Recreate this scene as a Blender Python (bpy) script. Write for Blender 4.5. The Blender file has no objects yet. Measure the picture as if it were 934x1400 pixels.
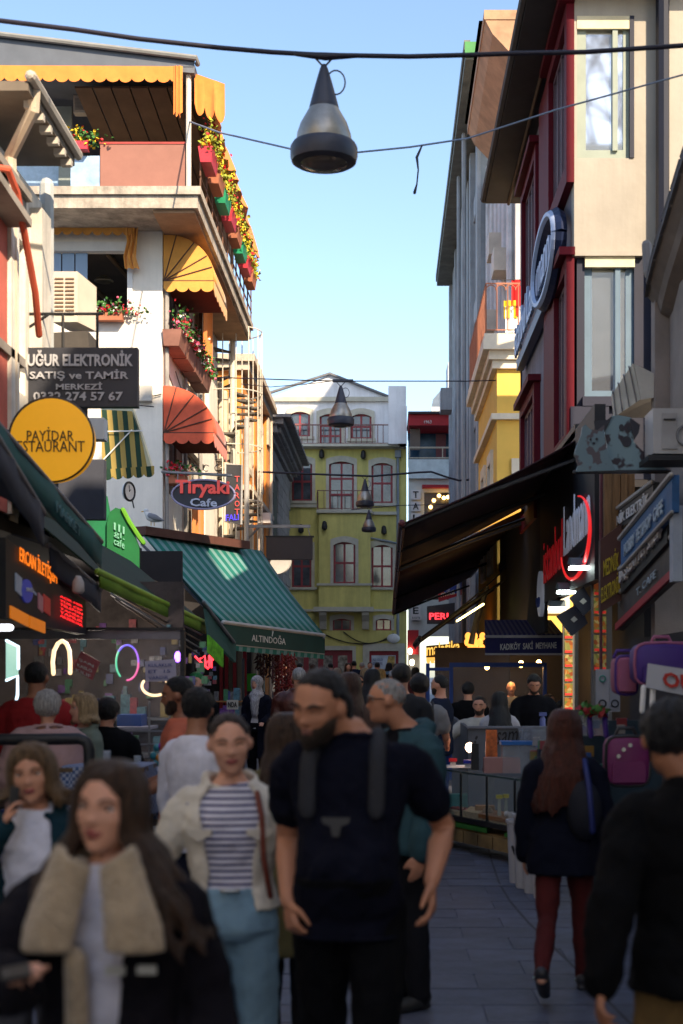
import bpy, bmesh, math, random
import numpy as np
from mathutils import Vector, Matrix, noise
random.seed(7)
R = math.radians
sc = bpy.context.scene
C = sc.collection
# ------------------------------------------------------------------ camera, sky, sun, exposure
FPX = 1946.0                      # focal length in photo pixels (50 mm on a 24 mm wide frame)
cam = bpy.data.cameras.new('camera')
cam.sensor_fit = 'HORIZONTAL'; cam.sensor_width = 24.0; cam.lens = 50.0
cam.shift_x = -63 / 934; cam.shift_y = 225 / 934
cam.clip_start = 0.1; cam.clip_end = 3000
cam.dof.use_dof = True; cam.dof.focus_distance = 27.0; cam.dof.aperture_fstop = 2.4
camo = bpy.data.objects.new('camera', cam); C.objects.link(camo)
camo.location = (0, 0, 1.8); camo.rotation_euler = (R(90), 0, 0)
sc.camera = camo
SUN_EL, SUN_AZ = R(36), math.atan2(0.5, -0.86)
w = bpy.data.worlds.new('World'); sc.world = w; w.use_nodes = True
nt = w.node_tree
sky = nt.nodes.new('ShaderNodeTexSky'); sky.sky_type = 'NISHITA'; sky.sun_disc = False
sky.sun_elevation = SUN_EL; sky.sun_rotation = SUN_AZ
sky.air_density = 1.0; sky.dust_density = 1.0; sky.ozone_density = 1.3
bg = nt.nodes['Background']; bg.inputs['Strength'].default_value = 0.12
nt.links.new(sky.outputs[0], bg.inputs[0])
sun = bpy.data.lights.new('sun', 'SUN'); sun.energy = 3.8; sun.angle = R(0.5); sun.color = (1.0, 0.81, 0.58)
suno = bpy.data.objects.new('sun', sun); C.objects.link(suno)
sd = Vector((math.sin(SUN_AZ) * math.cos(SUN_EL), math.cos(SUN_AZ) * math.cos(SUN_EL), math.sin(SUN_EL)))
suno.rotation_euler = sd.to_track_quat('Z', 'Y').to_euler(); suno.location = (20, -40, 40)
sc.view_settings.view_transform = 'Standard'; sc.view_settings.look = 'None'
sc.view_settings.exposure = 1.3; sc.view_settings.gamma = 1.0
sc.cycles.use_denoising = True
sc.cycles.max_bounces = 6; sc.cycles.transparent_max_bounces = 12

def at(px, py, Y):                # photo pixel + metres down the street -> point
    return Vector(((px - 530) * Y / FPX, Y, 1.8 + (925 - py) * Y / FPX))
def xat(px, Y): return (px - 530) * Y / FPX
def zat(py, Y): return 1.8 + (925 - py) * Y / FPX
def gz(Y): return 0.012 * min(max(0, Y - 12), 54)

# ------------------------------------------------------------------ materials
def lin(h):
    h = h.lstrip('#'); o = []
    for i in (0, 2, 4):
        c = int(h[i:i + 2], 16) / 255
        o.append(c / 12.92 if c <= 0.04045 else ((c + 0.055) / 1.055) ** 2.4)
    return tuple(o)
MATS = {}
def M(name, col=None, rough=.75, var=.18, scale=2.5, bump=.0, bscale=60, metal=0, emit=None, es=0, spec=.4,
      alpha=1, trans=0, stretch=None, coat=0, sheen=0, rnd=0, stain=0):
    if col is None: return MATS[name]
    if name in MATS: return MATS[name]
    if isinstance(col, str): col = lin(col)
    m = bpy.data.materials.new(name); m.use_nodes = True; t = m.node_tree; N = t.nodes; L = t.links
    b = N['Principled BSDF']
    b.inputs['Roughness'].default_value = rough; b.inputs['Metallic'].default_value = metal
    b.inputs['Specular IOR Level'].default_value = spec
    b.inputs['Base Color'].default_value = (*col, 1)
    tc = N.new('ShaderNodeTexCoord'); src = tc.outputs['Object']
    if stretch:
        mp = N.new('ShaderNodeMapping'); mp.inputs['Scale'].default_value = stretch
        L.new(src, mp.inputs[0]); src = mp.outputs[0]
    if var > 0:
        nz = N.new('ShaderNodeTexNoise'); nz.inputs['Scale'].default_value = scale; nz.inputs['Detail'].default_value = 6
        nz.inputs['Roughness'].default_value = .65
        L.new(src, nz.inputs['Vector'])
        cr = N.new('ShaderNodeValToRGB')
        cr.color_ramp.elements[0].position = .3; cr.color_ramp.elements[1].position = .7
        cr.color_ramp.elements[0].color = (*[max(0, c * (1 - var)) for c in col], 1)
        cr.color_ramp.elements[1].color = (*[min(1, c * (1 + var)) for c in col], 1)
        L.new(nz.outputs[0], cr.inputs[0]); out = cr.outputs[0]
        if rnd:
            oi = N.new('ShaderNodeObjectInfo'); hs = N.new('ShaderNodeHueSaturation')
            mr = N.new('ShaderNodeMapRange'); mr.inputs[3].default_value = 1 - rnd; mr.inputs[4].default_value = 1 + rnd
            L.new(oi.outputs['Random'], mr.inputs[0]); L.new(mr.outputs[0], hs.inputs['Value'])
            L.new(out, hs.inputs['Color']); out = hs.outputs[0]
        if stain:      # rain streaks and patched render
            for sc_, st_, am in (((2.2, 2.2, .16), 1.3, stain), ((.35, .35, .3), 2.0, stain * .6)):
                mp2 = N.new('ShaderNodeMapping'); mp2.inputs['Scale'].default_value = sc_; L.new(tc.outputs['Object'], mp2.inputs[0])
                n3 = N.new('ShaderNodeTexNoise'); n3.inputs['Scale'].default_value = st_; n3.inputs['Detail'].default_value = 7; n3.inputs['Roughness'].default_value = .7; L.new(mp2.outputs[0], n3.inputs['Vector'])
                m3 = N.new('ShaderNodeMapRange'); m3.inputs[1].default_value = .42; m3.inputs[2].default_value = .68; m3.inputs[3].default_value = 1; m3.inputs[4].default_value = 1 - am; L.new(n3.outputs[0], m3.inputs[0])
                mm = N.new('ShaderNodeMixRGB'); mm.blend_type = 'MULTIPLY'; mm.inputs[0].default_value = 1; L.new(out, mm.inputs[1]); L.new(m3.outputs[0], mm.inputs[2]); out = mm.outputs[0]
        L.new(out, b.inputs['Base Color'])
    if bump > 0:
        n2 = N.new('ShaderNodeTexNoise'); n2.inputs['Scale'].default_value = bscale; n2.inputs['Detail'].default_value = 4
        L.new(src, n2.inputs['Vector'])
        bp = N.new('ShaderNodeBump'); bp.inputs['Strength'].default_value = bump; bp.inputs['Distance'].default_value = .02
        L.new(n2.outputs[0], bp.inputs['Height']); L.new(bp.outputs[0], b.inputs['Normal'])
    if emit is not None:
        if isinstance(emit, str): emit = lin(emit)
        b.inputs['Emission Color'].default_value = (*emit, 1); b.inputs['Emission Strength'].default_value = es
    b.inputs['Alpha'].default_value = alpha; b.inputs['Transmission Weight'].default_value = trans
    b.inputs['Coat Weight'].default_value = coat; b.inputs['Sheen Weight'].default_value = sheen
    MATS[name] = m
    return m
def stripes(name, c1, c2, axis, pitch, rough=.8, duty=.5, off=0.0):
    """stripes across a direction given as a vector in object space"""
    if name in MATS: return MATS[name]
    m = M(name, c1, rough, var=0); N = m.node_tree.nodes; L = m.node_tree.links; b = N['Principled BSDF']
    tc = N.new('ShaderNodeTexCoord'); d = N.new('ShaderNodeVectorMath'); d.operation = 'DOT_PRODUCT'
    d.inputs[1].default_value = Vector(axis).normalized(); L.new(tc.outputs['Object'], d.inputs[0])
    a = N.new('ShaderNodeMath'); a.operation = 'ADD'; a.inputs[1].default_value = 100 * pitch + off; L.new(d.outputs['Value'], a.inputs[0])
    mo = N.new('ShaderNodeMath'); mo.operation = 'MODULO'; mo.inputs[1].default_value = pitch; L.new(a.outputs[0], mo.inputs[0])
    g = N.new('ShaderNodeMath'); g.operation = 'GREATER_THAN'; g.inputs[1].default_value = pitch * duty; L.new(mo.outputs[0], g.inputs[0])
    mx = N.new('ShaderNodeMixRGB'); L.new(g.outputs[0], mx.inputs[0])
    nz = N.new('ShaderNodeTexNoise'); nz.inputs['Scale'].default_value = 3; nz.inputs['Detail'].default_value = 5
    L.new(tc.outputs['Object'], nz.inputs['Vector'])
    mr = N.new('ShaderNodeMapRange'); mr.inputs[3].default_value = .72; mr.inputs[4].default_value = 1.2; L.new(nz.outputs[0], mr.inputs[0])
    mul = N.new('ShaderNodeMixRGB'); mul.blend_type = 'MULTIPLY'; mul.inputs[0].default_value = 1
    for i, c in ((1, c1), (2, c2)):
        mx.inputs[i].default_value = (*(lin(c) if isinstance(c, str) else c), 1)
    L.new(mx.outputs[0], mul.inputs[1]); L.new(mr.outputs[0], mul.inputs[2])
    L.new(mul.outputs[0], b.inputs['Base Color'])
    return m

# ------------------------------------------------------------------ mesh building
class Fr:                          # a local frame: u along, v up, n out
    def __init__(s, o, u, n, v=(0, 0, 1)):
        s.o = Vector(o); s.u = Vector(u).normalized(); s.n = Vector(n).normalized(); s.v = Vector(v).normalized()
    def p(s, u, v, n=0): return s.o + s.u * u + s.v * v + s.n * n
class MB:
    def __init__(s): s.V = []; s.F = []; s.S = []; s.mi = 0
    def add(s, vs, fs):
        b = len(s.V); s.V += [tuple(v) for v in vs]; s.F += [[i + b for i in f] for f in fs]; s.S += [s.mi] * len(fs); return s
    def hexa(s, c):                # 8 corners: bottom loop then top loop
        return s.add(c, [(3, 2, 1, 0), (4, 5, 6, 7), (0, 1, 5, 4), (1, 2, 6, 5), (2, 3, 7, 6), (3, 0, 4, 7)])
    def box(s, a, b):
        x0, y0, z0 = a; x1, y1, z1 = b
        return s.hexa([(x0, y0, z0), (x1, y0, z0), (x1, y1, z0), (x0, y1, z0), (x0, y0, z1), (x1, y0, z1), (x1, y1, z1), (x0, y1, z1)])
    def bx(s, f, u0, u1, v0, v1, n0, n1):
        return s.hexa([f.p(u0, v0, n0), f.p(u1, v0, n0), f.p(u1, v0, n1), f.p(u0, v0, n1), f.p(u0, v1, n0), f.p(u1, v1, n0), f.p(u1, v1, n1), f.p(u0, v1, n1)])
    def slab(s, a, b, c, d, t, n=None):   # quad thickened by t
        a, b, c, d = map(Vector, (a, b, c, d))
        n = (Vector(n) if n else (b - a).cross(d - a)).normalized() * t
        return s.hexa([a, b, c, d, a - n, b - n, c - n, d - n])
    def prism(s, pts, off):        # polygon extruded by a vector
        pts = [Vector(p) for p in pts]; off = Vector(off); k = len(pts)
        return s.add(pts + [p + off for p in pts], [tuple(range(k))[::-1], tuple(range(k, 2 * k))] + [(i, (i + 1) % k, k + (i + 1) % k, k + i) for i in range(k)])
    def wall(s, f, us, vs, holes, t, n0=0):   # rectangle with openings, one connected shell
        ul = sorted({us[0], us[1], *[x for h in holes for x in h[:2] if us[0] < x < us[1]]})
        vl = sorted({vs[0], vs[1], *[x for h in holes for x in h[2:4] if vs[0] < x < vs[1]]})
        nu, nv = len(ul) - 1, len(vl) - 1; solid = {}
        for i in range(nu):
            for j in range(nv):
                cu, cv = (ul[i] + ul[i + 1]) / 2, (vl[j] + vl[j + 1]) / 2
                solid[i, j] = not any(h[0] < cu < h[1] and h[2] < cv < h[3] for h in holes)
        idx = {}; V = []; F = []
        def vi(i, j, k):
            if (i, j, k) not in idx: idx[i, j, k] = len(V); V.append(f.p(ul[i], vl[j], n0 - (t if k else 0)))
            return idx[i, j, k]
        for (i, j), q in solid.items():
            if not q: continue
            F.append([vi(i, j, 0), vi(i + 1, j, 0), vi(i + 1, j + 1, 0), vi(i, j + 1, 0)])
            F.append([vi(i, j, 1), vi(i, j + 1, 1), vi(i + 1, j + 1, 1), vi(i + 1, j, 1)])
            for di, dj, e in ((-1, 0, ((i, j + 1), (i, j))), (1, 0, ((i + 1, j), (i + 1, j + 1))), (0, -1, ((i, j), (i + 1, j))), (0, 1, ((i + 1, j + 1), (i, j + 1)))):
                if not solid.get((i + di, j + dj), False):
                    (a, b), (c, d) = e; F.append([vi(c, d, 0), vi(a, b, 0), vi(a, b, 1), vi(c, d, 1)])
        return s.add(V, F)
    def tube(s, pts, rad, n=8, cap=True, flat=None):   # round tube along points; flat=(ratio, axis) squeezes it
        pts = [Vector(p) for p in pts]; k = len(pts)
        rad = list(rad) if hasattr(rad, '__len__') else [rad] * k
        if cap:
            d0 = (pts[0] - pts[1]).normalized(); d1 = (pts[-1] - pts[-2]).normalized(); r0, r1 = rad[0], rad[-1]
            pts = [pts[0] + d0 * r0 * .95, pts[0] + d0 * r0 * .7] + pts + [pts[-1] + d1 * r1 * .7, pts[-1] + d1 * r1 * .95]
            rad = [r0 * .3, r0 * .72] + rad + [r1 * .72, r1 * .3]; k = len(pts)
        V = []; F = []; up = None
        for i in range(k):
            t = (pts[min(i + 1, k - 1)] - pts[max(i - 1, 0)])
            t = t.normalized() if t.length > 1e-9 else Vector((0, 0, 1))
            if up is None:
                up = Vector((0, 0, 1)) if abs(t.z) < .9 else Vector((0, 1, 0))
            a = (up - t * up.dot(t))
            a = a.normalized() if a.length > 1e-6 else t.orthogonal().normalized()
            up = a; b = t.cross(a)
            for j in range(n):
                an = 2 * math.pi * j / n; d = (a * math.cos(an) + b * math.sin(an)) * rad[i]
                if flat: ax = Vector(flat[1]).normalized(); d -= ax * d.dot(ax) * (1 - flat[0])
                V.append(pts[i] + d)
        for i in range(k - 1):
            for j in range(n):
                F.append((i * n + j, i * n + (j + 1) % n, (i + 1) * n + (j + 1) % n, (i + 1) * n + j))
        F.append(tuple(range(n))[::-1]); F.append(tuple(range((k - 1) * n, k * n)))
        return s.add(V, F)
    def loft(s, rings):            # closed rings of equal count
        n = len(rings[0]); V = [p for r in rings for p in r]; F = []
        for i in range(len(rings) - 1):
            for j in range(n): F.append((i * n + j, i * n + (j + 1) % n, (i + 1) * n + (j + 1) % n, (i + 1) * n + j))
        F.append(tuple(range(n))[::-1]); F.append(tuple(range((len(rings) - 1) * n, len(rings) * n)))
        return s.add(V, F)
    def lathe(s, c, prof, n=24, axis=None):   # prof = [(r, z)...] closed at both ends
        c = Vector(c); rings = [[c + Vector((r * math.cos(2 * math.pi * j / n), r * math.sin(2 * math.pi * j / n), z)) for j in range(n)] for r, z in prof]
        return s.loft(rings)
    def ell(s, c, r, n=14, m=9, rot=None):
        c = Vector(c); rings = []
        for i in range(m):
            a = math.pi * (i + .5) / m
            rings.append([Vector((r[0] * math.sin(a) * math.cos(2 * math.pi * j / n), r[1] * math.sin(a) * math.sin(2 * math.pi * j / n), -r[2] * math.cos(a))) for j in range(n)])
        return s.loft([[c + (rot @ p if rot else p) for p in rg] for rg in rings])
    def sheet(s, rows, t):         # open grid of points given as rows, thickened along averaged normals
        nr, nc = len(rows), len(rows[0]); P = np.array([[tuple(p) for p in r] for r in rows])
        du = np.gradient(P, axis=1) if nc > 1 else 0; dv = np.gradient(P, axis=0)
        nn = np.cross(du, dv); l = np.linalg.norm(nn, axis=2, keepdims=True); l[l == 0] = 1; Q = P - nn / l * t
        V = [tuple(p) for p in P.reshape(-1, 3)] + [tuple(p) for p in Q.reshape(-1, 3)]; o = nr * nc; F = []
        for i in range(nr - 1):
            for j in range(nc - 1):
                a = i * nc + j; F += [(a, a + 1, a + nc + 1, a + nc), (a + o, a + nc + o, a + nc + 1 + o, a + 1 + o)]
        for i in range(nr - 1):
            for j in (0, nc - 1): a = i * nc + j; F.append((a, a + nc, a + nc + o, a + o))
        for j in range(nc - 1):
            for i in (0, nr - 1): a = i * nc + j; F.append((a, a + o, a + 1 + o, a + 1))
        return s.add(V, F)
    def mesh(s, name, mats, smooth=False):
        me = bpy.data.meshes.new(name); me.from_pydata(s.V, [], s.F)
        for m in (mats if isinstance(mats, (list, tuple)) else [mats]): me.materials.append(m)
        if isinstance(mats, (list, tuple)): me.polygons.foreach_set('material_index', s.S)
        bm = bmesh.new(); bm.from_mesh(me); bmesh.ops.recalc_face_normals(bm, faces=bm.faces); bm.to_mesh(me); bm.free()
        if smooth:
            me.polygons.foreach_set('use_smooth', [True] * len(me.polygons))
            if smooth != 'all': me.set_sharp_from_angle(angle=R(42))
        return me
def link(name, me, parent=None):
    o = bpy.data.objects.new(name, me); C.objects.link(o)
    if parent:
        o.parent = parent; w_ = world_of(parent); o.matrix_parent_inverse = w_.inverted()
    return o
def world_of(o):
    m = Matrix.Translation(o.location) @ o.rotation_euler.to_matrix().to_4x4() @ Matrix.Diagonal((*o.scale, 1))
    return world_of(o.parent) @ o.matrix_parent_inverse @ m if o.parent else m
def ob(name, mb, mat, parent=None, smooth=False): return link(name, mb.mesh(name, mat, smooth), parent)
def tag(o, label, cat, group=None):
    o['label'] = label; o['category'] = cat
    if group: o['group'] = group
    return o
def thing(name, label, cat, loc=(0, 0, 0), group=None):
    e = bpy.data.objects.new(name, None); C.objects.link(e); e.location = loc; e.empty_display_size = .3
    return tag(e, label, cat, group)
def one(name, mb, mat, label, cat, group=None, smooth=False): return tag(ob(name, mb, mat, None, smooth), label, cat, group)
def structure(name, mb, mat): o = ob(name, mb, mat); o['kind'] = 'structure'; return o
def dup(root, loc, label=None, rotz=None):
    def cp(o, par):
        c = o.copy(); C.objects.link(c)
        if par: c.parent = par
        for ch in o.children: cp(ch, c)
        return c
    r = cp(root, None); r.location = loc
    if rotz is not None: r.rotation_euler.z = rotz
    if label: r['label'] = label
    return r
FCACHE = {}
def text(parent, s, p0, u, v, mat, depth=.01, name='lettering', lift=.004, n=None, bold=.0, shear=0):
    """lettering stretched onto the parallelogram p0, u (its width), v (its height)"""
    cu = bpy.data.curves.new('t', 'FONT'); cu.body = s; cu.extrude = .5; cu.resolution_u = 2; cu.offset = bold; cu.shear = shear
    if '\n' in s: cu.align_x = 'CENTER'
    o = bpy.data.objects.new('t', cu); C.objects.link(o)
    bpy.context.view_layer.update()
    me = bpy.data.meshes.new_from_object(o.evaluated_get(bpy.context.evaluated_depsgraph_get()))
    bpy.data.objects.remove(o); bpy.data.curves.remove(cu)
    a = np.zeros(len(me.vertices) * 3); me.vertices.foreach_get('co', a); a = a.reshape(-1, 3)
    lo, hi = a.min(0), a.max(0); q = (a - lo) / np.maximum(hi - lo, 1e-6)
    p0, u, v = Vector(p0), Vector(u), Vector(v); nn = Vector(n).normalized() if n else u.cross(v).normalized()
    W = np.outer(q[:, 0], u) + np.outer(q[:, 1], v) + np.outer(q[:, 2] * depth + lift, nn) + np.array(p0)
    me.vertices.foreach_set('co', W.ravel()); me.materials.clear(); me.materials.append(mat); me.update()
    return link(name, me, parent)
def window(parent, f, u0, u1, v0, v1, n, frame, glass, nx=2, ny=2, fw=.07, t=.06, name='window'):
    pw, ph = (u1 - u0 - fw * (nx + 1)) / nx, (v1 - v0 - fw * (ny + 1)) / ny
    hs = [(u0 + fw + i * (pw + fw), u0 + fw + i * (pw + fw) + pw, v0 + fw + j * (ph + fw), v0 + fw + j * (ph + fw) + ph) for i in range(nx) for j in range(ny)]
    o = ob(name, MB().wall(f, (u0, u1), (v0, v1), hs, t, n), frame, parent)
    for h in hs:
        ob('pane', MB().bx(f, h[0] - .005, h[1] + .005, h[2] - .005, h[3] + .005, n - t * .7, n - t * .4), glass, o)
    return o
def scallop(a, b, drop, n, t=.012, amp=.3, sub=8, fold=0, dirn=None):
    """cloth valance hanging from a to b with a scalloped lower edge"""
    a, b = Vector(a), Vector(b); d = Vector(dirn) if dirn else Vector((0, 0, -1)); rows = [[], [], []]
    side = (b - a).cross(d).normalized()
    for i in range(n * sub + 1):
        k = i / (n * sub); p = a.lerp(b, k); h = drop * (1 - amp + amp * abs(math.sin(math.pi * k * n)) ** .6)
        wv = side * fold * math.sin(k * n * 2.2 + 1.3 * math.sin(k * 9))
        rows[0].append(p); rows[1].append(p + d * h * .5 + wv * .6); rows[2].append(p + d * h + wv)
    return MB().sheet(rows, t)
def sdisc(c, n, r, t, seg=40, rx=None, up=(0, 0, 1)):
    """thick disc (ellipse) centred at c with outward normal n"""
    n = Vector(n).normalized(); u = Vector(up).cross(n).normalized(); v = n.cross(u); rx = rx or r
    return MB().prism([Vector(c) + u * rx * math.cos(2 * math.pi * i / seg) + v * r * math.sin(2 * math.pi * i / seg) for i in range(seg)], n * -t)
def sstrip(pts, r, mat, name, parent=None, n=6): return ob(name, MB().tube(pts, r, n, cap=False), mat, parent, 'all')
def sag(a, b, s, n=14, jit=0):
    a, b = Vector(a), Vector(b); rr = random.Random(3)
    return [a.lerp(b, i / n) - Vector((0, 0, 4 * s * (i / n) * (1 - i / n) + jit * rr.uniform(-1, 1))) for i in range(n + 1)]
def ring(c, n, r, tr, seg=32, rx=None, a0=0, a1=360, up=(0, 0, 1)):
    n = Vector(n).normalized(); u = Vector(up).cross(n).normalized(); v = n.cross(u); rx = rx or r
    return [Vector(c) + u * rx * math.cos(R(a0 + (a1 - a0) * i / seg)) + v * r * math.sin(R(a0 + (a1 - a0) * i / seg)) for i in range(seg + 1)]
GLASS = M('window_glass', (.055, .065, .08), .06, var=.95, scale=.9, spec=.8)  # noise in the base colour stands in for light and dark reflections
GLASS_DARK = M('dark_glass', (.008, .009, .011), .08, var=0, spec=.5)
BLACK = M('black_paint', (.012, .012, .014), .5, var=.3)
STEEL = M('grey_steel', (.22, .22, .23), .45, var=.25, metal=.6)
DARKMETAL = M('dark_metal', (.04, .04, .045), .5, var=.3, metal=.4)
WHITEP = M('white_paint', (.72, .71, .69), .6, var=.1)
# ================================================================== SETTING: ground and buildings
STONE = M('paving_grey', (.070, .079, .112), .55, var=.35, scale=5, bump=.25, bscale=30, rnd=.18)
def paved():
    m = M('street_stone', (.1, .1, .112), .6, var=.3, scale=4, bump=.15, bscale=30); N = m.node_tree.nodes; L = m.node_tree.links
    br = N.new('ShaderNodeTexBrick'); br.inputs['Color1'].default_value = (.074, .082, .115, 1); br.inputs['Color2'].default_value = (.06, .068, .096, 1)
    br.inputs['Mortar'].default_value = (.045, .05, .068, 1); br.inputs['Scale'].default_value = 1; br.inputs['Mortar Size'].default_value = .012
    br.inputs['Brick Width'].default_value = .62; br.inputs['Row Height'].default_value = .4
    tc = N.new('ShaderNodeTexCoord'); L.new(tc.outputs['Object'], br.inputs['Vector']); L.new(br.outputs[0], N['Principled BSDF'].inputs['Base Color'])
    return m
ys = [-80, -20, 0, 4, 12] + [12 + 6 * i for i in range(1, 10)] + [90, 200, 1500]
g = MB(); xs = [-1200, -30, -5, 5, 30, 1200]
for Y in ys:
    for x in xs: g.V.append((x, Y, gz(Y) - .006))
nx = len(xs)
for i in range(len(ys) - 1):
    for j in range(nx - 1): g.F.append([i * nx + j, i * nx + j + 1, (i + 1) * nx + j + 1, (i + 1) * nx + j])
g.S = [0] * len(g.F)
street = structure('street', g, paved())
stone_me = []
for k in range(4):
    b = MB(); rr = random.Random(k); h = [.004 * rr.random() for _ in range(4)]
    ix, iy, d = .617 / 2, .397 / 2, .0035
    b.hexa([(-ix, -iy, -.03), (ix, -iy, -.03), (ix, iy, -.03), (-ix, iy, -.03), (-ix + d, -iy + d, h[0]), (ix - d, -iy + d, h[1]), (ix - d, iy - d, h[2]), (-ix + d, iy - d, h[3])])
    stone_me.append(b.mesh('paving_stone', STONE))
row = 0; yy = 5.6
while yy < 15.6:
    for i in range(-4, 5):
        x = i * .62 + (.31 if row % 2 else 0) - .1
        if -2.3 < x < 2.2 and abs(x - xat(560, yy)) < 2.2:
            o = link('paving_stone', random.choice(stone_me), street)
            o.location = (x, yy, gz(yy) - .002 + random.uniform(0, .003)); o.rotation_euler.z = random.choice((0, math.pi))
    yy += .4; row += 1
gut = MB(); pts = [(2.05, 5.5), (1.5, 9.2), (1.12, 12.5), (1.0, 16)]
for (x0, y0), (x1, y1) in zip(pts, pts[1:]):
    pass
ln = [Vector((x, y, gz(y) + .001)) for x, y in ((1.36, 5.6), (1.3, 6.8), (1.2, 8.2), (1.11, 9.4), (1.03, 10.4), (.98, 11.4), (.97, 12.4), (1.0, 13.6), (1.05, 15))]
structure('drain_channel', MB().tube(ln, .012, 6, flat=(.25, (0, 0, 1))), M('drain_dark', (.04, .042, .05), .7, var=.3))
structure('pavement', MB().box((-9, 8.5, -.02), (-2.35, 27, .1)), M('kerb_stone', (.05, .053, .066), .7, var=.3, bump=.2))

# ---------------- white cafe building on the left
PLAST = M('white_plaster', (.84, .79, .70), .85, var=.07, scale=1.3, bump=.15, bscale=18, stain=.12)
SLABC = M('old_concrete', (.46, .40, .33), .9, var=.35, scale=4, bump=.3, bscale=25, stain=.4)
ORANGE = M('orange_canvas', (.82, .235, .04), .8, var=.12, scale=6, sheen=.2)
YELLOWC = M('yellow_canvas', (.72, .33, .065), .8, var=.1, scale=6, sheen=.2)
REDC = M('brick_red_canvas', (.66, .11, .05), .8, var=.14, scale=6, sheen=.2)
BROWNIN = M('brown_canvas', (.10, .055, .03), .9, var=.2)
W = thing('cafe_building', 'white plastered cafe building with open roof terrace and orange awnings', 'building', (-6.7, 28, gz(28)))
fW = Fr((-9, 28, 0), (1, 0, 0), (0, -1, 0)); fS = Fr((-4.43, 28, 0), (0, 1, 0), (1, 0, 0))
def uW(px): return xat(px, 28) + 9
zW = lambda py: zat(py, 28)
win = (uW(30), uW(176), zW(430), zW(341))
ob('wall', MB().wall(fW, (0, 4.57), (0, 10.6), [win, (uW(30), uW(120), 5.2, 7.3)], .3), PLAST, W)
holesS = [(.75, 2.6, 8.5, 10.2), (3.2, 4.6, 8.3, 10.2), (.7, 2.7, 5.5, 7.1), (3.3, 6.6, 4.9, 6.9), (5.4, 7.4, 8.1, 10.2)]
ob('wall', MB().wall(fS, (.3, 9), (0, 10.6), holesS, .3), PLAST, W)
for h in holesS: window(W, fS, *h, -.12, M('brown_frame', (.20, .12, .07), .6), GLASS, 2, 1)
for y_, z0_, z1_ in ((28.12, 4.6, 10.4), (30.7, 4.6, 8.2), (33.2, 4.6, 10.4)): ob('drainpipe', MB().tube([(-4.36, y_, z0_), (-4.36, y_, z1_)], .045, 7), M('pipe_wallgrey', (.30, .28, .26), .6, var=.3), W)
for i_, (y_, z_) in enumerate(((28.5, 7.75), (29.8, 7.9), (31.6, 7.6))): ob('wall_cable', MB().tube(sag((-4.38, y_ - .4, z_ + .2), (-4.38, y_ + 2.2, z_ - .1), .12), .012, 5), M('cable_grey', (.06, .055, .05), .7), W)
ob('wall_cable', MB().tube(sag((-5.1, 27.96, 7.5), (-4.45, 27.96, 7.35), .1), .012, 5), M('cable_grey'), W); ob('meter_box', MB().box((-4.9, 27.84, 7.2), (-4.62, 27.99, 7.5)), M('ac_cream_box', (.5, .47, .42), .6), W)
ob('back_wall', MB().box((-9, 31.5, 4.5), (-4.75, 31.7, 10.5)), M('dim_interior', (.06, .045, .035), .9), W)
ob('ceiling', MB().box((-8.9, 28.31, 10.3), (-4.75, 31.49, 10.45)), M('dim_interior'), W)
b = MB();
for x in (-6.5, -5.6): b.tube([(x, 28.5, 10.25), (x + .5, 31.4, 9.9)], .05, 6)
ob('beam', b, M('timber_dark', (.12, .075, .04), .8), W)
ob('lamp', MB().lathe((xat(142, 29), 29, 9.86), [(.02, .12), (.09, .1), (.2, 0), (.17, -.02)], 16), M('tin', (.2, .17, .12), .4, metal=.8), W)
fr = ob('window', MB().wall(fW, (win[0] - .08, win[1] + .08), (win[2] - .06, win[3] + .14), [(win[0] + .02, win[1] - .02, win[2] + .03, win[3] - .04)], .12, .05), WHITEP, W)
for i in range(3):
    u = uW(66) + i * .26
    ob('pane', MB().bx(fW, u, u + .235, win[3] - .75, win[3] - .05, -.1, -.07), M('blue_glass', (.25, .36, .52), .1, var=0), fr)
ob('valance', scallop(fW.p(uW(20), zW(307), .22), fW.p(uW(184), zW(309), .22), .26, 12, fold=.01), YELLOWC, W)
ob('awning', MB().slab(fW.p(uW(20), zW(300), .03), fW.p(uW(184), zW(302), .03), fW.p(uW(184), zW(308), .24), fW.p(uW(20), zW(306), .24), .02), YELLOWC, W)
b = MB(); rows = [[], [], [], []]
for i in range(9):
    k = i / 8; u = uW(174) + k * (uW(190) - uW(174))
    for j, zz in enumerate((312, 335, 355, 371)): rows[j].append(fW.p(u + .04 * math.sin(j * 2 + k), zW(zz), .2 + .05 * math.sin(k * 14 + j)))
ob('curtain', MB().sheet(rows, .012), YELLOWC, W)
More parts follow.
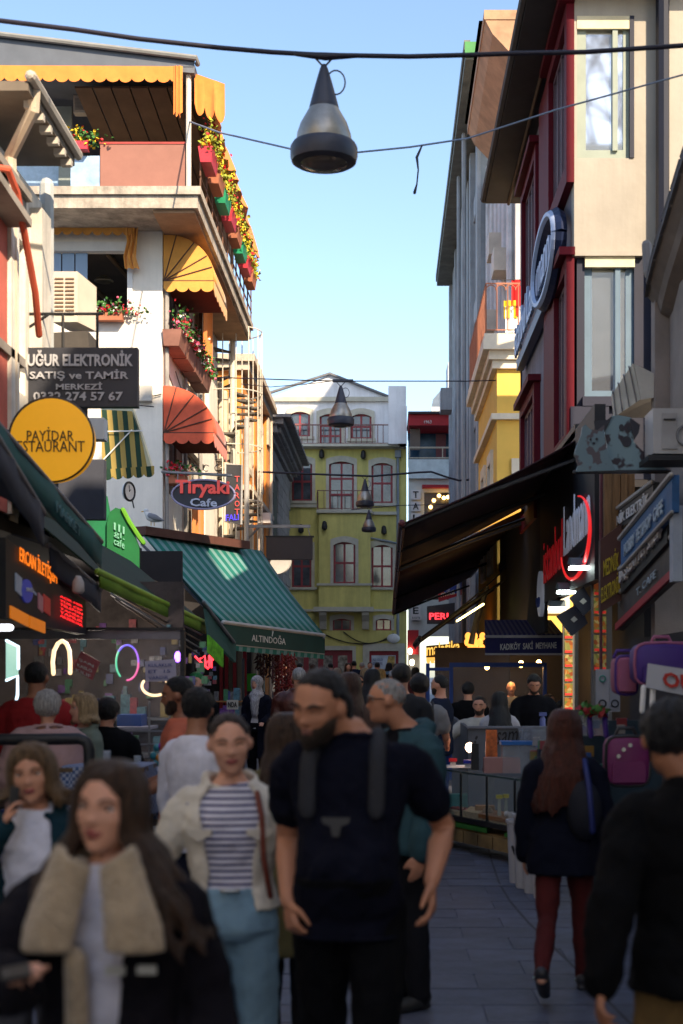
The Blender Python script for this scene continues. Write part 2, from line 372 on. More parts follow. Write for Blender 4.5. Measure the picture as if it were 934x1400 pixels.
# dutch awnings (quarter-round) on the street side
def dutch(zh, r, y0, y1, mat, px, dz=.0):
    d = thing('dutch_awning', px, 'awning', (-4.43, y0, zh - .2), 'round canvas awnings on the cafe building'); n = 12; rows = []
    prof = [Vector((-4.42 + .98 * r * math.sin(math.pi / 2 * i / n) * 1.1, 0, zh + r * math.cos(math.pi / 2 * i / n) ** .9 - .02)) for i in range(n + 1)]
    for p in prof:
        rows.append([Vector((p.x, y0 + (y1 - y0) * j / 4, p.z)) for j in range(5)])
    ob('canvas', MB().sheet(rows, .015), mat, d, 'all')
    hub = Vector((-4.41, y0, zh - .02))
    side = MB(); side.prism([hub] + [p + Vector((0, y0, 0)) for p in prof], (0, -.02, 0)); ob('side_panel', side, mat, d)
    for i in (2, 5, 8, 10, 12):
        p = prof[i] + Vector((0, y0 - .03, 0))
        ob('rib', MB().tube([hub + Vector((0, -.03, 0)), p], .012, 5), M('rib_dark', (.10, .045, .03), .7), d)
    e = prof[-1]
    ob('valance', scallop(hub + Vector((0, -.025, 0)), (e.x, y0 - .025, e.z), .22, 4, amp=.35), mat, d)
    ob('valance', scallop((e.x, y0, e.z), (e.x, y1, e.z), .26, 6, amp=.3), mat, d)
    ob('lining', MB().slab((-4.40, y0 + .03, zh - .05), (e.x - .03, y0 + .03, zh - .05), (e.x - .03, y1, zh - .05), (-4.40, y1, zh - .05), .02), M('lining_red', (.16, .03, .015), .9), d)
dutch(zat(382, 28), .92, 28.05, 30.3, YELLOWC, 'yellow quarter-round awning with scalloped edge on white wall')
dutch(zat(590, 28), .92, 28.05, 30.3, REDC, 'brick red quarter-round awning above the oval cafe sign')
ob('curtain', MB().sheet([[(-4.2 + .06 * math.sin(i * 1.9), 32.4 + i * .18, z) for i in range(9)] for z in (10.6, 9.9, 9.2)], .015), ORANGE, W)
ob('awning', MB().slab((-4.43, 32.2, 11.0), (-4.43, 34.2, 11.0), (-3.75, 34.2, 10.5), (-3.75, 32.2, 10.5), .02), ORANGE, W)
ob('curtain', MB().sheet([[(-4.25 + .05 * math.sin(i * 1.7), 30.9 + i * .2, z) for i in range(9)] for z in (6.1, 5.5, 4.9)], .015), ORANGE, W)
# roof terrace
ob('terrace_slab', MB().box((-9, 26.6, 10.56), (-3.55, 37, 10.9)).box((-9, 26.54, 10.8), (-3.49, 37.05, 10.95)), SLABC, W)
ob('terrace_soffit', MB().box((-4.40, 26.7, 10.50), (-3.62, 36.9, 10.559)), M('soffit_tan', (.36, .22, .13), .9, var=.25), W)
ob('terrace_wall', MB().box((-9, 32, 10.95), (-4.2, 32.2, 13.5)), M('soffit_tan'), W)
YT = 26.62; fT = Fr((0, YT, 0), (1, 0, 0), (0, -1, 0))
tx = lambda px: xat(px, YT); tz = lambda py: zat(py, YT)
ob('parapet_panel', MB().bx(fT, tx(137), tx(253), tz(255), tz(197), -.05, .0), M('dusty_brown_panel', (.30, .135, .10), .75, var=.12, scale=2), W)
ob('parapet_trim', MB().bx(fT, tx(136), tx(254), tz(196.9), tz(194), -.06, .012), M('red_trim', (.35, .05, .04), .6), W)
ob('glass_screen', MB().bx(fT, tx(96), tx(136), tz(254), tz(212), -.05, -.03), M('pale_glass', (.35, .5, .68), .12, var=.3), W)
ob('terrace_window', MB().wall(Fr((0, 28.2, 0), (1, 0, 0), (0, -1, 0)), (-8.5, xat(98, 28.2)), (10.95, 13.1), [(-8.3, xat(80, 28.2), 11.2, 12.9)], .1), M('grey_green_frame', (.27, .31, .29), .6), W)
ob('terrace_pane', MB().box((-8.4, 28.25, 11.1), (xat(80, 28.2) + .02, 28.28, 13)), M('pale_glass'), W)
ob('post', MB().tube([(tx(258), YT - .02, 10.9), (tx(258), YT - .02, tz(95))], .05, 8), M('cream_paint', (.68, .62, .52), .6), W)
ob('post', MB().tube([(tx(258), 34, 10.9), (tx(258), 34, 13)], .045, 8), M('cream_paint'), W)
ROOFG = M('roof_grey', (.13, .14, .16), .6, var=.2)
rf = ob('roof', MB().slab((-9, YT - .15, tz(62)), (tx(268), YT - .15, tz(94)), (tx(268), 38, 13.2), (-9, 38, tz(62)), .14), ROOFG, W)
ob('fascia', MB().prism([(-9, YT - .16, tz(96)), (tx(266), YT - .16, tz(96)), (tx(268), YT - .16, tz(84)), (-9, YT - .16, tz(40))], (0, .06, 0)), M('fascia_slate', (.10, .115, .14), .6, var=.12), rf)
ob('gutter', MB().tube([(-9, YT - .22, tz(38)), (tx(271), YT - .22, tz(86)), (tx(271), YT - .1, tz(90))], .055, 8), M('gutter_grey', (.22, .22, .21), .5), rf)
for i in range(6):       # inner sloping terrace canopy with ribs
    x0, x1 = tx(95) + i * (tx(250) - tx(95)) / 6, tx(95) + (i + 1) * (tx(250) - tx(95)) / 6
    ob('canopy_panel', MB().slab((x0 + .015, 27.0, 13.0), (x1 - .015, 27.0, 13.0), (x1 - .015 + .25, 31.8, 12.0), (x0 + .015 + .25, 31.8, 12.0), .04), M('canopy_brown', (.17, .105, .065), .85, var=.2), W)
ob('valance', scallop((-9, YT - .2, tz(95)), (tx(252), YT - .2, tz(97)), .3, 22, amp=.22, fold=.012), ORANGE, W)
rows = [[(tx(240) + .016 * i + .01 * math.sin(i * 2.2), YT - .21 - .03 * math.sin(i * 2.5), z + (.05 * math.sin(i * 1.6) if z < 12.5 else 0)) for i in range(10)] for z in (tz(97), tz(125), tz(163))]
ob('curtain', MB().sheet(rows, .012), ORANGE, W)
sa = thing('terrace_awning', 'long orange awning hanging along the terrace edge above the street', 'awning', (-3.4, 27, 12.6))
n = 40; rows = [[], [], []]
for i in range(n + 1):
    y = 26.7 + 9.2 * i / n; ww = .05 * math.sin(i * 1.7) + .03 * math.sin(i * .6)
    rows[0].append((-3.62, y, 13.12)); rows[1].append((-3.36 + ww * .5, y, 12.7)); rows[2].append((-3.22 + ww, y, 12.3 - .1 * abs(math.sin(i * .8)) - .14 * math.sin(i * .25)))
ob('canvas', MB().sheet(rows, .014), ORANGE, sa)
ob('valance', scallop((-3.62, 26.66, 13.1), (-3.05, 26.66, 12.9), .75, 3, amp=.25, fold=.04), ORANGE, sa)
RAIL = thing('terrace_railing', 'rusty terrace railing along the street edge of the white building', 'railing', (-3.5, 27, 10.9))
for z in (11.2, 11.5, 11.8): ob('rail', MB().tube([(-3.52, 26.7, z), (-3.52, 36.8, z)], .018, 5), M('rust', (.16, .08, .05), .8), RAIL)
for i in range(12): ob('post', MB().tube([(-3.52, 26.75 + i * .9, 10.95), (-3.52, 26.75 + i * .9, 11.85)], .018, 5), M('rust'), RAIL)
def flowers(parent, c, s, cols, n, seed, lm=None):
    """a clump of leaves and blossoms: many small faces"""
    rr = random.Random(seed); b = MB()
    lm = lm or M('leaf_green', (.05, .16, .03), .7, var=.4, scale=20)
    mats = [lm] + cols
    for i in range(int(n * 1.5)):
        b.mi = 0 if rr.random() < .6 else rr.randint(1, len(cols))
        p = Vector((c[0] + rr.gauss(0, s[0] * .5), c[1] + rr.uniform(-s[1], s[1]), c[2] + abs(rr.gauss(0, s[2] * .6)) - .2 * s[2]))
        r_ = rr.uniform(.018, .05); d = Vector((rr.gauss(0, 1), rr.gauss(0, 1), rr.gauss(0, 1))).normalized(); u = d.orthogonal().normalized(); v = d.cross(u)
        k = 5; b.add([p + (u * math.cos(2 * math.pi * j / k) + v * math.sin(2 * math.pi * j / k)) * r_ for j in range(k)] + [p + d * r_ * .6], [(j, (j + 1) % k, k) for j in range(k)])
    o = link('flowers', b.mesh('flowers', mats), parent); o['kind'] = 'stuff'; return o
PINK = M('blossom_pink', (.75, .12, .22), .6, var=0); RED = M('blossom_red', (.6, .02, .03), .6, var=0); YEL = M('blossom_yellow', (.85, .6, .03), .6, var=0); WHT = M('blossom_white', (.8, .76, .66), .6, var=0)
POTC = [M('pot_red', (.55, .04, .06), .5), M('pot_green', (.02, .30, .14), .5), M('pot_terracotta', (.42, .15, .08), .8)]
names = ['red', 'green', 'terracotta']
spots = ['first of the row at the near corner', 'second along from the corner', 'third along from the corner', 'fourth, where the yellow blossoms hang lowest', 'fifth along the rail', 'sixth along the rail', 'seventh along the rail', 'last of the row at the far end']
for i in range(8):
    y = 27.0 + i * 1.15; k = (0, 2, 1)[i % 3]; z = 11.42
    p = thing('flower_pot', f'{names[k]} flower box on the terrace rail, {spots[i]}', 'flower pot', (-3.4, y, z), 'flower boxes on the terrace railing')
    bm_ = MB().hexa([(-3.5, y - .4, z), (-3.3, y - .4, z), (-3.3, y + .4, z), (-3.5, y + .4, z), (-3.54, y - .45, z + .28), (-3.26, y - .45, z + .28), (-3.26, y + .45, z + .28), (-3.54, y + .45, z + .28)])
    ob('box', bm_, POTC[k], p); flowers(p, (-3.35, y, z + .3), (.16, .5, .45), [YEL, YEL, RED] if i != 1 else [RED, YEL], 260, i, M('leaf_yellow', (.25, .30, .03), .7, var=.3))
p = thing('flower_box', 'red flower box with yellow blossoms beside the terrace glass screen', 'flower pot', (tx(103), YT - .1, tz(208)))
ob('box', MB().bx(fT, tx(88), tx(122), tz(208), tz(197), -.02, .18), POTC[0], p); flowers(p, (tx(104), YT - .08, tz(198)), (.5, .1, .25), [YEL, RED, YEL], 200, 30)
for i in range(4):
    y = 28.5 + i * 1.2
    p = thing('planter', 'long terracotta planter of pink geraniums, ' + ('nearest on the wall under the yellow awning', 'second along the wall', 'third along the wall', 'farthest, by the blue pot cloth')[i], 'planter', (-4.25, y, 8.35), 'geranium planters on the cafe wall')
    ob('box', MB().hexa([(-4.4, y - .55, 8.3), (-4.1, y - .55, 8.3), (-4.1, y + .55, 8.3), (-4.4, y + .55, 8.3), (-4.42, y - .58, 8.62), (-4.04, y - .58, 8.62), (-4.04, y + .58, 8.62), (-4.42, y + .58, 8.62)]), M('planter_brown', (.24, .11, .08), .8, var=.3), p)
    flowers(p, (-4.08, y, 8.66), (.14, .58, .34), [PINK, PINK, RED, WHT], 300, 50 + i)
p = thing('window_flower_box', 'terracotta flower box with pink and white blossoms under the dark window', 'flower pot', (xat(147, 27.8), 27.8, 8.7))
ob('box', MB().bx(fW, uW(122), uW(170), zW(441), zW(431), .02, .22), POTC[2], p); flowers(p, (xat(147, 27.85), 27.85, zW(430)), (.62, .1, .22), [PINK, WHT, RED], 200, 77)
p = thing('wall_flower_box', 'small box of dark pink flowers beside the oval cafe sign', 'flower pot', (xat(233, 28), 28, 5))
ob('box', MB().box((-4.40, 28.1, zat(660, 28)), (-4.0, 28.5, zat(648, 28))), POTC[2], p); flowers(p, (-4.2, 28.2, zat(646, 28)), (.3, .2, .2), [PINK, RED], 150, 78)
# side rail with baskets near terrace, AC on terrace wall
def aircon(name, label, f, u, v, w_, h_, d, mat, grille=True):
    a = thing('air_conditioner', label, 'air conditioner', tuple(f.p(u + w_ / 2, v, d / 2)))
    ob('casing', MB().bx(f, u, u + w_, v, v + h_, 0, d), mat, a)
    for i in range(9):
        vv = v + h_ * (.16 + .08 * i)
        ob('louvre', MB().bx(f, u + w_ * .08, u + w_ * .62, vv, vv + h_ * .03, d + .001, d + .012), M('louvre_grey', (.3, .27, .24), .6), a)
    return a
aircon('ac', 'small cream air conditioner on the roof terrace wall', Fr((0, 28.15, 0), (1, 0, 0), (0, -1, 0)), xat(101, 28), zat(155, 28), .4, .34, .2, M('ac_cream', (.55, .50, .42), .6))
# ---------------- spiral staircase
S = thing('spiral_staircase', 'white spiral fire stair with a caged railing beside the cafe building', 'staircase', (xat(325, 36.5), 36.5, 4))
cx, cy = xat(318, 36.8), 36.8
CRM = M('stair_white', (.62, .57, .48), .6, var=.2)
ob('column', MB().tube([(cx, cy, gz(36)), (cx, cy, 10.9)], .07, 8), CRM, S)
ob('column', MB().tube([(xat(337, 35.9), 35.9, gz(36)), (xat(337, 35.9), 35.9, 8.3)], .06, 8), M('stair_grey', (.35, .34, .33), .6), S)
for i in range(34):
    a0, a1 = i * R(28), i * R(28) + R(30); z = 3.6 + i * .2
    ob('tread', MB().prism([(cx, cy, z), (cx + .72 * math.cos(a0), cy + .72 * math.sin(a0), z), (cx + .72 * math.cos(a1), cy + .72 * math.sin(a1), z)], (0, 0, -.05)), M('tread_dark', (.10, .085, .07), .7), S)
for i in range(14):
    a = i * 2 * math.pi / 14; x, y = cx + .76 * math.cos(a), cy + .76 * math.sin(a)
    ob('bar', MB().tube([(x, y, 3.5), (x, y, 10.7)], .016, 5), CRM, S)
for z in (3.6, 4.9, 6.3, 7.7, 9.1, 10.7): ob('hoop', MB().tube(ring((cx, cy, z), (0, 0, 1), .76, 0, 28, up=(0, 1, 0)), .016, 5, cap=False), CRM, S)
ob('landing', MB().box((-4.4, 35.6, 10.55), (cx, 37, 10.62)), SLABC, S)
# cream annexe behind the stair
A = thing('annexe_building', 'sunlit cream annexe wall with pipes behind the spiral stair', 'building', (-5, 40, 0))
fA = Fr((-4.62, 37.4, 0), (0, 1, 0), (1, 0, 0)); hA = [(.6, 1.5, 8.0, 9.6), (2.6, 3.6, 8.0, 9.6), (.6, 1.5, 5.0, 6.6), (2.6, 3.6, 5, 6.6), (4.5, 5.4, 5, 6.6)]
ob('wall', MB().wall(fA, (0, 6.5), (0, 9.9), hA, .25), M('cream_wall', (.70, .55, .34), .85, var=.15), A)
for h in hA: window(A, fA, *h, -.1, M('brown_frame'), GLASS, 1, 2)
ob('side_wall', MB().box((-9, 37.1, 0), (-4.62, 37.39, 9.9)), M('cream_wall'), A)
for y in (38.4, 39.6, 41.4, 43): ob('pipe', MB().tube([(-4.52, y, .3), (-4.52, y, 9.7)], .06, 7), M('pipe_cream', (.6, .5, .38), .6), A)
ob('aircon', MB().box((-4.6, 40.2, 6.9), (-4.2, 41, 7.5)), M('ac_cream'), A)
# ---------------- orange building
O = thing('orange_building', 'bright orange building with stone cornice and framed windows', 'building', (-5, 44, 0))
ORW = M('orange_wall', (.66, .255, .055), .85, var=.1, scale=1.2, bump=.1); TRIM = M('stone_trim', (.50, .42, .33), .85, var=.25, scale=5)
fO = Fr((-4.5, 44, 0), (0, 1, 0), (1, 0, 0)); YO = 44
hO = [(1.1, 2.3, 8.5, 10.4), (5.4, 6.6, 8.5, 10.4), (1.1, 2.3, 5.0, 7.0), (5.4, 6.6, 5, 7)]
ob('wall', MB().wall(fO, (0, 8.6), (0, 11.5), hO, .3), ORW, O); ob('side_wall', MB().box((-10, 44, 0), (-4.8, 44.3, 11.5)), ORW, O)
for h in hO:
    wo = window(O, fO, *h, -.12, M('brown_frame'), GLASS, 1, 2)
    ob('surround', MB().wall(fO, (h[0] - .22, h[1] + .22), (h[2] - .2, h[3] + .3), [h], .1, .08), TRIM, O)
for z, d, hh in ((11.5, .42, .22), (11.25, .25, .25), (7.55, .3, .16), (4.35, .34, .2)): ob('cornice', MB().box((-10, 44 - d * .7, z), (-4.5 + d, 52.6 + .1, z + hh)), TRIM, O)
ob('pilaster', MB().bx(fO, 7.4, 8.5, 0, 11.2, 0, .12), ORW, O); ob('pilaster', MB().bx(fO, 3.3, 4.4, 0, 11.2, 0, .1), ORW, O)
ob('quoin', MB().bx(fO, 7.5, 8.4, 10.2, 11.2, .12, .2), TRIM, O)
ob('drainpipe', MB().tube([(-4.3, 52.5, 1), (-4.3, 52.5, 11.2)], .06, 7), M('pipe_cream'), O)
ob('wall_box', MB().bx(fO, 4.6, 5.3, 7.05, 7.4, .02, .5), WHITEP, O)
# ---------------- grey stone building: every visible stone its own piece
G = thing('stone_building', 'weathered grey stone building with heavy projecting cornice', 'building', (-5, 53.5, 0))
GS = M('grey_stone', (.30, .29, .29), .9, var=.3, scale=3, bump=.35, bscale=14, rnd=.15); GSD = M('grey_mortar', (.16, .155, .155), .95)
ob('wall', MB().box((-10, 53.4, 0), (-4.52, 65.4, 10.9)), GSD, G)
sm = {}
def stone_piece(sx, sy, sz):
    k = (round(sx, 2), round(sy, 2), round(sz, 2))
    if k not in sm:
        e = .012; sm[k] = MB().hexa([(0, 0, 0), (sx, 0, 0), (sx, sy, 0), (0, sy, 0), (0, 0, sz), (sx, 0, sz), (sx, sy, sz), (0, sy, sz)]).mesh('stone', GS)
    return sm[k]
for r_ in range(22):
    z = 1.0 + r_ * .44; y = 53.4
    for j in range(5):
        ln_ = (1.9, 2.6)[(r_ + j) % 2]; 
        if y + ln_ > 65.4: break
        if 55.2 < y + ln_ / 2 < 57.0 and 4.8 < z < 9.6: y += ln_; continue
        o = link('stone', stone_piece(.09, ln_ - .03, .41), G); o.location = (-4.54 + random.uniform(0, .02), y, z); y += ln_
    o = link('stone', stone_piece(.8, .08, .41), G); o.location = (-5.33, 53.33, z)
ob('shutter', MB().box((-4.5, 55.3, 4.9), (-4.42, 56.9, 9.4)), M('green_black', (.02, .035, .03), .6), G)
for i, (z, d, hh) in enumerate(((10.75, .12, .2), (10.95, .3, .3), (11.25, .55, .22), (11.47, .85, .12))): ob('cornice', MB().box((-10, 53.4 - d * .5, z), (-4.45 + d, 65.4, z + hh)), GS, G)
for i in range(26): ob('dentil', MB().box((-4.2, 53.6 + i * .45, 10.99), (-4.02, 53.82 + i * .45, 11.2)), GS, G)
ob('parapet', MB().box((-10, 53.6, 11.59), (-4.7, 56.5, 12.7)), GS, G); ob('parapet', MB().box((-10, 56.5, 11.59), (-4.9, 65.4, 12.2)), GS, G)
# ---------------- olive green building closing the street
E = thing('green_building', 'olive green corner house with white attic storey and red framed windows', 'building', (-2, 66, gz(66)))
YG = 66.0; fG = Fr((0, YG, 0), (1, 0, 0), (0, -1, 0)); gx = lambda px: xat(px, YG); gzz = lambda py: zat(py, YG)
OLIVE = M('olive_plaster', (.68, .61, .20), .9, var=.10, scale=1.2, bump=.12, bscale=12, stain=.22); ATTIC = M('attic_white', (.84, .84, .86), .9, var=.08, scale=1, stain=.2)
GTRIM = M('pale_trim', (.52, .49, .40), .85, var=.15); RFR = M('red_frame', (.27, .03, .04), .5, var=.15)
def rc(a, b, c, d): return (gx(a), gx(c), gzz(d), gzz(b))        # photo box -> opening
arch = [rc(399, 631, 427, 685), rc(450, 631, 484, 699), rc(508, 633, 537, 688), rc(508, 745, 537, 803), rc(399, 745, 426, 803)]
mez = [rc(455, 846, 480, 862), rc(514, 846, 535, 862)]; doors = [rc(395, 889, 482, 950), rc(505, 890, 545, 950)]
ob('wall', MB().wall(fG, (gx(375), gx(556)), (-.2, gzz(611)), arch + mez + doors, .35), OLIVE, E)
att = [rc(396, 563, 424, 597), rc(437, 566, 467, 611), rc(480, 566, 508, 600)]
ob('attic_wall', MB().wall(fG, (gx(372), gx(532)), (gzz(611) + .001, gzz(549)), att, .3, -.05), ATTIC, E)
ob('gable', MB().prism([(gx(372), YG + .06, gzz(543)), (gx(532), YG + .06, gzz(543)), (gx(451), YG + .06, gzz(512))], (0, .3, 0)), ATTIC, E)
ob('roof_edge', MB().tube([(gx(370), YG - .05, gzz(537)), (gx(451), YG - .05, gzz(511)), (gx(533), YG - .05, gzz(543))], .07, 6, cap=False), M('roof_lead', (.15, .15, .16), .6), E)
ob('cornice', MB().bx(fG, gx(370), gx(532), gzz(549), gzz(543) - .001, -.3, .12), GTRIM, E)
ob('chimney', MB().box((gx(531), YG - .9, gzz(611)), (gx(555), YG + 1.5, gzz(533))).box((gx(544), YG - .95, gzz(611)), (gx(556), YG - .1, gzz(560))), ATTIC, E)
def surround(h, base, rise=.14, wd=.14):
    u0, u1, v0, v1 = h; n = 10; pts = []
    outer = [(u0 - wd, v0)] + [(u0 - wd, v1 - .02)] + [(u0 - wd + (u1 - u0 + 2 * wd) * i / n, v1 - .02 + wd + rise * math.sin(math.pi * i / n)) for i in range(n + 1)] + [(u1 + wd, v1 - .02), (u1 + wd, v0)]
    inner = [(u1, v0)] + [(u1 - (u1 - u0) * i / n, v1 - rise + .0 + rise * math.sin(math.pi * i / n)) for i in range(n + 1)] + [(u0, v0)]
    m = MB(); N_ = len(inner)
    ro = [outer[0]] + outer[2:-2] + [outer[-1]]; ri = inner[::-1]
    V = []; F = []
    for nn in (.07, 0 - .02):
        V += [fG.p(a, b_, nn) for a, b_ in ro] + [fG.p(a, b_, nn) for a, b_ in ri]
    k = len(ro)
    for i in range(k - 1):
        F += [(i, i + 1, k + i + 1, k + i), (2 * k + i, 2 * k + k + i, 2 * k + k + i + 1, 2 * k + i + 1), (i, 2 * k + i, 2 * k + i + 1, i + 1), (k + i, k + i + 1, 3 * k + i + 1, 3 * k + i)]
    m.add(V, F); return ob('surround', m, GTRIM, base)
for h in arch + att:
    isdoor = h in (arch[1], att[1])
    wi = window(E, fG, *h, -.1, RFR, GLASS, 2, 3 if isdoor else 2, fw=.09, name='window'); surround(h, wi)
    if not isdoor: ob('sill', MB().bx(fG, h[0] - .2, h[1] + .2, h[2] - .13, h[2] - .002, -.05, .14), GTRIM, wi)
for h in mez: wi = window(E, fG, *h, -.1, RFR, GLASS, 2, 1, fw=.07); surround(h, wi, .08)
wi = window(E, fG, *doors[0], -.1, RFR, M('door_glass', (.22, .2, .17), .15, var=.8, scale=6), 4, 1, fw=.24, name='door'); ob('surround', MB().wall(fG, (doors[0][0], doors[0][1] + .16), (-.2, doors[0][3] + .2), [doors[0]], .1, .07), GTRIM, wi)
wi = window(E, fG, *doors[1], -.1, M('signal_red_frame', (.30, .012, .025), .5), GLASS_DARK, 1, 1, fw=.2, name='door'); ob('surround', MB().wall(fG, (doors[1][0] - .3, doors[1][1] + .3), (-.2, doors[1][3] + .35), [doors[1]], .1, .07), GTRIM, wi)
ps = one('poster', MB().bx(fG, gx(508), gx(541), gzz(932), gzz(896), -.08, -.05), M('poster_white', (.5, .55, .62), .5, var=.2), 'pale poster with blue and yellow picture in red doorway', 'poster')
ob('picture', MB().prism([fG.p(gx(524), gzz(931), -.045), fG.p(gx(540), gzz(931), -.045), fG.p(gx(540), gzz(897), -.045), fG.p(gx(531), gzz(897), -.045)], (0, -.006, 0)), M('poster_picture', (.45, .30, .08), .5, var=.9, scale=3), ps)
text(ps, 'ALL YOUR\nBEST TIME', fG.p(gx(509.5), gzz(909), -.045), (gx(523) - gx(509), 0, 0), (0, 0, .3), M('ink_blue', (.03, .05, .2), .6, var=0), n=(0, -1, 0))
# central bay
bay = (gx(436), gx(507)); hb = rc(456, 741, 486, 798); fB = Fr((0, YG - .75, 0), (1, 0, 0), (0, -1, 0))
kx = lambda px: xat(px, YG - .75); kz = lambda py: zat(py, YG - .75)
hb = (kx(456), kx(486), kz(798), kz(741))
by = ob('bay', MB().wall(fB, (kx(436), kx(506.5)), (kz(834), kz(702)), [hb], .25), OLIVE, E)
ob('bay_side', MB().box((kx(436), YG - .5, kz(834)), (kx(436) + .2, YG, kz(702))), OLIVE, by); ob('bay_side', MB().box((kx(506.5) - .2, YG - .5, kz(834)), (kx(506.5), YG, kz(702))), OLIVE, by)
wi = window(E, fB, *hb, -.1, RFR, GLASS, 2, 2, fw=.09); fGs = fG; fG = fB; surround(hb, wi); fG = fGs
for a, b_, z0, z1, d in ((434, 509, 704, 699.5, .9), (434, 509, 802, 799, .82), (430, 511, 837, 831, .95)):
    ob('string_course', MB().box((gx(a), YG - d, gzz(z0)), (gx(b_), YG + .05, gzz(z1))), GTRIM, E)
for a, b_, z0, z1 in ((390, 434, 694, 690), (509, 545, 704, 700), (509, 545, 806, 803), (390, 434, 806, 803), (390, 430, 836, 833), (511, 556, 836, 833), (390, 555, 614, 610)):
    ob('string_course', MB().bx(fG, gx(a), gx(b_), gzz(z0), gzz(z1), -.02, .16), GTRIM, E)
for px in (442, 500):
    ob('bracket', MB().prism([(gx(px) - .16, YG, gzz(837)), (gx(px) - .16, YG - .85, gzz(838)), (gx(px) - .16, YG - .8, gzz(842)), (gx(px) - .16, YG - .4, gzz(850)), (gx(px) - .16, YG - .25, gzz(860)), (gx(px) - .16, YG, gzz(861))], (.32, 0, 0)), GTRIM, E)
def railing(parent, pts, z0, z1, n, mat, r_=.025):
    rl = ob('railing', MB().tube([Vector((*p, z1)) for p in pts], r_ * 1.3, 5), mat, parent); ob('rail', MB().tube([Vector((*p, z0)) for p in pts], r_, 5), mat, rl)
    for (a, b_) in zip(pts, pts[1:]):
        a, b_ = Vector(a), Vector(b_); k = max(1, int((b_ - a).length / n))
        for i in range(k + 1): p = a.lerp(b_, i / k); ob('baluster', MB().tube([(*p, z0), (*p, z1)], r_ * .75, 4), mat, rl)
    return rl
RUSTR = M('rust_red_rail', (.22, .11, .10), .7)
railing(E, [(gx(392), YG - .6), (gx(546), YG - .6)], gzz(609), gzz(584), .24, RUSTR); ob('balcony_floor', MB().box((gx(390), YG - .65, gzz(613)), (gx(546), YG, gzz(609.5))), GTRIM, E)
railing(E, [(gx(435), YG), (gx(435), YG - .85), (gx(508), YG - .85), (gx(508), YG)], gzz(698), gzz(674), .3, RUSTR, .018)
lampn = ['beside the middle balcony door, left', 'beside the middle balcony door, right', 'left of the bay window', 'right of the bay window', 'at the far left by the grey building', 'under the bay, left', 'under the bay, right']
for i, (px, py) in enumerate(((440, 623), (497, 624), (445, 723), (525, 727), (412, 725), (445, 822), (498, 823))):
    yb = YG - (.75 if i in (2,) else 0); l = thing('wall_lamp', 'small black wall lamp on green house, ' + lampn[i], 'wall lamp', (gx(px), yb, gzz(py)), 'wall lamps on the green house')
    ob('shade', MB().lathe((gx(px), yb - .2, gzz(py)), [(.05, .26), (.1, .2), (.13, 0), (.12, -.1), (.04, -.16)], 10), BLACK, l); ob('arm', MB().tube([(gx(px), yb, gzz(py)), (gx(px), yb - .2, gzz(py) + .1)], .02, 5), BLACK, l)
ob('drainpipe', MB().tube([(gx(544), YG - .12, gzz(620)), (gx(544), YG - .12, gzz(870))], .07, 7), M('pipe_bluegrey', (.2, .23, .26), .5), E)
ob('drainpipe', MB().tube([(gx(508), YG - .12, gzz(736)), (gx(543), YG - .12, gzz(743))], .05, 7), M('pipe_bluegrey'), E)
ob('hopper', MB().box((gx(540), YG - .25, gzz(626)), (gx(548), YG, gzz(616))), M('pipe_bluegrey'), E)
ob('junction_box', MB().ell((gx(538), YG - .15, gzz(873)), (.3, .15, .22)), WHITEP, E)
ob('cable', MB().tube(sag((gx(445), YG - .1, gzz(868)), (gx(536), YG - .1, gzz(872)), .35), .03, 5), BLACK, E); ob('cable', MB().tube(sag((gx(470), YG - .1, gzz(864)), (gx(538), YG - .12, gzz(866)), .5), .025, 5), BLACK, E)
# ---------------- pale building with vertical letter sign
T = thing('pale_building', 'pale shop building with red topped roof terrace beside the green house', 'building', (3, 63, 0))
YP = 63.; fP = Fr((0, YP, 0), (1, 0, 0), (0, -1, 0)); px_ = lambda p: xat(p, YP); pz = lambda p: zat(p, YP)
hp = [(px_(580), px_(640), pz(820), pz(673)), (px_(574), px_(640), -.2, pz(870))]
PALE = M('pale_plaster', (.60, .60, .55), .85, var=.1); PRED = M('shop_red', (.38, .012, .02), .6)
ob('wall', MB().wall(fP, (px_(558.5), px_(660)), (-.2, pz(630)), hp, .3), PALE, T)
ob('window', MB().box((px_(580), YP + .2, pz(820)), (px_(640), YP + .25, pz(673))), M('warm_dark_glass', (.05, .035, .03), .2), T)
ob('awning_rail', MB().bx(fP, px_(577), px_(640), pz(668), pz(664), 0, .35), PRED, T)
ob('band', MB().bx(fP, px_(558.5), px_(660), pz(655), pz(629), -.1, .25), M('band_pale', (.62, .68, .68), .7), T)
ob('fascia', MB().box((px_(559), YP - .1, pz(582)), (px_(650), YP + 4, pz(567))), PRED, T); ob('roof', MB().box((px_(558), YP - .3, pz(567) + .002), (px_(650), YP + 4.2, pz(564))), M('roof_black', (.03, .03, .035), .6), T)
ob('terrace_wall', MB().box((px_(559), YP + 2, pz(629)), (px_(650), YP + 2.2, pz(582))), M('blue_dark_glass', (.03, .07, .12), .15, var=.6, scale=1), T)
ob('curtain', MB().box((px_(598), YP + 1.8, pz(628)), (px_(612), YP + 1.9, pz(584))), M('plum_curtain', (.16, .06, .07), .8), T); ob('curtain', MB().box((px_(561), YP + .6, pz(612)), (px_(575), YP + .7, pz(583))), M('timber_grey', (.16, .12, .1), .8), T)
railing(T, [(px_(560), YP - .2), (px_(650), YP - .2)], pz(627), pz(613), 1.0, M('rail_cream', (.5, .42, .32), .6), .03)
text(T, '1963', (px_(580), YP - .12, pz(579.5)), (px_(590) - px_(580), 0, 0), (0, 0, .14), WHITEP, n=(0, -1, 0))
tower = thing('glass_tower', 'distant pale rooftop structure with slanted glass behind the red roof', 'building', (3, 80, 12))
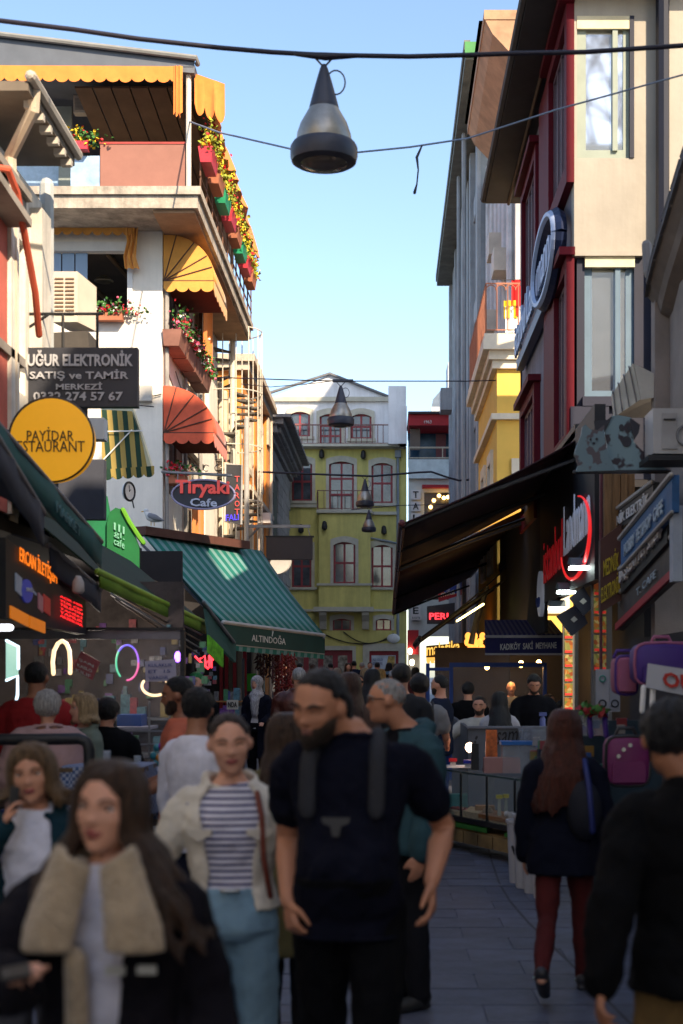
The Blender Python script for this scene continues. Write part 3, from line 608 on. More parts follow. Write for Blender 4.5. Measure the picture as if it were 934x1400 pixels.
kk = lambda p: xat(p, 80); kz2 = lambda p: zat(p, 80)
ob('wall', MB().box((kk(590), 80, 6), (kk(650), 86, kz2(556))), M('tower_wall', (.5, .53, .56), .7), tower)
ob('skylight', MB().prism([(kk(590), 80, kz2(556)), (kk(650), 80, kz2(556)), (kk(650), 80, kz2(533)), (kk(603), 80, kz2(533)), (kk(592), 80, kz2(546))], (0, 4, 0)), M('slate_glass', (.16, .2, .26), .2), tower)
ob('shaft', MB().box((kk(612), 79.6, kz2(533)), (kk(622), 82, kz2(497))), M('tower_wall'), tower)
sg = thing('letter_sign', 'vertical sign of white letter tiles with black capitals on pale wall', 'sign', (px_(568), YP - .2, pz(700)))
for i, ch in enumerate(['T', 'A', 'L', None, None, None, None, None, None, None, 'E']):
    if ch is None: continue
    y0 = pz(684 + i * 15.8); tl = ob('tile', MB().box((px_(562), YP - .3, y0), (px_(575), YP - .1, y0 + .42)), M('sign_white', (.72, .66, .62), .5, var=.05), sg)
    text(tl, ch, (px_(564.5), YP - .305, y0 + .07), (.25, 0, 0), (0, 0, .29), M('ink_black', (.008, .008, .01), .6, var=0), n=(0, -1, 0), bold=.02)
kf = one('small_plaque', MB().box((px_(562), YP - .3, pz(848)), (px_(576), YP - .1, pz(842))), M('sign_white'), 'small plaque reading köfte below the letter E', 'sign')
text(kf, 'KÖFTE', (px_(563.5), YP - .305, pz(846.8)), (.36, 0, 0), (0, 0, .12), M('ink_black'), n=(0, -1, 0))
GLOBE = M('globe_warm', (.9, .6, .2), .4, var=0, emit=(1, .62, .18), es=3.2)
for i, (a, b_, d) in enumerate(((588.5, 694.5, 'lowest on the left'), (593, 685.5, 'second up from the left'), (600, 679, 'topmost of the arc'), (606.5, 682, 'right of the topmost'), (612, 681, 'farthest right of the arc'))):
    one('globe_lamp', MB().ell((px_(a), YP - .35, pz(b_)), (.085, .085, .085), 12, 8), GLOBE, 'glowing round globe lamp in pale building window, ' + d, 'lamp', 'globe lamps in the window', 'all')
pb = one('red_sign', MB().box((px_(557), YP - .6, pz(895)), (px_(572), YP - .3, pz(862))), PRED, 'plain dark red panel on the pale building near the crowd', 'sign')
for i, (a, b_) in enumerate(((560.5, 891), (563, 906))):
    one('wall_light', MB().ell((px_(a), YP - .8, pz(b_)), (.1, .1, .14), 10, 8), M('bulb_white', (.9, .8, .6), .4, var=0, emit=(1, .8, .5), es=6), ('upper', 'lower')[i] + ' of two bright wall lights beside the green house', 'lamp', 'wall lights by the green house', 'all')

# ---------------- tall grey building on the right
K = thing('grey_block', 'tall grey concrete block with vertical fins and wide flat eave', 'building', (3, 36, 0))
KG = M('block_grey', (.40, .43, .46), .8, var=.15, scale=1.5, stain=.35); KD = M('block_dark', (.16, .17, .18), .8, var=.2)
XK = 2.62; ob('wall', MB().box((XK, 40, 0), (9, 57, 17.5)), M('block_glass', (.24, .27, .3), .4, var=.4, scale=.8), K)
for i in range(8):
    y = 40 + i * 2.38; ob('fin', MB().box((XK - .16 if i % 2 else XK - .1, y, 0), (XK - .003, y + (.55 if i % 2 else .8), 17.4)), KG, K)
for j in range(5): ob('floor_band', MB().box((XK - .06, 40.9, 2.9 + j * 3.1), (XK - .004, 56.5, 3.5 + j * 3.1)), KG, K)
ob('eave', MB().box((1.98, 36.2, 17.5), (9, 57.2, 17.75)).box((1.94, 36.1, 17.7), (2.1, 57.3, 17.95)), M('eave_green_grey', (.14, .155, .14), .8, var=.3), K)
ob('fascia', MB().box((1.96, 36.08, 17.55), (2.35, 36.2, 17.9)), M('fascia_green', (.05, .22, .06), .6), K)
ob('meter_box', MB().box((XK - .75, 50, zat(560, 50)), (XK - .35, 51, zat(530, 50))), KG, K)
ob('pipe', MB().tube([(XK - .42, 41, .3), (XK - .42, 41, 17.4)], .07, 7), KG, K); ob('pipe', MB().tube([(XK - .4, 44.5, .3), (XK - .4, 44.5, 17.4)], .06, 7), KG, K)
# building with the tan soffit
N1 = thing('tan_eave_building', 'building with a peeling tan painted eave above the balcony', 'building', (3, 31, 0))
TAN = M('tan_soffit', (.42, .25, .15), .9, var=.25, scale=2, bump=.3, bscale=12)
x0, x1 = 2.05, 2.72
ob('eave', MB().slab((xat(655, 31), 31, zat(28, 31)), (2.9, 31, zat(28, 31)), (2.9, 36.8, zat(28, 31)), (xat(655, 31), 36.8, zat(28, 31)), .0).box((x0, 30.2, 15.75), (3.4, 36.6, 15.95)), TAN, N1)
ob('cove', MB().prism([(x0 + .02, 30.22, 15.75), (x0 + .18, 30.22, 15.45), (2.75, 30.22, 14.9), (2.75, 30.22, 15.75)], (0, 6.3, 0)), TAN, N1)
ob('wall', MB().box((2.75, 30.6, 0), (8, 39.9, 15.7)), M('panel_offwhite', (.45, .45, .44), .8, var=.2), N1)
for y in (31.0, 32.3, 33.4, 34.6, 36.0, 37.5): ob('pipe', MB().tube([(2.66, y, 8.8), (2.66, y, 15.2)], .08, 7), M('pipe_white', (.55, .56, .58), .6), N1)
for y, z in ((31.5, 10.8), (33, 11.6), (34.5, 10.2)): ob('aircon', MB().box((2.35, y, z), (2.72, y + .75, z + .5)), M('ac_cream'), N1)
# ---------------- yellow building with balcony
Yb = thing('yellow_building', 'sunlit yellow building with white cornice below a laundry balcony', 'building', (2.5, 30, 0))
YW = M('yellow_wall', (.80, .50, .10), .85, var=.08, scale=1.5); YT_ = M('cream_trim', (.74, .66, .52), .8, var=.12)
fY = Fr((2.26, 29.4, 0), (1, 0, 0), (0, -1, 0)); fYs = Fr((2.26, 29.4, 0), (0, 1, 0), (-1, 0, 0))
ob('wall', MB().wall(fY, (0, 3), (0, 8.5), [(.5, 1.3, 3.3, 6.0)], .3), YW, Yb)
hs_ = [(1.2, 2.0, 4.2, 6.4), (3.4, 4.2, 4.2, 6.4)]
ob('side_wall', MB().wall(fYs, (.31, 6), (0, 8.5), hs_, .25), YW, Yb)
for h in hs_: wi = window(Yb, fYs, *h, -.1, M('brown_frame'), GLASS, 1, 2); ob('surround', MB().wall(fYs, (h[0] - .2, h[1] + .2), (h[2] - .2, h[3] + .25), [h], .08, .06), YT_, wi)
wi = window(Yb, fY, .5, 1.3, 3.3, 6.0, -.1, M('dark_wood', (.09, .05, .035), .6), GLASS, 1, 3, name='window'); ob('surround', MB().wall(fY, (.3, 1.5), (3.1, 6.3), [(.5, 1.3, 3.3, 6)], .08, .06), YT_, wi)
for z, d, hh in ((8.5, .30, .2), (8.32, .18, .18), (8.15, .1, .16), (7.1, .12, .12)): ob('cornice', MB().box((2.26 - d, 29.4 - d, z), (5.2, 35.4, z + hh)), YT_, Yb)
bl = thing('balcony', 'small balcony with terracotta iron railing and hanging laundry', 'balcony', (2.3, 29.4, 8.7))
ob('floor', MB().box((1.98, 29.1, 8.701), (4.4, 35, 8.82)), YT_, bl)
railing(bl, [(4.0, 29.15), (2.02, 29.15), (2.02, 34.9)], 8.9, 9.85, .2, M('terracotta_rail', (.42, .17, .10), .7), .014)
for i in range(6): ob('scroll', MB().tube(ring((2.12 + i * .2, 29.15, 9.72), (0, -1, 0), .1, 0, 10, a0=0, a1=180), .011, 4), M('terracotta_rail'), bl)
for i, (px, w_, z0, z1, c_, lb) in enumerate(((710, .16, 9.3, 10.05, (.65, .02, .02), 'red'), (698, .14, 9.25, 9.62, (.75, .5, .02), 'yellow'), (704, .2, 8.95, 9.5, (.75, .72, .72), 'white'))):
    x = xat(px, 29.6); rows = [[(x - w_ + 2 * w_ * j / 8, 29.6 + .03 * math.sin(j * 1.7), z) for j in range(9)] for z in (z1, (z0 + z1) / 2, z0)]
    one('laundry', MB().sheet(rows, .008), M('cloth_' + lb, c_, .85, var=.1), lb + ' laundry hanging on the balcony line', 'laundry')
sstrip(sag((xat(672, 29.6), 29.6, 10.06), (xat(720, 29.6), 29.6, 10.06), .01), .008, BLACK, 'laundry_line', bl)
# ---------------- mauve building with red framed windows (right)
H = thing('mauve_building', 'mauve rendered building with dark red window frames and beige corner bay', 'building', (3, 18, 0))
MAUVE = M('mauve_render', (.22, .19, .215), .85, var=.1, scale=1.5, bump=.1, stain=.3); BEIGE = M('beige_render', (.40, .36, .30), .85, var=.08, scale=1.3, bump=.2, bscale=10, stain=.13)
NAVY = M('navy_cladding', (.006, .008, .026), .6, var=.25, scale=1.2); DRED = M('dark_red_trim', (.105, .004, .011), .6, var=.15, spec=.15)
XR = 2.36; fR = Fr((XR, 18.0, 0), (0, 1, 0), (-1, 0, 0))
hr = [(.2, 2.0, 8.3, 10.15), (.2, 1.35, 4.9, 6.95), (4.0, 6.0, 8.0, 9.8), (4.2, 6.2, 4.5, 6.2)]
ob('wall', MB().wall(fR, (.25, 7.3), (4.3, 10.4), hr, .3), MAUVE, H)
fZ = Fr((0, 18.0, 0), (1, 0, 0), (0, -1, 0)); zx = lambda p: xat(p, 18); zz_ = lambda p: zat(p, 18)
wu = (zx(789), zx(866), zz_(216), zz_(22)); wl = (zx(800), zx(868), zz_(543), zz_(350))
ob('bay_wall', MB().wall(fZ, (XR, zx(901)), (zz_(345), 10.6), [wu], .25), BEIGE, H)
ob('bay_lip', MB().bx(fZ, XR - .03, zx(880), zz_(351), zz_(345) - .002, -.25, .05), BEIGE, H)
ob('lower_wall', MB().wall(fZ, (XR + .04, zx(910)), (4.3, zz_(351) - .002), [wl], .25, -.04), NAVY, H)
ob('side_wall', MB().box((zx(907.5), 17.9, 0), (7, 18.3, 16)), BEIGE, H)
SAGE = M('sage_frame', (.26, .30, .25), .55, var=.12); SLATEB = M('slate_blue_frame', (.10, .16, .22), .5, var=.12)
MIRROR = M('mirror_glass', (.72, .76, .80), .04, var=0, metal=.9)
o = window(H, fZ, *wu, -.05, SAGE, MIRROR, 1, 1, fw=.12); 
ob('mullion', MB().bx(fZ, zx(838), zx(845), wu[2] + .1, wu[3] - .1, -.12, -.01), SAGE, o); ob('reveal', MB().bx(fZ, zx(861), zx(867), wu[2], wu[3], -.04, .02), NAVY, o); ob('head', MB().bx(fZ, wu[0], zx(861), wu[3] - .16, wu[3], -.03, .01), M('cream_sill', (.66, .58, .38), .7), o)
o = window(H, fZ, *wl, -.09, SLATEB, MIRROR, 1, 1, fw=.1); ob('mullion', MB().bx(fZ, zx(842), zx(849), wl[2] + .08, wl[3] - .08, -.16, -.03), SLATEB, o); ob('head', MB().bx(fZ, wl[0], wl[1], wl[3] - .14, wl[3], -.05, .01), M('cream_sill'), o)
ob('sill', MB().bx(fZ, zx(796), zx(872), wl[2] - .12, wl[2], -.1, .06), NAVY, H)
for i, h in enumerate(hr):
    wi = window(H, fR, *h, .03, M('plum_frame', (.10, .05, .06), .5), MIRROR, 4, 1, fw=.06)
    ob('surround', MB().wall(fR, (h[0] - .22, h[1] + .22), (h[2] - .25, h[3] + .16), [h], .1, .1), DRED, wi)
    ob('hood', MB().bx(fR, h[0] - .3, h[1] + .24, h[3] + .161, h[3] + .26, 0, .2), DRED, wi)
    if i < 2: ob('jamb_panel', MB().bx(fR, h[1] + .221, h[1] + 1.35, h[2] - .25, h[3] + .16, 0, .09), DRED, wi)
    for j in range(0): ob('blind', MB().bx(fR, h[0] + .1 + j * .45, h[0] + .3 + j * .45, h[2] + .1, h[3] - .1, -.26, -.24), M('blind_white', (.5, .5, .52), .7), wi)
EAV = M('eave_black', (.03, .026, .025), .7, var=.3); ev = ob('eave', MB().box((1.78, 17.62, 10.41), (7, 25.9, 10.55)), EAV, H)
ob('gutter', MB().tube([(1.76, 17.62, 10.5), (1.76, 25.95, 10.5)], .07, 8), EAV, ev); ob('soffit_batten', MB().tube([(2.2, 17.7, 10.40), (2.2, 25.9, 10.40)], .03, 6), M('timber_dark'), ev)
ob('roof', MB().prism([(1.78, 17.62, 10.56), (1.78, 25.9, 10.56), (4.5, 25.9, 11.3), (4.5, 17.62, 11.3)], (0, 0, .08)), M('roof_black'), H)
ob('drainpipe', MB().tube([(zx(903), 17.85, 4.5), (zx(903), 17.85, 12)], .085, 8), M('pipe_navy', (.006, .007, .016), .5), H)
ob('interior', MB().box((3.6, 18.4, 4.3), (3.7, 25, 10.4)), M('dim_interior'), H); ob('shade_panel', MB().box((2.31, 20.95, 2.45), (2.36, 29.3, 4.72)), M('shop_dark', (.02, .018, .02), .8), H); ob('ground_back_wall', MB().box((3.3, 18.3, 0), (3.4, 25.3, 4.3)), M('shop_dark', (.02, .018, .02), .8), H)  # long thin dark sheet stands in for the shade under the awnings
ob('ceiling', MB().box((XR, 18.0, 4.2), (3.5, 25.3, 4.29)), M('shop_dark'), H); ob('end_wall', MB().box((XR, 25.0, 4.3), (5, 25.3, 10.4)), MAUVE, H)
fl = ob('lower_cladding', MB().bx(fZ, XR - .05, zx(832), zz_(600), wl[2] - .125, -.2, .05), NAVY, H)
# letters sign high on the mauve wall
LS = thing('facade_sign', 'blue edged lettering sign with a big ring standing off mauve wall', 'sign', (2.2, 20, 7))
SB = M('sign_blue_face', (.42, .50, .68), .4, var=.08); SN = M('sign_navy_side', (.012, .02, .06), .4)
fQ = Fr((XR - .16, 25.0, 0), (0, -1, 0), (-1, 0, 0))
sgn = lambda px, py: (lambda Y: (25.0 - Y, zat(py, Y)))( (XR - .16) * FPX / (px - 530) )
ob('ring_back', MB().tube(ring(fQ.p(5.45, 7.5, -.02), (-1, 0, 0), .50, 0, 36, rx=1.3), .09, 6, cap=False), SN, LS); ob('ring_face', MB().tube(ring(fQ.p(5.45, 7.5, .06), (-1, 0, 0), .50, 0, 36, rx=1.3), .05, 6, cap=False), SB, LS)
ob('board', MB().bx(fQ, .7, 6.0, 7.02, 7.2, -.12, .0), SN, LS)
text(LS, 'istanbul', fQ.p(.8, 7.2, 0), fQ.u * 1.9 + Vector((0, 0, .06)), (0, 0, .55), SB, .04, n=(-1, 0, 0), bold=.01); text(LS, 'Landmann', fQ.p(2.9, 7.26, 0), fQ.u * 3.1 + Vector((0, 0, .08)), (0, 0, .58), SB, .04, n=(-1, 0, 0), bold=.01)
# ---------------- nearest right building
Q = thing('corner_shop_building', 'grey brown nearest right building with moulded curved eave', 'building', (3, 12, 0))
QW = M('brown_render', (.23, .195, .175), .9, var=.2, scale=2, bump=.15)
fN = Fr((0, 14.0, 0), (1, 0, 0), (0, -1, 0))
ob('wall', MB().box((xat(893, 14), 13.9, 0), (6, 14.1, 5.55)), QW, Q); ob('street_wall', MB().box((2.75, 7, 2.9), (3.2, 13.88, 5.5)), QW, Q)
wi = window(Q, Fr((0, 13.89, 0), (1, 0, 0), (0, -1, 0)), xat(927, 13.9), xat(990, 13.9), zat(575, 13.9), zat(505, 13.9), .0, M('cream_trim'), GLASS, 2, 1)
prof = [(884, 404), (887, 385), (895, 352), (905, 318), (917, 278), (930, 235), (945, 190), (960, 150)]
Yq = lambda i: 14.0 - .28 * i
e1 = []; 
for i, (a, b_) in enumerate(prof):
    y = Yq(i); p = at(a, b_, y); e1.append([p + Vector((0, 0, .10)), p, p + Vector((.1, 0, -.12)), p + Vector((.13, 0, -.22)), p + Vector((.26, 0, -.3)), p + Vector((.5, 0, -.42)), p + Vector((1.2, 0, -.42)), p + Vector((1.2, 0, .3))])
ob('eave', MB().loft(e1), M('eave_brown', (.15, .12, .10), .85, var=.25), Q)
for i in range(len(prof) - 1):
    a, b_ = e1[i], e1[i + 1]
    ob('tile', MB().slab(a[0].lerp(b_[0], .04), b_[0].lerp(a[0], .04), b_[7].lerp(a[7], .04), a[7].lerp(b_[7], .04), -.04).slab(a[1].lerp(b_[1], .04) - Vector((.02, 0, .02)), b_[1].lerp(a[1], .04) - Vector((.02, 0, .02)), b_[0].lerp(a[0], .04), a[0].lerp(b_[0], .04), .03), M('tile_slate', (.06, .055, .055), .8, var=.3), Q)
ob('drainpipe', MB().tube([at(884, 335, 14.1), at(886, 372, 14.05), at(901, 395, 14)], .05, 7), M('pipe_grey_brown', (.2, .18, .17), .7), Q)
ob('shop_wall', MB().box((2.62, 7, 0), (2.74, 15.4, 2.2)), M('shop_dark'), Q)
# ---------------- nearest left building
D = thing('old_left_building', 'old near left building with red pilasters, gutters and bracketed eave', 'building', (-4, 12, 0))
XL = -3.36; fD = Fr((XL, 8.5, 0), (0, 1, 0), (1, 0, 0))
PINKR = M('faded_red_paint', (.56, .14, .10), .85, var=.2); OFFW = M('old_white_paint', (.80, .75, .66), .85, var=.15, scale=4, bump=.2, stain=.4)
ob('wall', MB().wall(fD, (0, 5.5), (2.6, 6.4), [(2.9, 3.3, 4.2, 5.9), (4.25, 4.7, 4.4, 5.8)], .3), OFFW, D); ob('end_wall', MB().box((-8, 13.7, 2.6), (XL - .3, 14, 6.4)), OFFW, D)
for h in ((2.9, 3.3, 4.2, 5.9), (4.25, 4.7, 4.4, 5.8)): window(D, fD, *h, -.1, OFFW, GLASS, 1, 2)
for u0, u1, m_, n_ in ((2.0, 2.75, PINKR, .06), (3.45, 3.7, PINKR, .1), (3.72, 3.98, OFFW, .13), (4.85, 5.2, OFFW, .12)): ob('pilaster', MB().bx(fD, u0, u1, 3.2, 6.2, 0, n_), m_, D)
for z, d, hh in ((6.0, .10, .08), (6.081, .15, .07), (4.55, .13, .08), (4.46, .08, .089), (3.7, .15, .09)): ob('cornice', MB().bx(fD, 1.0, 4.35 if z > 5 else 4.2, z, z + hh, .0, d), M('stone_old', (.33, .29, .25), .9, var=.3), D)
ev = ob('eave', MB().box((-5, 11.8, 6.66), (-2.98, 13.55, 6.74)), M('soffit_grey', (.17, .14, .11), .85, var=.2), D)
ob('gutter', MB().tube([(-2.96, 11.8, 6.78), (-2.96, 13.6, 6.78)], .05, 8), M('gutter_pale', (.5, .46, .4), .6), ev)
for i in range(6): ob('bracket', MB().box((-3.07, 12.0 + i * .27, 6.60), (-2.97, 12.07 + i * .27, 6.659)), M('gutter_pale'), ev)
ob('drainpipe', MB().tube([(-2.98, 12.0, 6.76), (-3.0, 12.05, 6.6), (-3.26, 12.3, 6.3), (-3.27, 12.35, 5.9), (-3.27, 12.4, 3)], .055, 8), M('pipe_cream'), D)
ob('drainpipe', MB().tube([(-3.33, 13.9, 6.6), (-3.33, 13.9, 3.2)], .07, 8), M('pipe_bluish', (.45, .47, .46), .6), D)
ob('red_pipe', MB().tube([(-3.3, 11.55, 5.95), (-3.12, 11.7, 5.97), (-3.1, 11.9, 5.85), (-3.12, 12.6, 5.2), (-3.16, 12.9, 4.9)], .032, 8), M('pipe_red', (.55, .10, .05), .6), D)
ob('gutter_box', MB().slab((-3.3, 10.5, 5.75), (-3.05, 10.5, 5.75), (-3.05, 12.2, 5.65), (-3.3, 12.2, 5.65), -.07), M('stone_old'), D)
# ---------------- unseen houses: rows behind the camera, plus blocks added and sized for shade
BLK = M('apartment_render', (.74, .70, .62), .9, var=.1)
def block(lbl, a, b_):
    t = thing('unseen_block', lbl, 'building', (a[0], a[1], 0)); f = Fr((a[0], a[1], 0), (0, 1, 0), (-1, 0, 0))
    ob('wall', MB().box(a, b_), BLK, t)
    return t
block('unseen tall block added behind the nearest right shops to shade the left walls', (5.3, 4.95, 0), (6.65, 10.5, 22))  # added volume, placed to keep sun off the left facades
block('apartment block on the right behind the camera', (3.0, -45, 0), (7.2, 4.9, 13.5))
block('apartment block on the left behind the camera', (-12, -45, 0), (-3.6, 8.4, 12))
block('unseen narrow block added behind the mauve eave to shade the left side', (3.9, 18.6, 10.9), (4.75, 24.8, 17))  # invented storey that blocks sun from the stair and hanging sign
block('unseen high block added behind the beige corner house to shade the street end', (6.8, 34, 0), (20, 64, 29))  # added to hold direct sun off the green house
tr = thing('bare_tree', 'bare winter tree behind the camera that mirrors in the windows', 'tree', (8.6, -20, 0))
def limb(p, d, l, r_, depth, rr, mb):
    q = p + d * l; mb.tube([p, p.lerp(q, .5) + Vector((rr.gauss(0, .03), rr.gauss(0, .03), 0)) * l, q], [r_, r_ * .85, r_ * .65], 5)
    if depth == 0: return
    for i in range(3):
        nd = (d + Vector((rr.gauss(0, .45), rr.gauss(0, .45), rr.gauss(.05, .3)))).normalized(); limb(q, nd, l * rr.uniform(.62, .85), r_ * .7, depth - 1, rr, mb)
rr = random.Random(5); BARK = M('bark', (.02, .017, .015), .9)
tm = MB(); tm.tube([(8.6, -20, 0), (8.7, -20, 6), (8.6, -20.2, 13)], [.4, .34, .26], 8); ob('trunk', tm, BARK, tr)
cr_ = MB()
for a in range(5): limb(Vector((8.6, -20.1, 12 + a * 1.6)), Vector((math.cos(a * 1.3) * .55, math.sin(a * 1.3) * .3, .85)).normalized(), 4.6, .19, 5, rr, cr_)
ob('crown', cr_, BARK, tr)
# ================================================================== STREET OBJECTS
TEAL = M('teal_canvas', (.012, .10, .095), .75, var=.15); SLATEC = M('slate_canvas', (.05, .055, .075), .8, var=.2)
BOARD = M('sign_black', (.012, .012, .015), .5, var=.2); INKW = M('ink_white', (.62, .62, .62), .5, var=.12, scale=9); INKK = M('ink_black')
def emit(name, col, s, base=None): return M(name, base or (.3, .3, .3), .5, var=0, emit=col, es=s)
# ---- hanging street lamps on cables
TIN = M('lamp_aluminium', (.34, .32, .28), .38, var=.25, scale=5, metal=.7); LDARK = M('lamp_dark', (.035, .04, .06), .45, var=.3); LENS = M('lamp_lens', (.12, .11, .10), .15, var=.3)
def street_lamp(px, ytop, ybot, w_, Y, label):
    c = at(px, ybot, Y); h = (ybot - ytop) * Y / FPX; r = w_ / 2 * Y / FPX
    l = thing('street_lamp', label, 'street lamp', tuple(c), 'dome lamps hung over the street')
    ob('shade', MB().lathe(c, [(r * .80, h * .17), (r * .84, h * .20), (r * .80, h * .3), (r * .7, h * .4), (r * .5, h * .52), (r * .45, h * .55), (r * .2, h * .555)], 28), TIN, l, True)
    ob('neck', MB().lathe(c, [(r * .43, h * .53), (r * .45, h * .56), (r * .42, h * .6), (r * .26, h * .8), (r * .12, h * .96), (r * .06, h)], 20), LDARK, l, True)
    ob('rim', MB().lathe(c, [(r * .86, h * .0 + .0), (r * .96, h * .02), (r, h * .07), (r, h * .16), (r * .93, h * .2), (r * .8, h * .21), (r * .78, h * .1)], 28), LDARK, l, True)
    ob('lens', MB().lathe(c, [(r * .3, -h * .035), (r * .6, -h * .02), (r * .85, h * .03), (r * .8, h * .09)], 24), LENS, l, True)
    for k in (-1, 1): ob('hanger', MB().tube([c + Vector((0, 0, h * .97)), c + Vector((k * r * .35, 0, h * 1.1))], r * .03, 5), LDARK, l)
    ob('cable_loop', MB().tube(ring(c + Vector((r * .35, 0, h * .82)), (0, -1, 0), r * .36, 0, 18, rx=r * .28), r * .025, 5, cap=False), LDARK, l)
    return l
street_lamp(443, 88, 224, 92, 11.8, 'large dome street lamp hanging from the near black cable')
street_lamp(466, 527, 582, 37, 29.7, 'dome street lamp hanging in front of the white attic')
street_lamp(499, 655, 693, 25, 43, 'small dome lamp in front of the green house balcony')
street_lamp(504.5, 697, 727, 20, 52, 'smallest and lowest dome lamp before the green house')
CABLE = M('cable_black', (.012, .01, .022), .5, var=.2)
def cable(pts, Y, r_, label, mat=None):
    P_ = [at(a, b_, Y) for a, b_ in pts]
    one('cable', MB().tube(P_, r_, 6), mat or CABLE, label, 'cable', 'cables across the street', 'all')
cable([(-90, 20), (0, 28), (100, 40), (190, 53), (300, 65), (370, 71), (440, 75), (560, 77), (640, 75), (700, 73), (800, 71), (934, 62), (1010, 54)], 11.8, .021, 'thick black cable carrying the large dome lamp')
one('cable_bundle', MB().tube([at(405, 73.5, 11.78), at(445, 77, 11.78), at(490, 76, 11.78)], [.02, .035, .018], 6), CABLE, 'black tape bundle on the cable above the large lamp', 'cable', None, 'all')
P_ = [at(x_, y_, Y_) for x_, y_, Y_ in ((259, 166, 26.6), (300, 181, 24), (400, 204, 20), (480, 209, 18), (560, 201, 16.4), (640, 189, 15.2), (760, 150, 13.6), (934, 102, 12), (1010, 82, 11.5))]
one('cable', MB().tube(P_, [.016, .015, .013, .012, .011, .010, .009, .008, .008], 6), M('wire_blue', (.16, .2, .27), .6), 'thin slack blue grey wire behind the large lamp', 'cable', 'cables across the street', 'all')
one('dangling_wire', MB().tube([at(577, 199, 16), at(570, 215, 16), at(572, 232, 16), at(570, 252, 16), at(567, 263, 16)], [.01, .018, .01, .01, .02], 6), CABLE, 'broken wire end dangling below the thin wire', 'cable', None, 'all')
cable([(300, 516), (420, 520), (480, 521), (640, 521), (720, 519)], 29.7, .012, 'thin wire carrying the lamp before the attic')
cable([(330, 525), (370, 529), (430, 524), (460, 520)], 29.7, .008, 'thinner wire sagging into the attic lamp mount')
one('lamp_mount', MB().box(tuple(at(455, 522, 29.7) - Vector((0, .05, 0))), tuple(at(483, 519, 29.7) + Vector((0, .05, 0)))), LDARK, 'dark bar clamping the attic lamp to its wire', 'bracket')
cable([(352, 645), (400, 647), (450, 649), (510, 651), (545, 648), (570, 646), (590, 645), (610, 652), (628, 657), (640, 656), (665, 647), (700, 640)], 43, .03, 'sagging black cable above the green house balcony')
cable([(480, 697), (545, 691), (640, 689)], 52, .014, 'thin wire carrying the lowest lamp')
cable([(-40, 528), (20, 540), (60, 534), (150, 550), (210, 556)], 20, .008, 'thin wire behind the phone number sign')
# ---- near right awnings
MARO = M('maroon_canvas', (.028, .008, .010), .85, var=.3)
def big_awning(y0, y1, label, xw=2.34, zw=4.68, xf=.17, zf=3.63, mat=MARO, bar=None, valance=.18, grp='dark street awnings on the right', ribs=3):
    a = thing('awning', label, 'awning', (xw, y0, zw), grp); n = 6; rows = []
    for i in range(n + 1):
        k = i / n; x = xw + (xf - xw) * k; z = zw + (zf - zw) * k - .05 * math.sin(math.pi * k); rows.append([(x, y0 + (y1 - y0) * j / 8, z) for j in range(9)])
    ob('canvas', MB().sheet(rows, .02), mat, a, 'all'); ob('front_bar', MB().tube([(xf, y0 - .02, zf), (xf, y1 + .02, zf)], .045, 8), bar or M('bar_dark_red', (.10, .015, .018), .5), a)
    if valance: ob('valance', scallop((xf, y0, zf), (xf, y1, zf), valance, max(4, int((y1 - y0) * 2)), amp=.15), mat, a)
    for j in range(ribs):
        y = y0 + .06 + (y1 - y0 - .12) * j / max(1, ribs - 1); ob('arm', MB().tube([(xw, y, zw - .25), ((xw + xf) / 2, y, (zw + zf) / 2 - .12), (xf, y, zf - .04)], .028, 6), BLACK, a)
    ob('cassette', MB().box((xw - .1, y0, zw - .02), (xw + .06, y1, zw + .14)), BLACK, a)
    return a
big_awning(17.0, 23.55, 'large dark maroon awning, nearest on the right')
big_awning(24.0, 41, 'second dark maroon awning beyond the glowing gap', zw=4.66)
sl = one('gap_glow', MB().tube([(.5, 23.75, 3.78), (2.2, 23.75, 4.58)], .03, 6), emit('glow_amber', (1, .45, .06), .6), 'added amber glow tube for the lit facade seen between the maroon awnings', 'light', None, 'all')  # glowing tube added in place of the orange lit facade behind the gap
DKC = M('charcoal_canvas', (.022, .02, .022), .85, var=.35)
big_awning(27.5, 33, 'charcoal awning with frayed flaps above the golden letters', 2.4, 4.0, .62, 2.55, DKC, DARKMETAL, .12)
a3 = thing('folded_awning', 'grey folded awning flaps hanging edge on under the maroon awning', 'awning', (1.7, 29, 3.6))
for px0, py0, px1, py1 in ((665, 800, 644, 862), (650, 838, 640, 880)):
    p, q = at(px0, py0, 28), at(px1, py1, 28); ob('flap', MB().slab(p, p + Vector((.05, .5, 0)), q + Vector((.1, .5, 0)), q, .05), M('flap_grey', (.11, .105, .11), .8, var=.4), a3)
one('tube_light', MB().tube([at(625, 849, 27.3), at(661, 826, 27.3)], .018, 6), emit('tube_yellow', (1, .78, .25), 5), 'yellow tube light under the charcoal awning', 'light', None, 'all')
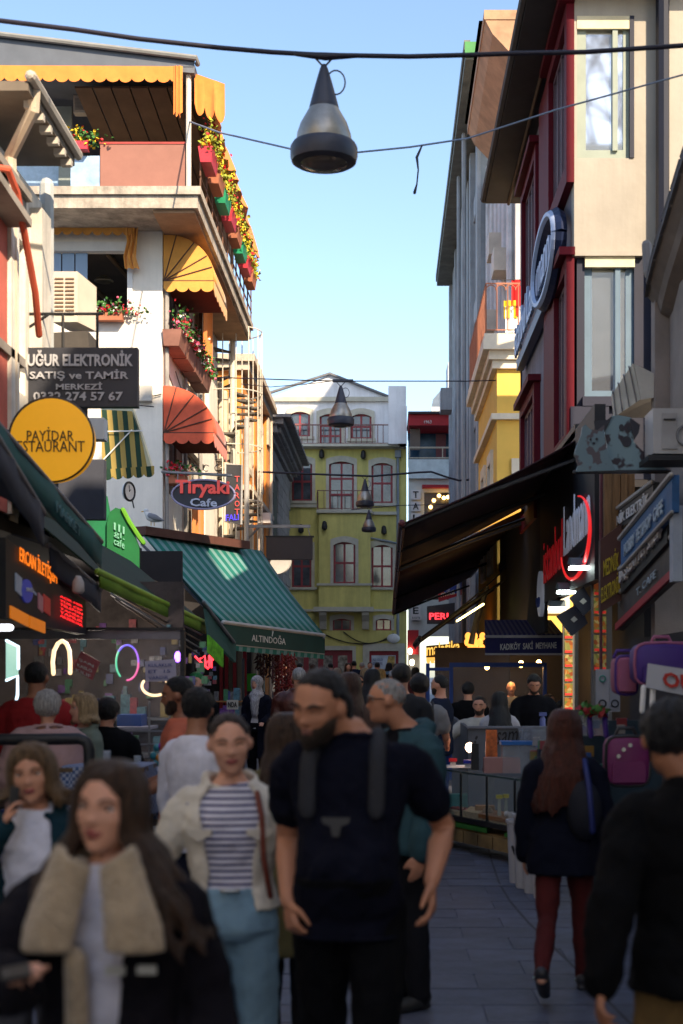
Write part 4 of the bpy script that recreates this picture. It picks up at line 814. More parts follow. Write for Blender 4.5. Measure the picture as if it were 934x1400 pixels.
# ---- signs further down on the right
r1 = thing('round_sign', 'red sign with blue disc and pale letters behind the maroon awning', 'sign', at(615, 805, 45))
ob('board', MB().prism([at(598, 788, 45), at(632, 780, 45), at(634, 812, 45), at(600, 823, 45)], (0, .15, 0)), PRED, r1); ob('disc', sdisc(at(617, 797, 44.97), (0, -1, 0), .36, .05), M('disc_blue', (.01, .03, .2), .5), r1)
text(r1, 'Fsk.', at(608, 800, 44.95), at(626, 796, 44.95) - at(608, 800, 44.95), (0, 0, .2), INKW, n=(0, -1, 0)); text(r1, 'mika', at(603, 817, 44.95), at(622, 812, 44.95) - at(603, 817, 44.95), (0, 0, .2), M('ink_cream', (.7, .6, .4), .5), n=(0, -1, 0))
l1 = thing('led_sign', 'dark sign with red LED letters hanging over the crowd', 'sign', at(600, 840, 48))
ob('board', MB().prism([at(584, 829, 48), at(622, 824, 48), at(622, 853, 48), at(584, 853, 48)], (0, .2, 0)), M('led_board', (.03, .03, .035), .4), l1)
LEDR = emit('led_red', (1, .02, .03), 1.3); text(l1, 'PERI', at(587, 847, 47.97), at(613, 847, 47.97) - at(587, 847, 47.97), (0, 0, .22), LEDR, n=(0, -1, 0), bold=.02)
mt = thing('golden_sign', 'glowing golden letter sign over the scalloped gold trim', 'sign', at(610, 890, 33))
ob('board', MB().prism([at(583, 883, 33.1), at(662, 876, 33.1), at(662, 897, 33.1), at(583, 899, 33.1)], (0, .15, 0)), M('board_brown', (.06, .03, .012), .6), mt)
GOLD = emit('gold_letters', (1, .55, .10), .55, (.3, .18, .04)); text(mt, 'malatika', at(583, 897, 33.05), at(629, 891, 33.05) - at(583, 897, 33.05), (0, 0, .28), GOLD, n=(0, -1, 0), bold=.02)
ob('trim', scallop(at(583, 899, 33), at(662, 897, 33), .14, 14, amp=.5), M('gold_trim', (.45, .22, .04), .4, emit=(1, .5, .1), es=.5), mt); ob('light_rail', MB().tube([at(590, 906, 33), at(655, 904, 33)], .012, 5), GOLD, mt)
for i in range(9):
    p = at(642 + (i % 3) * 8 + random.uniform(-3, 3), 870 + (i // 3) * 8, 31 + random.random()); one('lantern', MB().ell(p, (.07, .07, .09), 10, 7), emit('lantern_orange', (1, .32, .05), 1.0) if i < 2 else M('lantern_orange'), 'small round orange lantern in the cluster beside the golden letters', 'lantern', 'orange lanterns', 'all')
# blue awning of the tavern
kb = thing('blue_awning', 'navy shop awning with white capitals above the plastic enclosure', 'awning', at(716, 890, 22))
NV = M('navy_canvas', (.012, .014, .10), .7, var=.15); xa, xb, z0, z1 = xat(663.5, 22), xat(770, 22), zat(893, 22), zat(872, 22)
ob('valance', MB().box((xa, 22, z0), (xb, 22.03, z1)), NV, kb); ob('front_bar', MB().box((xa - .01, 21.97, z1 + .001), (xb + .01, 22.06, z1 + .04)), M('bar_pale', (.35, .36, .40), .5), kb); ob('lower_hem', MB().box((xa, 21.985, z0 - .03), (xb, 22.04, z0 - .001)), M('bar_pale'), kb)
ob('canvas', MB().slab((xa, 22.03, z1 + .04), (xb, 22.03, z1 + .04), (xb, 23.6, z1 + .32), (xa + .1, 23.6, z1 + .32), -.02), stripes('navy_stripe', (.02, .024, .14), (.10, .11, .2), (1, 0, 0), .075), kb)
text(kb, 'KADIKÖY  SAKİ  MEYHANE', (xat(684, 22), 21.995, zat(889, 22)), (xat(761, 22) - xat(684, 22), 0, .03), (0, 0, .13), INKW, n=(0, -1, 0), bold=.02)
# plastic enclosure
VINYL = M('clear_vinyl', (.5, .5, .52), .12, var=.5, scale=3, bump=.5, bscale=3, alpha=.09)
TAPE = M('blue_tape', (.02, .07, .30), .5)
pe = thing('plastic_enclosure', 'clear plastic seating enclosure edged with blue tape', 'enclosure', at(660, 1000, 23))
for x in (585, 617, 745): ob('post', MB().box((xat(x, 23) - .03, 22.97, gz(23)), (xat(x, 23) + .03, 23.03, zat(907, 23))), TAPE, pe)
ob('top_rail', MB().box((xat(615, 23), 22.96, zat(912, 23)), (xat(747, 23), 23.02, zat(906, 23))), TAPE, pe); ob('top_rail', MB().box((xat(585, 23), 22.96, zat(917, 23)), (xat(616, 23), 23.02, zat(913, 23))), TAPE, pe)
ob('sheet', MB().box((xat(588, 23), 22.99, .3), (xat(743, 23), 23.0, zat(912, 23))), VINYL, pe); ob('back_wall', MB().box((.9, 27, 0), (3.3, 27.1, 2.35)), M('warm_wall', (.05, .032, .02), .8, var=.5, scale=1.5), pe)
ob('shade_sheet', MB().box((xat(700, 25), 25.4, 0), (3.3, 25.5, 2.4)), M('shop_dark'), pe)  # flat near-black sheet stands in for the darkness of the opening
BULB = emit('bulb_warm', (1, .55, .15), 14); nb = ['left', 'middle', 'right']
for i, (a, b_) in enumerate(((666, 911), (712.5, 908), (737, 907))): one('light_bulb', MB().ell(at(a, b_, 23.6), (.045, .045, .06), 10, 7), BULB, f'warm bare bulb behind the clear plastic, {nb[i]} of three', 'light bulb', 'bulbs in the enclosure', 'all')
wl_ = bpy.data.lights.new('enclosure_light', 'POINT'); wl_.energy = 14; wl_.color = (1, .55, .2); wl_.shadow_soft_size = .1; wo_ = bpy.data.objects.new('enclosure_light', wl_); C.objects.link(wo_); wo_.location = (2.1, 24.3, 2.0)
# Landmann shop sign and fascia
LM = thing('shop_sign', 'black fascia sign with red and white lettering and red swoosh', 'sign', (2.25, 18, 3))
XS = 2.24; fS2 = Fr((XS, 20.9, 0), (0, -1, 0), (-1, 0, 0)); ob('board', MB().bx(fS2, 0, 5.5, 2.85, 4.75, -.12, 0), M('sign_black_gloss', (.006, .006, .009), .55, var=0), LM)
LRED = M('lit_red', (.5, .01, .02), .4, var=0, emit=(1, .02, .03), es=.04); LWHT = M('lit_white', (.6, .62, .72), .4, var=0, emit=(.7, .8, 1), es=.03); LRR = M('lit_red_ring', (.5, .01, .02), .4, var=0, emit=(1, .03, .03), es=.3)
text(LM, 'istanbul', fS2.p(.75, 3.1, .02), fS2.u * 2.15 + Vector((0, 0, .08)), (0, 0, .62), LRED, .012, n=(-1, 0, 0)); text(LM, 'Landmann', fS2.p(3.05, 3.3, .02), fS2.u * 2.3 + Vector((0, 0, .08)), (0, 0, .62), LWHT, .012, n=(-1, 0, 0))
ob('swoosh', MB().tube(ring(fS2.p(4.2, 3.42, .05), (-1, 0, 0), .47, 0, 30, rx=1.3, a0=-165, a1=75), [.008 + .016 * math.sin(math.pi * i / 30) for i in range(31)], 6), LRR, LM, 'all')
ob('logo_disc', sdisc(fS2.p(.25, 3.0, .04), (-1, 0, 0), .33, .05), LWHT, LM); ob('logo_mark', MB().tube(ring(fS2.p(.25, 2.95, .06), (-1, 0, 0), .13, 0, 12, a0=190, a1=350), .022, 5), M('ink_blue'), LM)
fd = ['nearest, highest', 'middle', 'farthest, lowest']
for i, (a, b_, Y) in enumerate(((792, 776, 15.9), (774, 809, 17.6), (762, 832, 18.8))):
    f_ = thing('floodlight', f'white LED floodlight under the black fascia sign, {fd[i]}', 'floodlight', at(a, b_, Y), 'floodlights under the fascia'); c_ = at(a, b_, Y)
    ob('lamp_body', MB().hexa([c_ + Vector(v) for v in ((-.1, -.1, .02), (.1, -.1, .02), (.12, .12, .05), (-.12, .12, .05), (-.1, -.04, .1), (.1, -.04, .1), (.1, .1, .12), (-.1, .1, .12))]), M('lamp_bodygrey', (.1, .13, .15), .4), f_)
    ob('light_panel', MB().box(tuple(c_ + Vector((-.105, -.11, -.02))), tuple(c_ + Vector((.105, .1, .012)))), emit('flood_white', (.85, 1, .95), 7), f_); ob('arm', MB().tube([c_ + Vector((0, .1, .1)), c_ + Vector((.15, .2, .25)), c_ + Vector((.3, .2, .4))], .02, 5), BLACK, f_)
for i, (pts, lb) in enumerate((([(769, 840), (800, 822), (812, 850), (790, 868)], 'lower'), ([(787, 815), (806, 800), (822, 826), (806, 840)], 'upper'))):
    Y = 17.0 - i * .4; bx_ = thing('speaker_box', f'tilted dark box with a pale square sticker, {lb} of the two', 'speaker', at(*pts[0], Y), 'tilted boxes under the fascia'); ob('cabinet', MB().prism([at(a - 8, b_ + 2, Y) for a, b_ in pts], (.02, .2, 0)), M('box_navy', (.012, .016, .03), .4), bx_)
    c_ = sum((at(a - 8, b_ + 2, Y) for a, b_ in pts), Vector()) / 4; ob('sticker', MB().prism([c_ + Vector((-.04, -.01, 0)), c_ + Vector((.0, -.01, -.035)), c_ + Vector((.045, -.01, 0)), c_ + Vector((.005, -.01, .04))], (0, .005, 0)), M('sticker_pale', (.4, .42, .38), .5), bx_)
# lit food picture columns
def food():
    m = M('food_pictures', (.3, .1, .03), .4, var=0); N = m.node_tree.nodes; L = m.node_tree.links; b = N['Principled BSDF']
    tc = N.new('ShaderNodeTexCoord'); v = N.new('ShaderNodeTexVoronoi'); v.inputs['Scale'].default_value = 22; L.new(tc.outputs['Object'], v.inputs[0])
    cr = N.new('ShaderNodeValToRGB'); e = cr.color_ramp.elements; e[0].color = (.14, .015, .006, 1); e[1].color = (.34, .24, .09, 1)
    x = e.new(.35); x.color = (.30, .10, .012, 1); x = e.new(.6); x.color = (.10, .12, .02, 1)
    sp = N.new('ShaderNodeSeparateColor'); L.new(v.outputs['Color'], sp.inputs[0]); L.new(sp.outputs[0], cr.inputs[0]); L.new(cr.outputs[0], b.inputs['Base Color']); L.new(cr.outputs[0], b.inputs['Emission Color']); b.inputs['Emission Strength'].default_value = .10
    return m
FOOD = food()
for i, (x0, x1, y0, y1, Y, rows_, lb) in enumerate(((772, 783, 855, 972, 19.5, 6, 'far narrow'), (812, 829, 790, 918, 16.2, 5, 'near wide'))):
    mc = thing('menu_column', f'{lb} lit column of food pictures beside dark shop entrance', 'menu board', at(x0, y1, Y), 'food picture columns')
    ob('column', MB().box((xat(x0, Y) - .02, Y, gz(Y)), (xat(x1 + 8, Y), Y + .1, zat(y0 - 4, Y))), M('column_grey', (.10, .095, .09), .6), mc)
    for r_ in range(rows_):
        za, zb = zat(y1 - (r_ + .04) * (y1 - y0) / rows_, Y), zat(y1 - (r_ + .94) * (y1 - y0) / rows_, Y); ob('picture', MB().box((xat(x0, Y), Y - .012, za), (xat(x1, Y), Y - .001, zb)), FOOD, mc)
        ob('price_strip', MB().box((xat(x0, Y) + .005, Y - .016, za + .01), (xat(x1, Y) - .005, Y - .013, za + .04)), M('price_red', (.5, .02, .02), .5, emit=(.8, .05, .03), es=.1), mc)
# signs of the pet shop corner
def street_sign(name, label, a, b_, h, mat, X=2.35, dz=None):
    """board along the street from photo point a (far) to b_ (near) on the plane x = X"""
    Ya, Yb_ = X * FPX / (a[0] - 530), X * FPX / (b_[0] - 530); pa, pb_ = Vector((X, Ya, zat(a[1], Ya))), Vector((X, Yb_, zat(b_[1], Yb_)))
    s = thing(name, label, 'sign', tuple(pa)); ob('board', MB().prism([pa, pb_, pb_ + Vector((0, 0, h)), pa + Vector((0, 0, h))], (.06, 0, 0)), mat, s)
    ob('frame', MB().tube([pa + Vector((-.01, .02, h)), pb_ + Vector((-.01, -.02, h))], .025, 6), M('frame_pale', (.33, .31, .28), .6, var=.2), s)
    return s, pa, pb_
s_, p, q = street_sign('electric_sign', 'dark board with worn white electrician lettering above brown sign', (832, 733), (893, 692), .22, BOARD, 2.42)
text(s_, 'MEDNİK ELEKTRİK', p.lerp(q, .05) + Vector((-.01, 0, .04)), (q - p) * .9, (0, 0, .13), INKW, n=(-1, 0, 0), bold=.01)
PB = M('petshop_blue', (.016, .085, .22), .6, var=.25, scale=4)
s_, p, q = street_sign('blue_petshop_sign', 'faded blue pet shop banner sign sloping along the shop', (849, 778), (919, 700), .30, PB, 2.30)
text(s_, 'HOBBY  PETSHOP  CAFE', p.lerp(q, .12) + Vector((-.01, 0, .06)), (q - p) * .76, (0, 0, .12), M('ink_faded', (.30, .38, .45), .6, var=.3, scale=9), n=(-1, 0, 0), bold=.02); ob('lower_frame', MB().tube([p, q], .018, 6), M('frame_pale'), s_)
s_, p, q = street_sign('petshop_sign', 'black pet shop board with raised white capitals', (849, 812), (912, 742), .25, BOARD, 2.36)
text(s_, 'BAŞKENT PET SHOP', p.lerp(q, .06) + Vector((-.01, 0, .05)), (q - p) * .9, (0, 0, .15), M('letters_offwhite', (.55, .52, .5), .5, var=.1), .03, n=(-1, 0, 0), bold=.02)
s_, p, q = street_sign('showcase_panel', 'dark grey brown shop panel edged with a red strip', (845, 862), (926, 786), .36, M('panel_greybrown', (.06, .05, .045), .6, var=.4), 2.40)
ob('red_strip', MB().prism([p + Vector((-.01, 0, 0)), q + Vector((-.01, 0, 0)), q + Vector((-.01, 0, .07)), p + Vector((-.01, 0, .07))], (-.02, 0, 0)), M('strip_red', (.32, .015, .03), .5), s_); text(s_, 'T. CAFE', p.lerp(q, .4) + Vector((-.01, 0, .14)), (q - p) * .32, (0, 0, .07), M('ink_faded'), n=(-1, 0, 0))
bs = thing('brown_sign', 'brown upright sign with yellow electronics lettering', 'sign', at(834, 835, 14.6)); Y = 14.6
ob('board', MB().prism([at(821, 738, Y), at(850, 716, Y), at(850, 820, Y), at(821, 838, Y)], (0, .12, 0)), M('sign_brown', (.075, .028, .022), .6, var=.2), bs); YK = M('ink_yellow', (.50, .38, .02), .5, var=.2)
for s0, a, b_, hh in (('MEDNİK', (825, 789), (846, 777), 30), ('ELEKTRONİK', (822, 825), (848, 808), 28)): text(bs, s0, at(*a, Y - .01), at(*b_, Y - .01) - at(*a, Y - .01), (0, 0, hh * Y / FPX), YK, n=(0, -1, 0), bold=.01)
wd = thing('plank_backing', 'bare wooden planks behind the electrician board', 'planks', at(835, 720, 14.9))
for i, (a, b_) in enumerate(((826, 836), (836.5, 848), (849, 858), (859, 868))): ob('plank', MB().box((xat(a, 14.9), 14.88 + .02 * (i % 2), zat(740, 14.9)), (xat(b_, 14.9), 14.96, zat(648, 14.9))), M('plank_wood', (.20, .11, .045), .7, var=.4, scale=6, stretch=(6, 1, .5)), wd)
one('red_post', MB().box((xat(820, 15), 14.95, 0), (xat(823, 15), 15.02, zat(600, 15))), M('post_maroon', (.10, .02, .03), .5), 'thin maroon post between the fascia sign and planks', 'post')
pp = one('column_sign', MB().box((xat(919, 11.6), 11.55, zat(795, 11.6)), (xat(932, 11.6), 11.7, zat(692, 11.6))), M('panel_paleblue', (.3, .34, .40), .6), 'pale blue grey panel at the end of the pet shop signs', 'panel')
# dog and cat cut-out sign
dc = thing('cutout_sign', 'flat cut-out sign of a pale cat and a spotted dog', 'sign', at(850, 645, 13)); K8 = lambda x, y, Y=13: at(770 + x / 5.695, 550 + y / 5.695, Y)
def spots(name, base, spot, sc_, thr):
    m = M(name, base, .5, var=0); N = m.node_tree.nodes; L = m.node_tree.links; tc = N.new('ShaderNodeTexCoord'); v = N.new('ShaderNodeTexNoise'); v.inputs['Scale'].default_value = sc_; v.inputs['Detail'].default_value = 2
    L.new(tc.outputs['Object'], v.inputs[0]); cr = N.new('ShaderNodeValToRGB'); cr.color_ramp.elements[0].position = thr; cr.color_ramp.elements[1].position = thr + .05; cr.color_ramp.elements[0].color = (*spot, 1); cr.color_ramp.elements[1].color = (*base, 1); L.new(v.outputs[0], cr.inputs[0]); L.new(cr.outputs[0], N['Principled BSDF'].inputs['Base Color']); return m
dog = [(330, 530), (345, 330), (325, 240), (350, 140), (380, 105), (440, 100), (520, 115), (600, 175), (585, 240), (560, 285), (545, 300), (600, 360), (680, 430), (760, 490), (825, 532)]
cat = [(95, 540), (120, 490), (88, 400), (110, 330), (140, 260), (150, 190), (175, 172), (215, 212), (270, 215), (322, 175), (320, 240), (330, 330), (370, 440), (410, 530)]
ob('dog_panel', MB().prism([K8(*p, 13.03) for p in dog], (0, .05, 0)), spots('dog_coat', (.17, .26, .29), (.03, .02, .03), 7, .44), dc); ob('cat_panel', MB().prism([K8(*p, 12.97) for p in cat], (0, .05, 0)), spots('cat_coat', (.13, .20, .23), (.085, .07, .08), 9, .42), dc)
DKI = M('ink_dark_print', (.02, .02, .03), .5)
for c_, rx, rz in (((455, 195), .022, .03), ((515, 205), .02, .028), ((495, 305), .045, .05), ((215, 290), .012, .012), ((262, 285), .012, .012), ((240, 318), .014, .01)): ob('printed_spot', sdisc(K8(*c_, 12.955 if c_[0] < 300 else 13.02), (0, -1, 0), rz, .006, 14, rx), DKI, dc)
ob('dog_ear', MB().prism([K8(*p, 13.01) for p in ((520, 125), (600, 175), (590, 235), (560, 285), (535, 235))], (0, .01, 0)), DKI, dc); ob('dog_ear', MB().prism([K8(*p, 13.01) for p in ((385, 105), (345, 135), (240, 145), (250, 215), (325, 230))], (0, .01, 0)), DKI, dc)
ob('base_rail', MB().tube([K8(90, 543, 13), K8(830, 540, 13)], .018, 6), DARKMETAL, dc)
# air conditioners and vent hood on the right
ac = thing('outdoor_unit', 'grey white outdoor air conditioner unit above the pet shop', 'air conditioner', at(915, 620, 12.5)); Y = 12.5
ob('casing', MB().box((xat(893, Y), Y, zat(620, Y)), (xat(960, Y), Y + .4, zat(558, Y))), M('ac_white', (.40, .39, .38), .5, var=.1), ac); ob('side_door', MB().box((xat(905, Y), Y - .015, zat(614, Y)), (xat(926, Y), Y - .001, zat(565, Y))), M('ac_panel', (.33, .32, .31), .5), ac); ob('handle', MB().box((xat(907, Y), Y - .03, zat(575, Y)), (xat(923, Y), Y - .016, zat(573, Y))), BLACK, ac); ob('fan_grille', MB().tube(ring(at(940, 595, Y - .02), (0, -1, 0), .09, 0, 20), .012, 5, cap=False), STEEL, ac); ob('bracket', MB().box((xat(885, Y), Y - .05, zat(630, Y)), (xat(960, Y), Y + .4, zat(623, Y))), BLACK, ac)
vh = thing('vent_hood', 'cream metal ventilation box sloping over the pet shop', 'vent', at(870, 560, 14)); Y = 14
V8 = lambda a, b_, Y=14: at(594 + a / 2.747, 280 + b_ / 2.747, Y)
ob('box', MB().loft([[V8(745, 595), V8(858, 655), V8(862, 715), V8(775, 730)], [V8(665, 715, 15), V8(770, 760, 15), V8(790, 800, 15), V8(672, 800, 15)]]), M('hood_cream', (.36, .34, .29), .5, var=.15), vh); ob('end_plate', MB().prism([V8(752, 600, 13.98), V8(866, 655, 13.98), V8(866, 718, 13.98), V8(778, 733, 13.98)], (0, -.02, 0)), M('hood_pale', (.45, .43, .38), .5), vh)
for i in range(4): a = i / 4 + .12; ob('seam', MB().tube([V8(745, 595).lerp(V8(665, 715, 15), a) + Vector((-.01, 0, .01)), V8(775, 730).lerp(V8(672, 800, 15), a) + Vector((-.01, 0, 0))], .008, 4), STEEL, vh)
one('orange_pipe', MB().tube([at(913, 512, 14), at(914, 541, 14)], .035, 8), M('pipe_orange', (.4, .10, .03), .6), 'short orange clay pipe beside the vent box', 'pipe', None, 'all')
# bags, OU sign, posters
def bag(name, label, c, w_, h, d, mat, trim, cat='bag', rot=0):
    b = thing(name, label, cat, tuple(c)); n = 16; rings_ = []
    for k, s in ((0, .82), (.08, .97), (.5, 1), (.92, .95), (1, .8)):
        rings_.append([Vector(c) + Vector((w_ / 2 * s * abs(math.cos(2 * math.pi * j / n)) ** .45 * (1 if math.cos(2 * math.pi * j / n) > 0 else -1), -d / 2 + d * k, h / 2 + h / 2 * s * abs(math.sin(2 * math.pi * j / n)) ** .45 * (1 if math.sin(2 * math.pi * j / n) > 0 else -1))) for j in range(n)])
    ob('body', MB().loft(rings_), mat, b, True); fz = -d / 2 + .01
    ob('piping', MB().tube([p + Vector((0, -.0, 0)) for p in rings_[1] + rings_[1][:1]], .012, 5, cap=False), trim, b, 'all'); ob('handle', MB().tube([Vector(c) + Vector((-.07, 0, h * .97)), Vector(c) + Vector((-.05, 0, h * 1.13)), Vector(c) + Vector((.05, 0, h * 1.13)), Vector(c) + Vector((.07, 0, h * .97))], .014, 6), trim, b, 'all')
    ob('pocket', MB().prism([Vector(c) + Vector((x * w_ * .36, fz, z * h)) for x, z in ((-1, .1), (1, .1), (1, .42), (.8, .5), (-.8, .5), (-1, .42))], (0, -.035, 0)), mat, b)
    return b
PUR = M('bag_purple', (.05, .018, .17), .6, var=.15); PNK = M('bag_pink', (.30, .085, .16), .6, var=.15); MAG = M('bag_magenta', (.14, .012, .085), .55, var=.15)
bag('carrier_bag', 'large purple pet carrier bag hanging at the right edge', at(904, 938, 9.8), .42, .30, .3, PUR, PNK); bag('carrier_bag', 'pink pet carrier bag with a dark mesh oval', at(853, 950, 10.2), .16, .28, .3, PNK, PUR)
mb_ = bag('backpack', 'magenta pet backpack with three metal eyelets', at(856, 1075, 9.4), .30, .34, .2, MAG, BLACK, 'backpack')
for i, (a, b_) in enumerate(((846, 1034), (853, 1025), (862, 1019))): ob('eyelet', sdisc(at(a, b_, 9.27), (0, -1, 0), .014, .012, 12), M('eyelet_steel', (.5, .5, .5), .25, metal=.9), mb_)
ou = thing('price_board', 'tilted white board with red capitals on white legs at right', 'sign', at(905, 945, 9)); Y = 9
ob('board', MB().prism([at(887, 907, Y), at(975, 921, Y), at(973, 958, Y), at(884, 940, Y)], (0, .03, 0)), M('board_white', (.42, .43, .47), .5, var=.08), ou); text(ou, 'OUT', at(906, 938.5, Y - .01), at(968, 949, Y - .01) - at(906, 938.5, Y - .01), (.0, 0, 21 * Y / FPX), M('ink_red', (.42, .02, .012), .5), n=(0, -1, 0), bold=.03)
for a in (880, 893): ob('leg', MB().tube([at(a, 940, Y + .03), at(a - 2, 972, Y + .03)], .018, 6), WHITEP, ou)
for i, (a, b_, c_, d_) in enumerate(((815, 915, 833, 976), (834, 914, 848, 974))):
    po = one('poster_sheet', MB().box((xat(a, 12 + i * .2), 12 + i * .2, zat(d_, 12)), (xat(b_ + 0 if False else c_, 12 + i * .2), 12.02 + i * .2, zat(b_, 12))), M('paper_grey', (.30, .31, .34), .6, var=.1), ('left', 'right')[i] + ' white poster sheet with a small round logo on the pillar', 'poster', 'poster sheets on the pillar')
    ob('logo', MB().tube(ring(at((a + c_) / 2, 928, 11.98 + i * .2), (0, -1, 0), .025, 0, 12), .006, 4, cap=False), M('logo_green', (.05, .25, .2), .5), po); ob('logo', MB().tube(ring(at((a + c_) / 2, 962, 11.98 + i * .2), (0, -1, 0), .03, 0, 12), .006, 4, cap=False), INKK, po)
bk = thing('pet_carrier', 'clear plastic pet carrier with purple straps and red flowers', 'carrier', at(814, 1006, 10.5)); Y = 10.5
CLEAR = M('clear_plastic', (.45, .5, .55), .1, var=.4, scale=6, alpha=.3)
ob('shell', MB().box((xat(797, Y), Y, zat(1006, Y)), (xat(832, Y), Y + .25, zat(974, Y))), CLEAR, bk); 
for a in (808, 829): ob('strap', MB().tube([at(a, 1006, Y - .02), at(a - 2, 985, Y - .02), at(a, 972, Y + .05)], .02, 6), PUR, bk)
flowers(bk, at(812, 975, Y), (.10, .06, .05), [M('bow_red', (.22, .01, .015), .6), M('bow_red')], 34, 91)
for i in range(26):      # small hanging pet goods round the right shop front
    a, b_ = 790 + random.random() * 60, 985 + random.random() * 95; Y = 10.6 + random.random()
    cn, c_ = random.choice([('red', (.16, .012, .02)), ('blue', (.02, .06, .2)), ('green', (.012, .12, .07)), ('pale', (.2, .19, .18)), ('purple', (.04, .014, .12)), ('orange', (.22, .12, .02))]); k = 'goods_%d' % (int(c_[0] * 100))
    one('pet_toy_packet', MB().box(tuple(at(a, b_, Y)), tuple(at(a + 8 + random.random() * 5, b_ - 10 - random.random() * 6, Y + .06))), M(k, c_, .35), f'small {cn} packet of pet goods hanging at the right shop front', 'packet', 'pet goods at the right shop front')
one('display_board', MB().box((xat(790, 11.4), 11.4, 0), (xat(905, 11.4), 11.45, zat(985, 11.4))), M('teal_dim', (.008, .025, .04), .6, var=.3), 'dim blue green display panel behind the hanging bags', 'panel')
# ---- aquarium stall
AQ = thing('aquarium_stall', 'market stall of glass tanks above a grassy plinth', 'stall', (1.1, 13.8, gz(13.8)))
A0, A1, A2 = Vector((xat(597, 14.9), 14.9, 0)), Vector((xat(690, 13.6), 13.6, 0)), Vector((xat(745, 12.9), 12.9, 0))
AP = lambda k: A0.lerp(A2, k); zt0, zt1 = zat(1124, 13.9), zat(1062, 13.9)
DW = Vector((.12, .55, 0))
def span(name, k0, k1, z0, z1, mat, par=AQ, off=0.0, depth=1.0):
    a, b_ = AP(k0) + DW * off, AP(k1) + DW * off; return ob(name, MB().hexa([a + Vector((0, 0, z0)), b_ + Vector((0, 0, z0)), b_ + DW * depth + Vector((0, 0, z0)), a + DW * depth + Vector((0, 0, z0)), a + Vector((0, 0, z1)), b_ + Vector((0, 0, z1)), b_ + DW * depth + Vector((0, 0, z1)), a + DW * depth + Vector((0, 0, z1))]), mat, par)
span('counter', -.01, 1.02, zt0 - .05, zt0 - .002, BLACK); span('plinth', 0, .95, gz(14) + .12, gz(14) + .24, M('plinth_wood', (.16, .10, .035), .8, var=.4), off=.05)
for i in range(7): span('plinth_log', i * .14, i * .14 + .132, gz(14) + .1, gz(14) + .22, M('plinth_bark', (.20, .13, .05), .9, var=.5), off=-.03, depth=.08)
span('turf', .02, .5, gz(14) + .245, gz(14) + .29, M('fake_turf', (.02, .13, .015), .95, var=.4, scale=40, bump=.6)); span('turf', .66, .93, gz(14) + .245, gz(14) + .28, M('fake_turf'))
for k in (.1, .9): span('foot', k, k + .03, gz(14), gz(14) + .1, BLACK, off=.1, depth=.1)
span('shelf', .42, .98, gz(14) + .38, gz(14) + .42, M('shelf_wood', (.24, .10, .03), .6, var=.3)); span('back_panel', .0, 1, gz(14) + .3, zt0 - .06, M('panel_dim', (.05, .05, .05), .8), off=.9, depth=.1)
SAND = M('aquarium_sand', (.34, .27, .15), .95, var=.3, scale=30, bump=.5); TANK = M('tank_glass', (.35, .45, .46), .06, var=0, alpha=.15)
SILI = M('tank_seam', (.01, .012, .012), .4); tn = ['left, farthest', 'second from the left', 'third, with the yellow feeder', 'right, nearest']
for i in range(4):
    k0, k1 = i * .25 + .005, i * .25 + .245; t_ = thing('glass_tank', f'glass tank with sandy floor on the stall, {tn[i]}', 'tank', tuple(AP(k0) + Vector((0, 0, zt0))), 'glass tanks on the aquarium stall')
    span('glass', k0, k1, zt0, zt1, TANK, t_); span('sand', k0 + .01, k1 - .01, zt0 + .005, zt0 + .05 + .015 * (i % 2), SAND, t_, off=.03, depth=.94)
    for k in (k0, k1): span('seam', k - .004, k + .004, zt0, zt1, SILI, t_, off=-.01, depth=.05)
    span('rim', k0, k1, zt1 + .001, zt1 + .02, M('rim_teal', (.03, .06, .065), .5), t_, off=-.005, depth=.03)
def item(name, label, cat, k, off, sx, sy, z0, h, mat, grp=None, top=None):
    c = AP(k) + DW * off; o = one(name, MB().hexa([c + Vector(v) for v in ((0, 0, z0), (sx, 0, z0), (sx, sy, z0), (0, sy, z0), (.004, .004, z0 + h), (sx - .004, .004, z0 + h), (sx - .004, sy - .004, z0 + h), (.004, sy - .004, z0 + h))]), mat, label, cat, grp)
    if top: ob('lid', MB().box(tuple(c + Vector((-.012, -.012, z0 + h + .001))), tuple(c + Vector((sx + .012, sy + .012, z0 + h + .035)))), top, o)
    return o
TQ = M('turquoise', (.01, .17, .17), .5)
item('toy_house', 'turquoise hideout house inside the left glass tank', 'toy house', .10, .3, .2, .15, zt0 + .05, .14, TQ); item('tan_shelf_box', 'tan wooden feeder shelf in the middle tank', 'shelf', .36, .4, .2, .15, zt0 + .05, .06, M('tan_wood', (.25, .14, .06), .7)); 
for i, k in enumerate((.58, .62)): item('feeder_bottle', ('front', 'rear')[i] + ' yellow topped water bottle in the third tank', 'bottle', k, .25 + .3 * i, .035, .035, zt0 + .06, .17, M('bottle_clear', (.3, .33, .28), .15), 'feeder bottles', M('cap_yellow', (.45, .40, .02), .5))
one('pet_rabbit', MB().ell(AP(.72) + DW * .2 + Vector((0, 0, zt0 + .09)), (.06, .05, .045), 14, 9).ell(AP(.72) + DW * .2 + Vector((-.055, -.01, zt0 + .11)), (.033, .03, .03), 10, 7), M('fur_pale', (.38, .38, .38), .9), 'small pale rodent resting on the sand', 'hamster', None, 'all')
tz_ = zt1 + .022
item('storage_box', 'pink box on top of the middle tanks', 'box', .46, .2, .36, .2, tz_, .15, M('box_pink', (.34, .17, .15), .6)); item('storage_tub', 'clear plastic tub with bright blue lid on the tanks', 'tub', .60, .62, .34, .25, tz_, .28, CLEAR, None, M('lid_blue', (.015, .12, .38), .5)); item('storage_tub', 'low clear plastic box stacked behind the blue lidded tub', 'tub', .72, 1.3, .26, .2, tz_ + .2, .2, CLEAR, None, CLEAR)
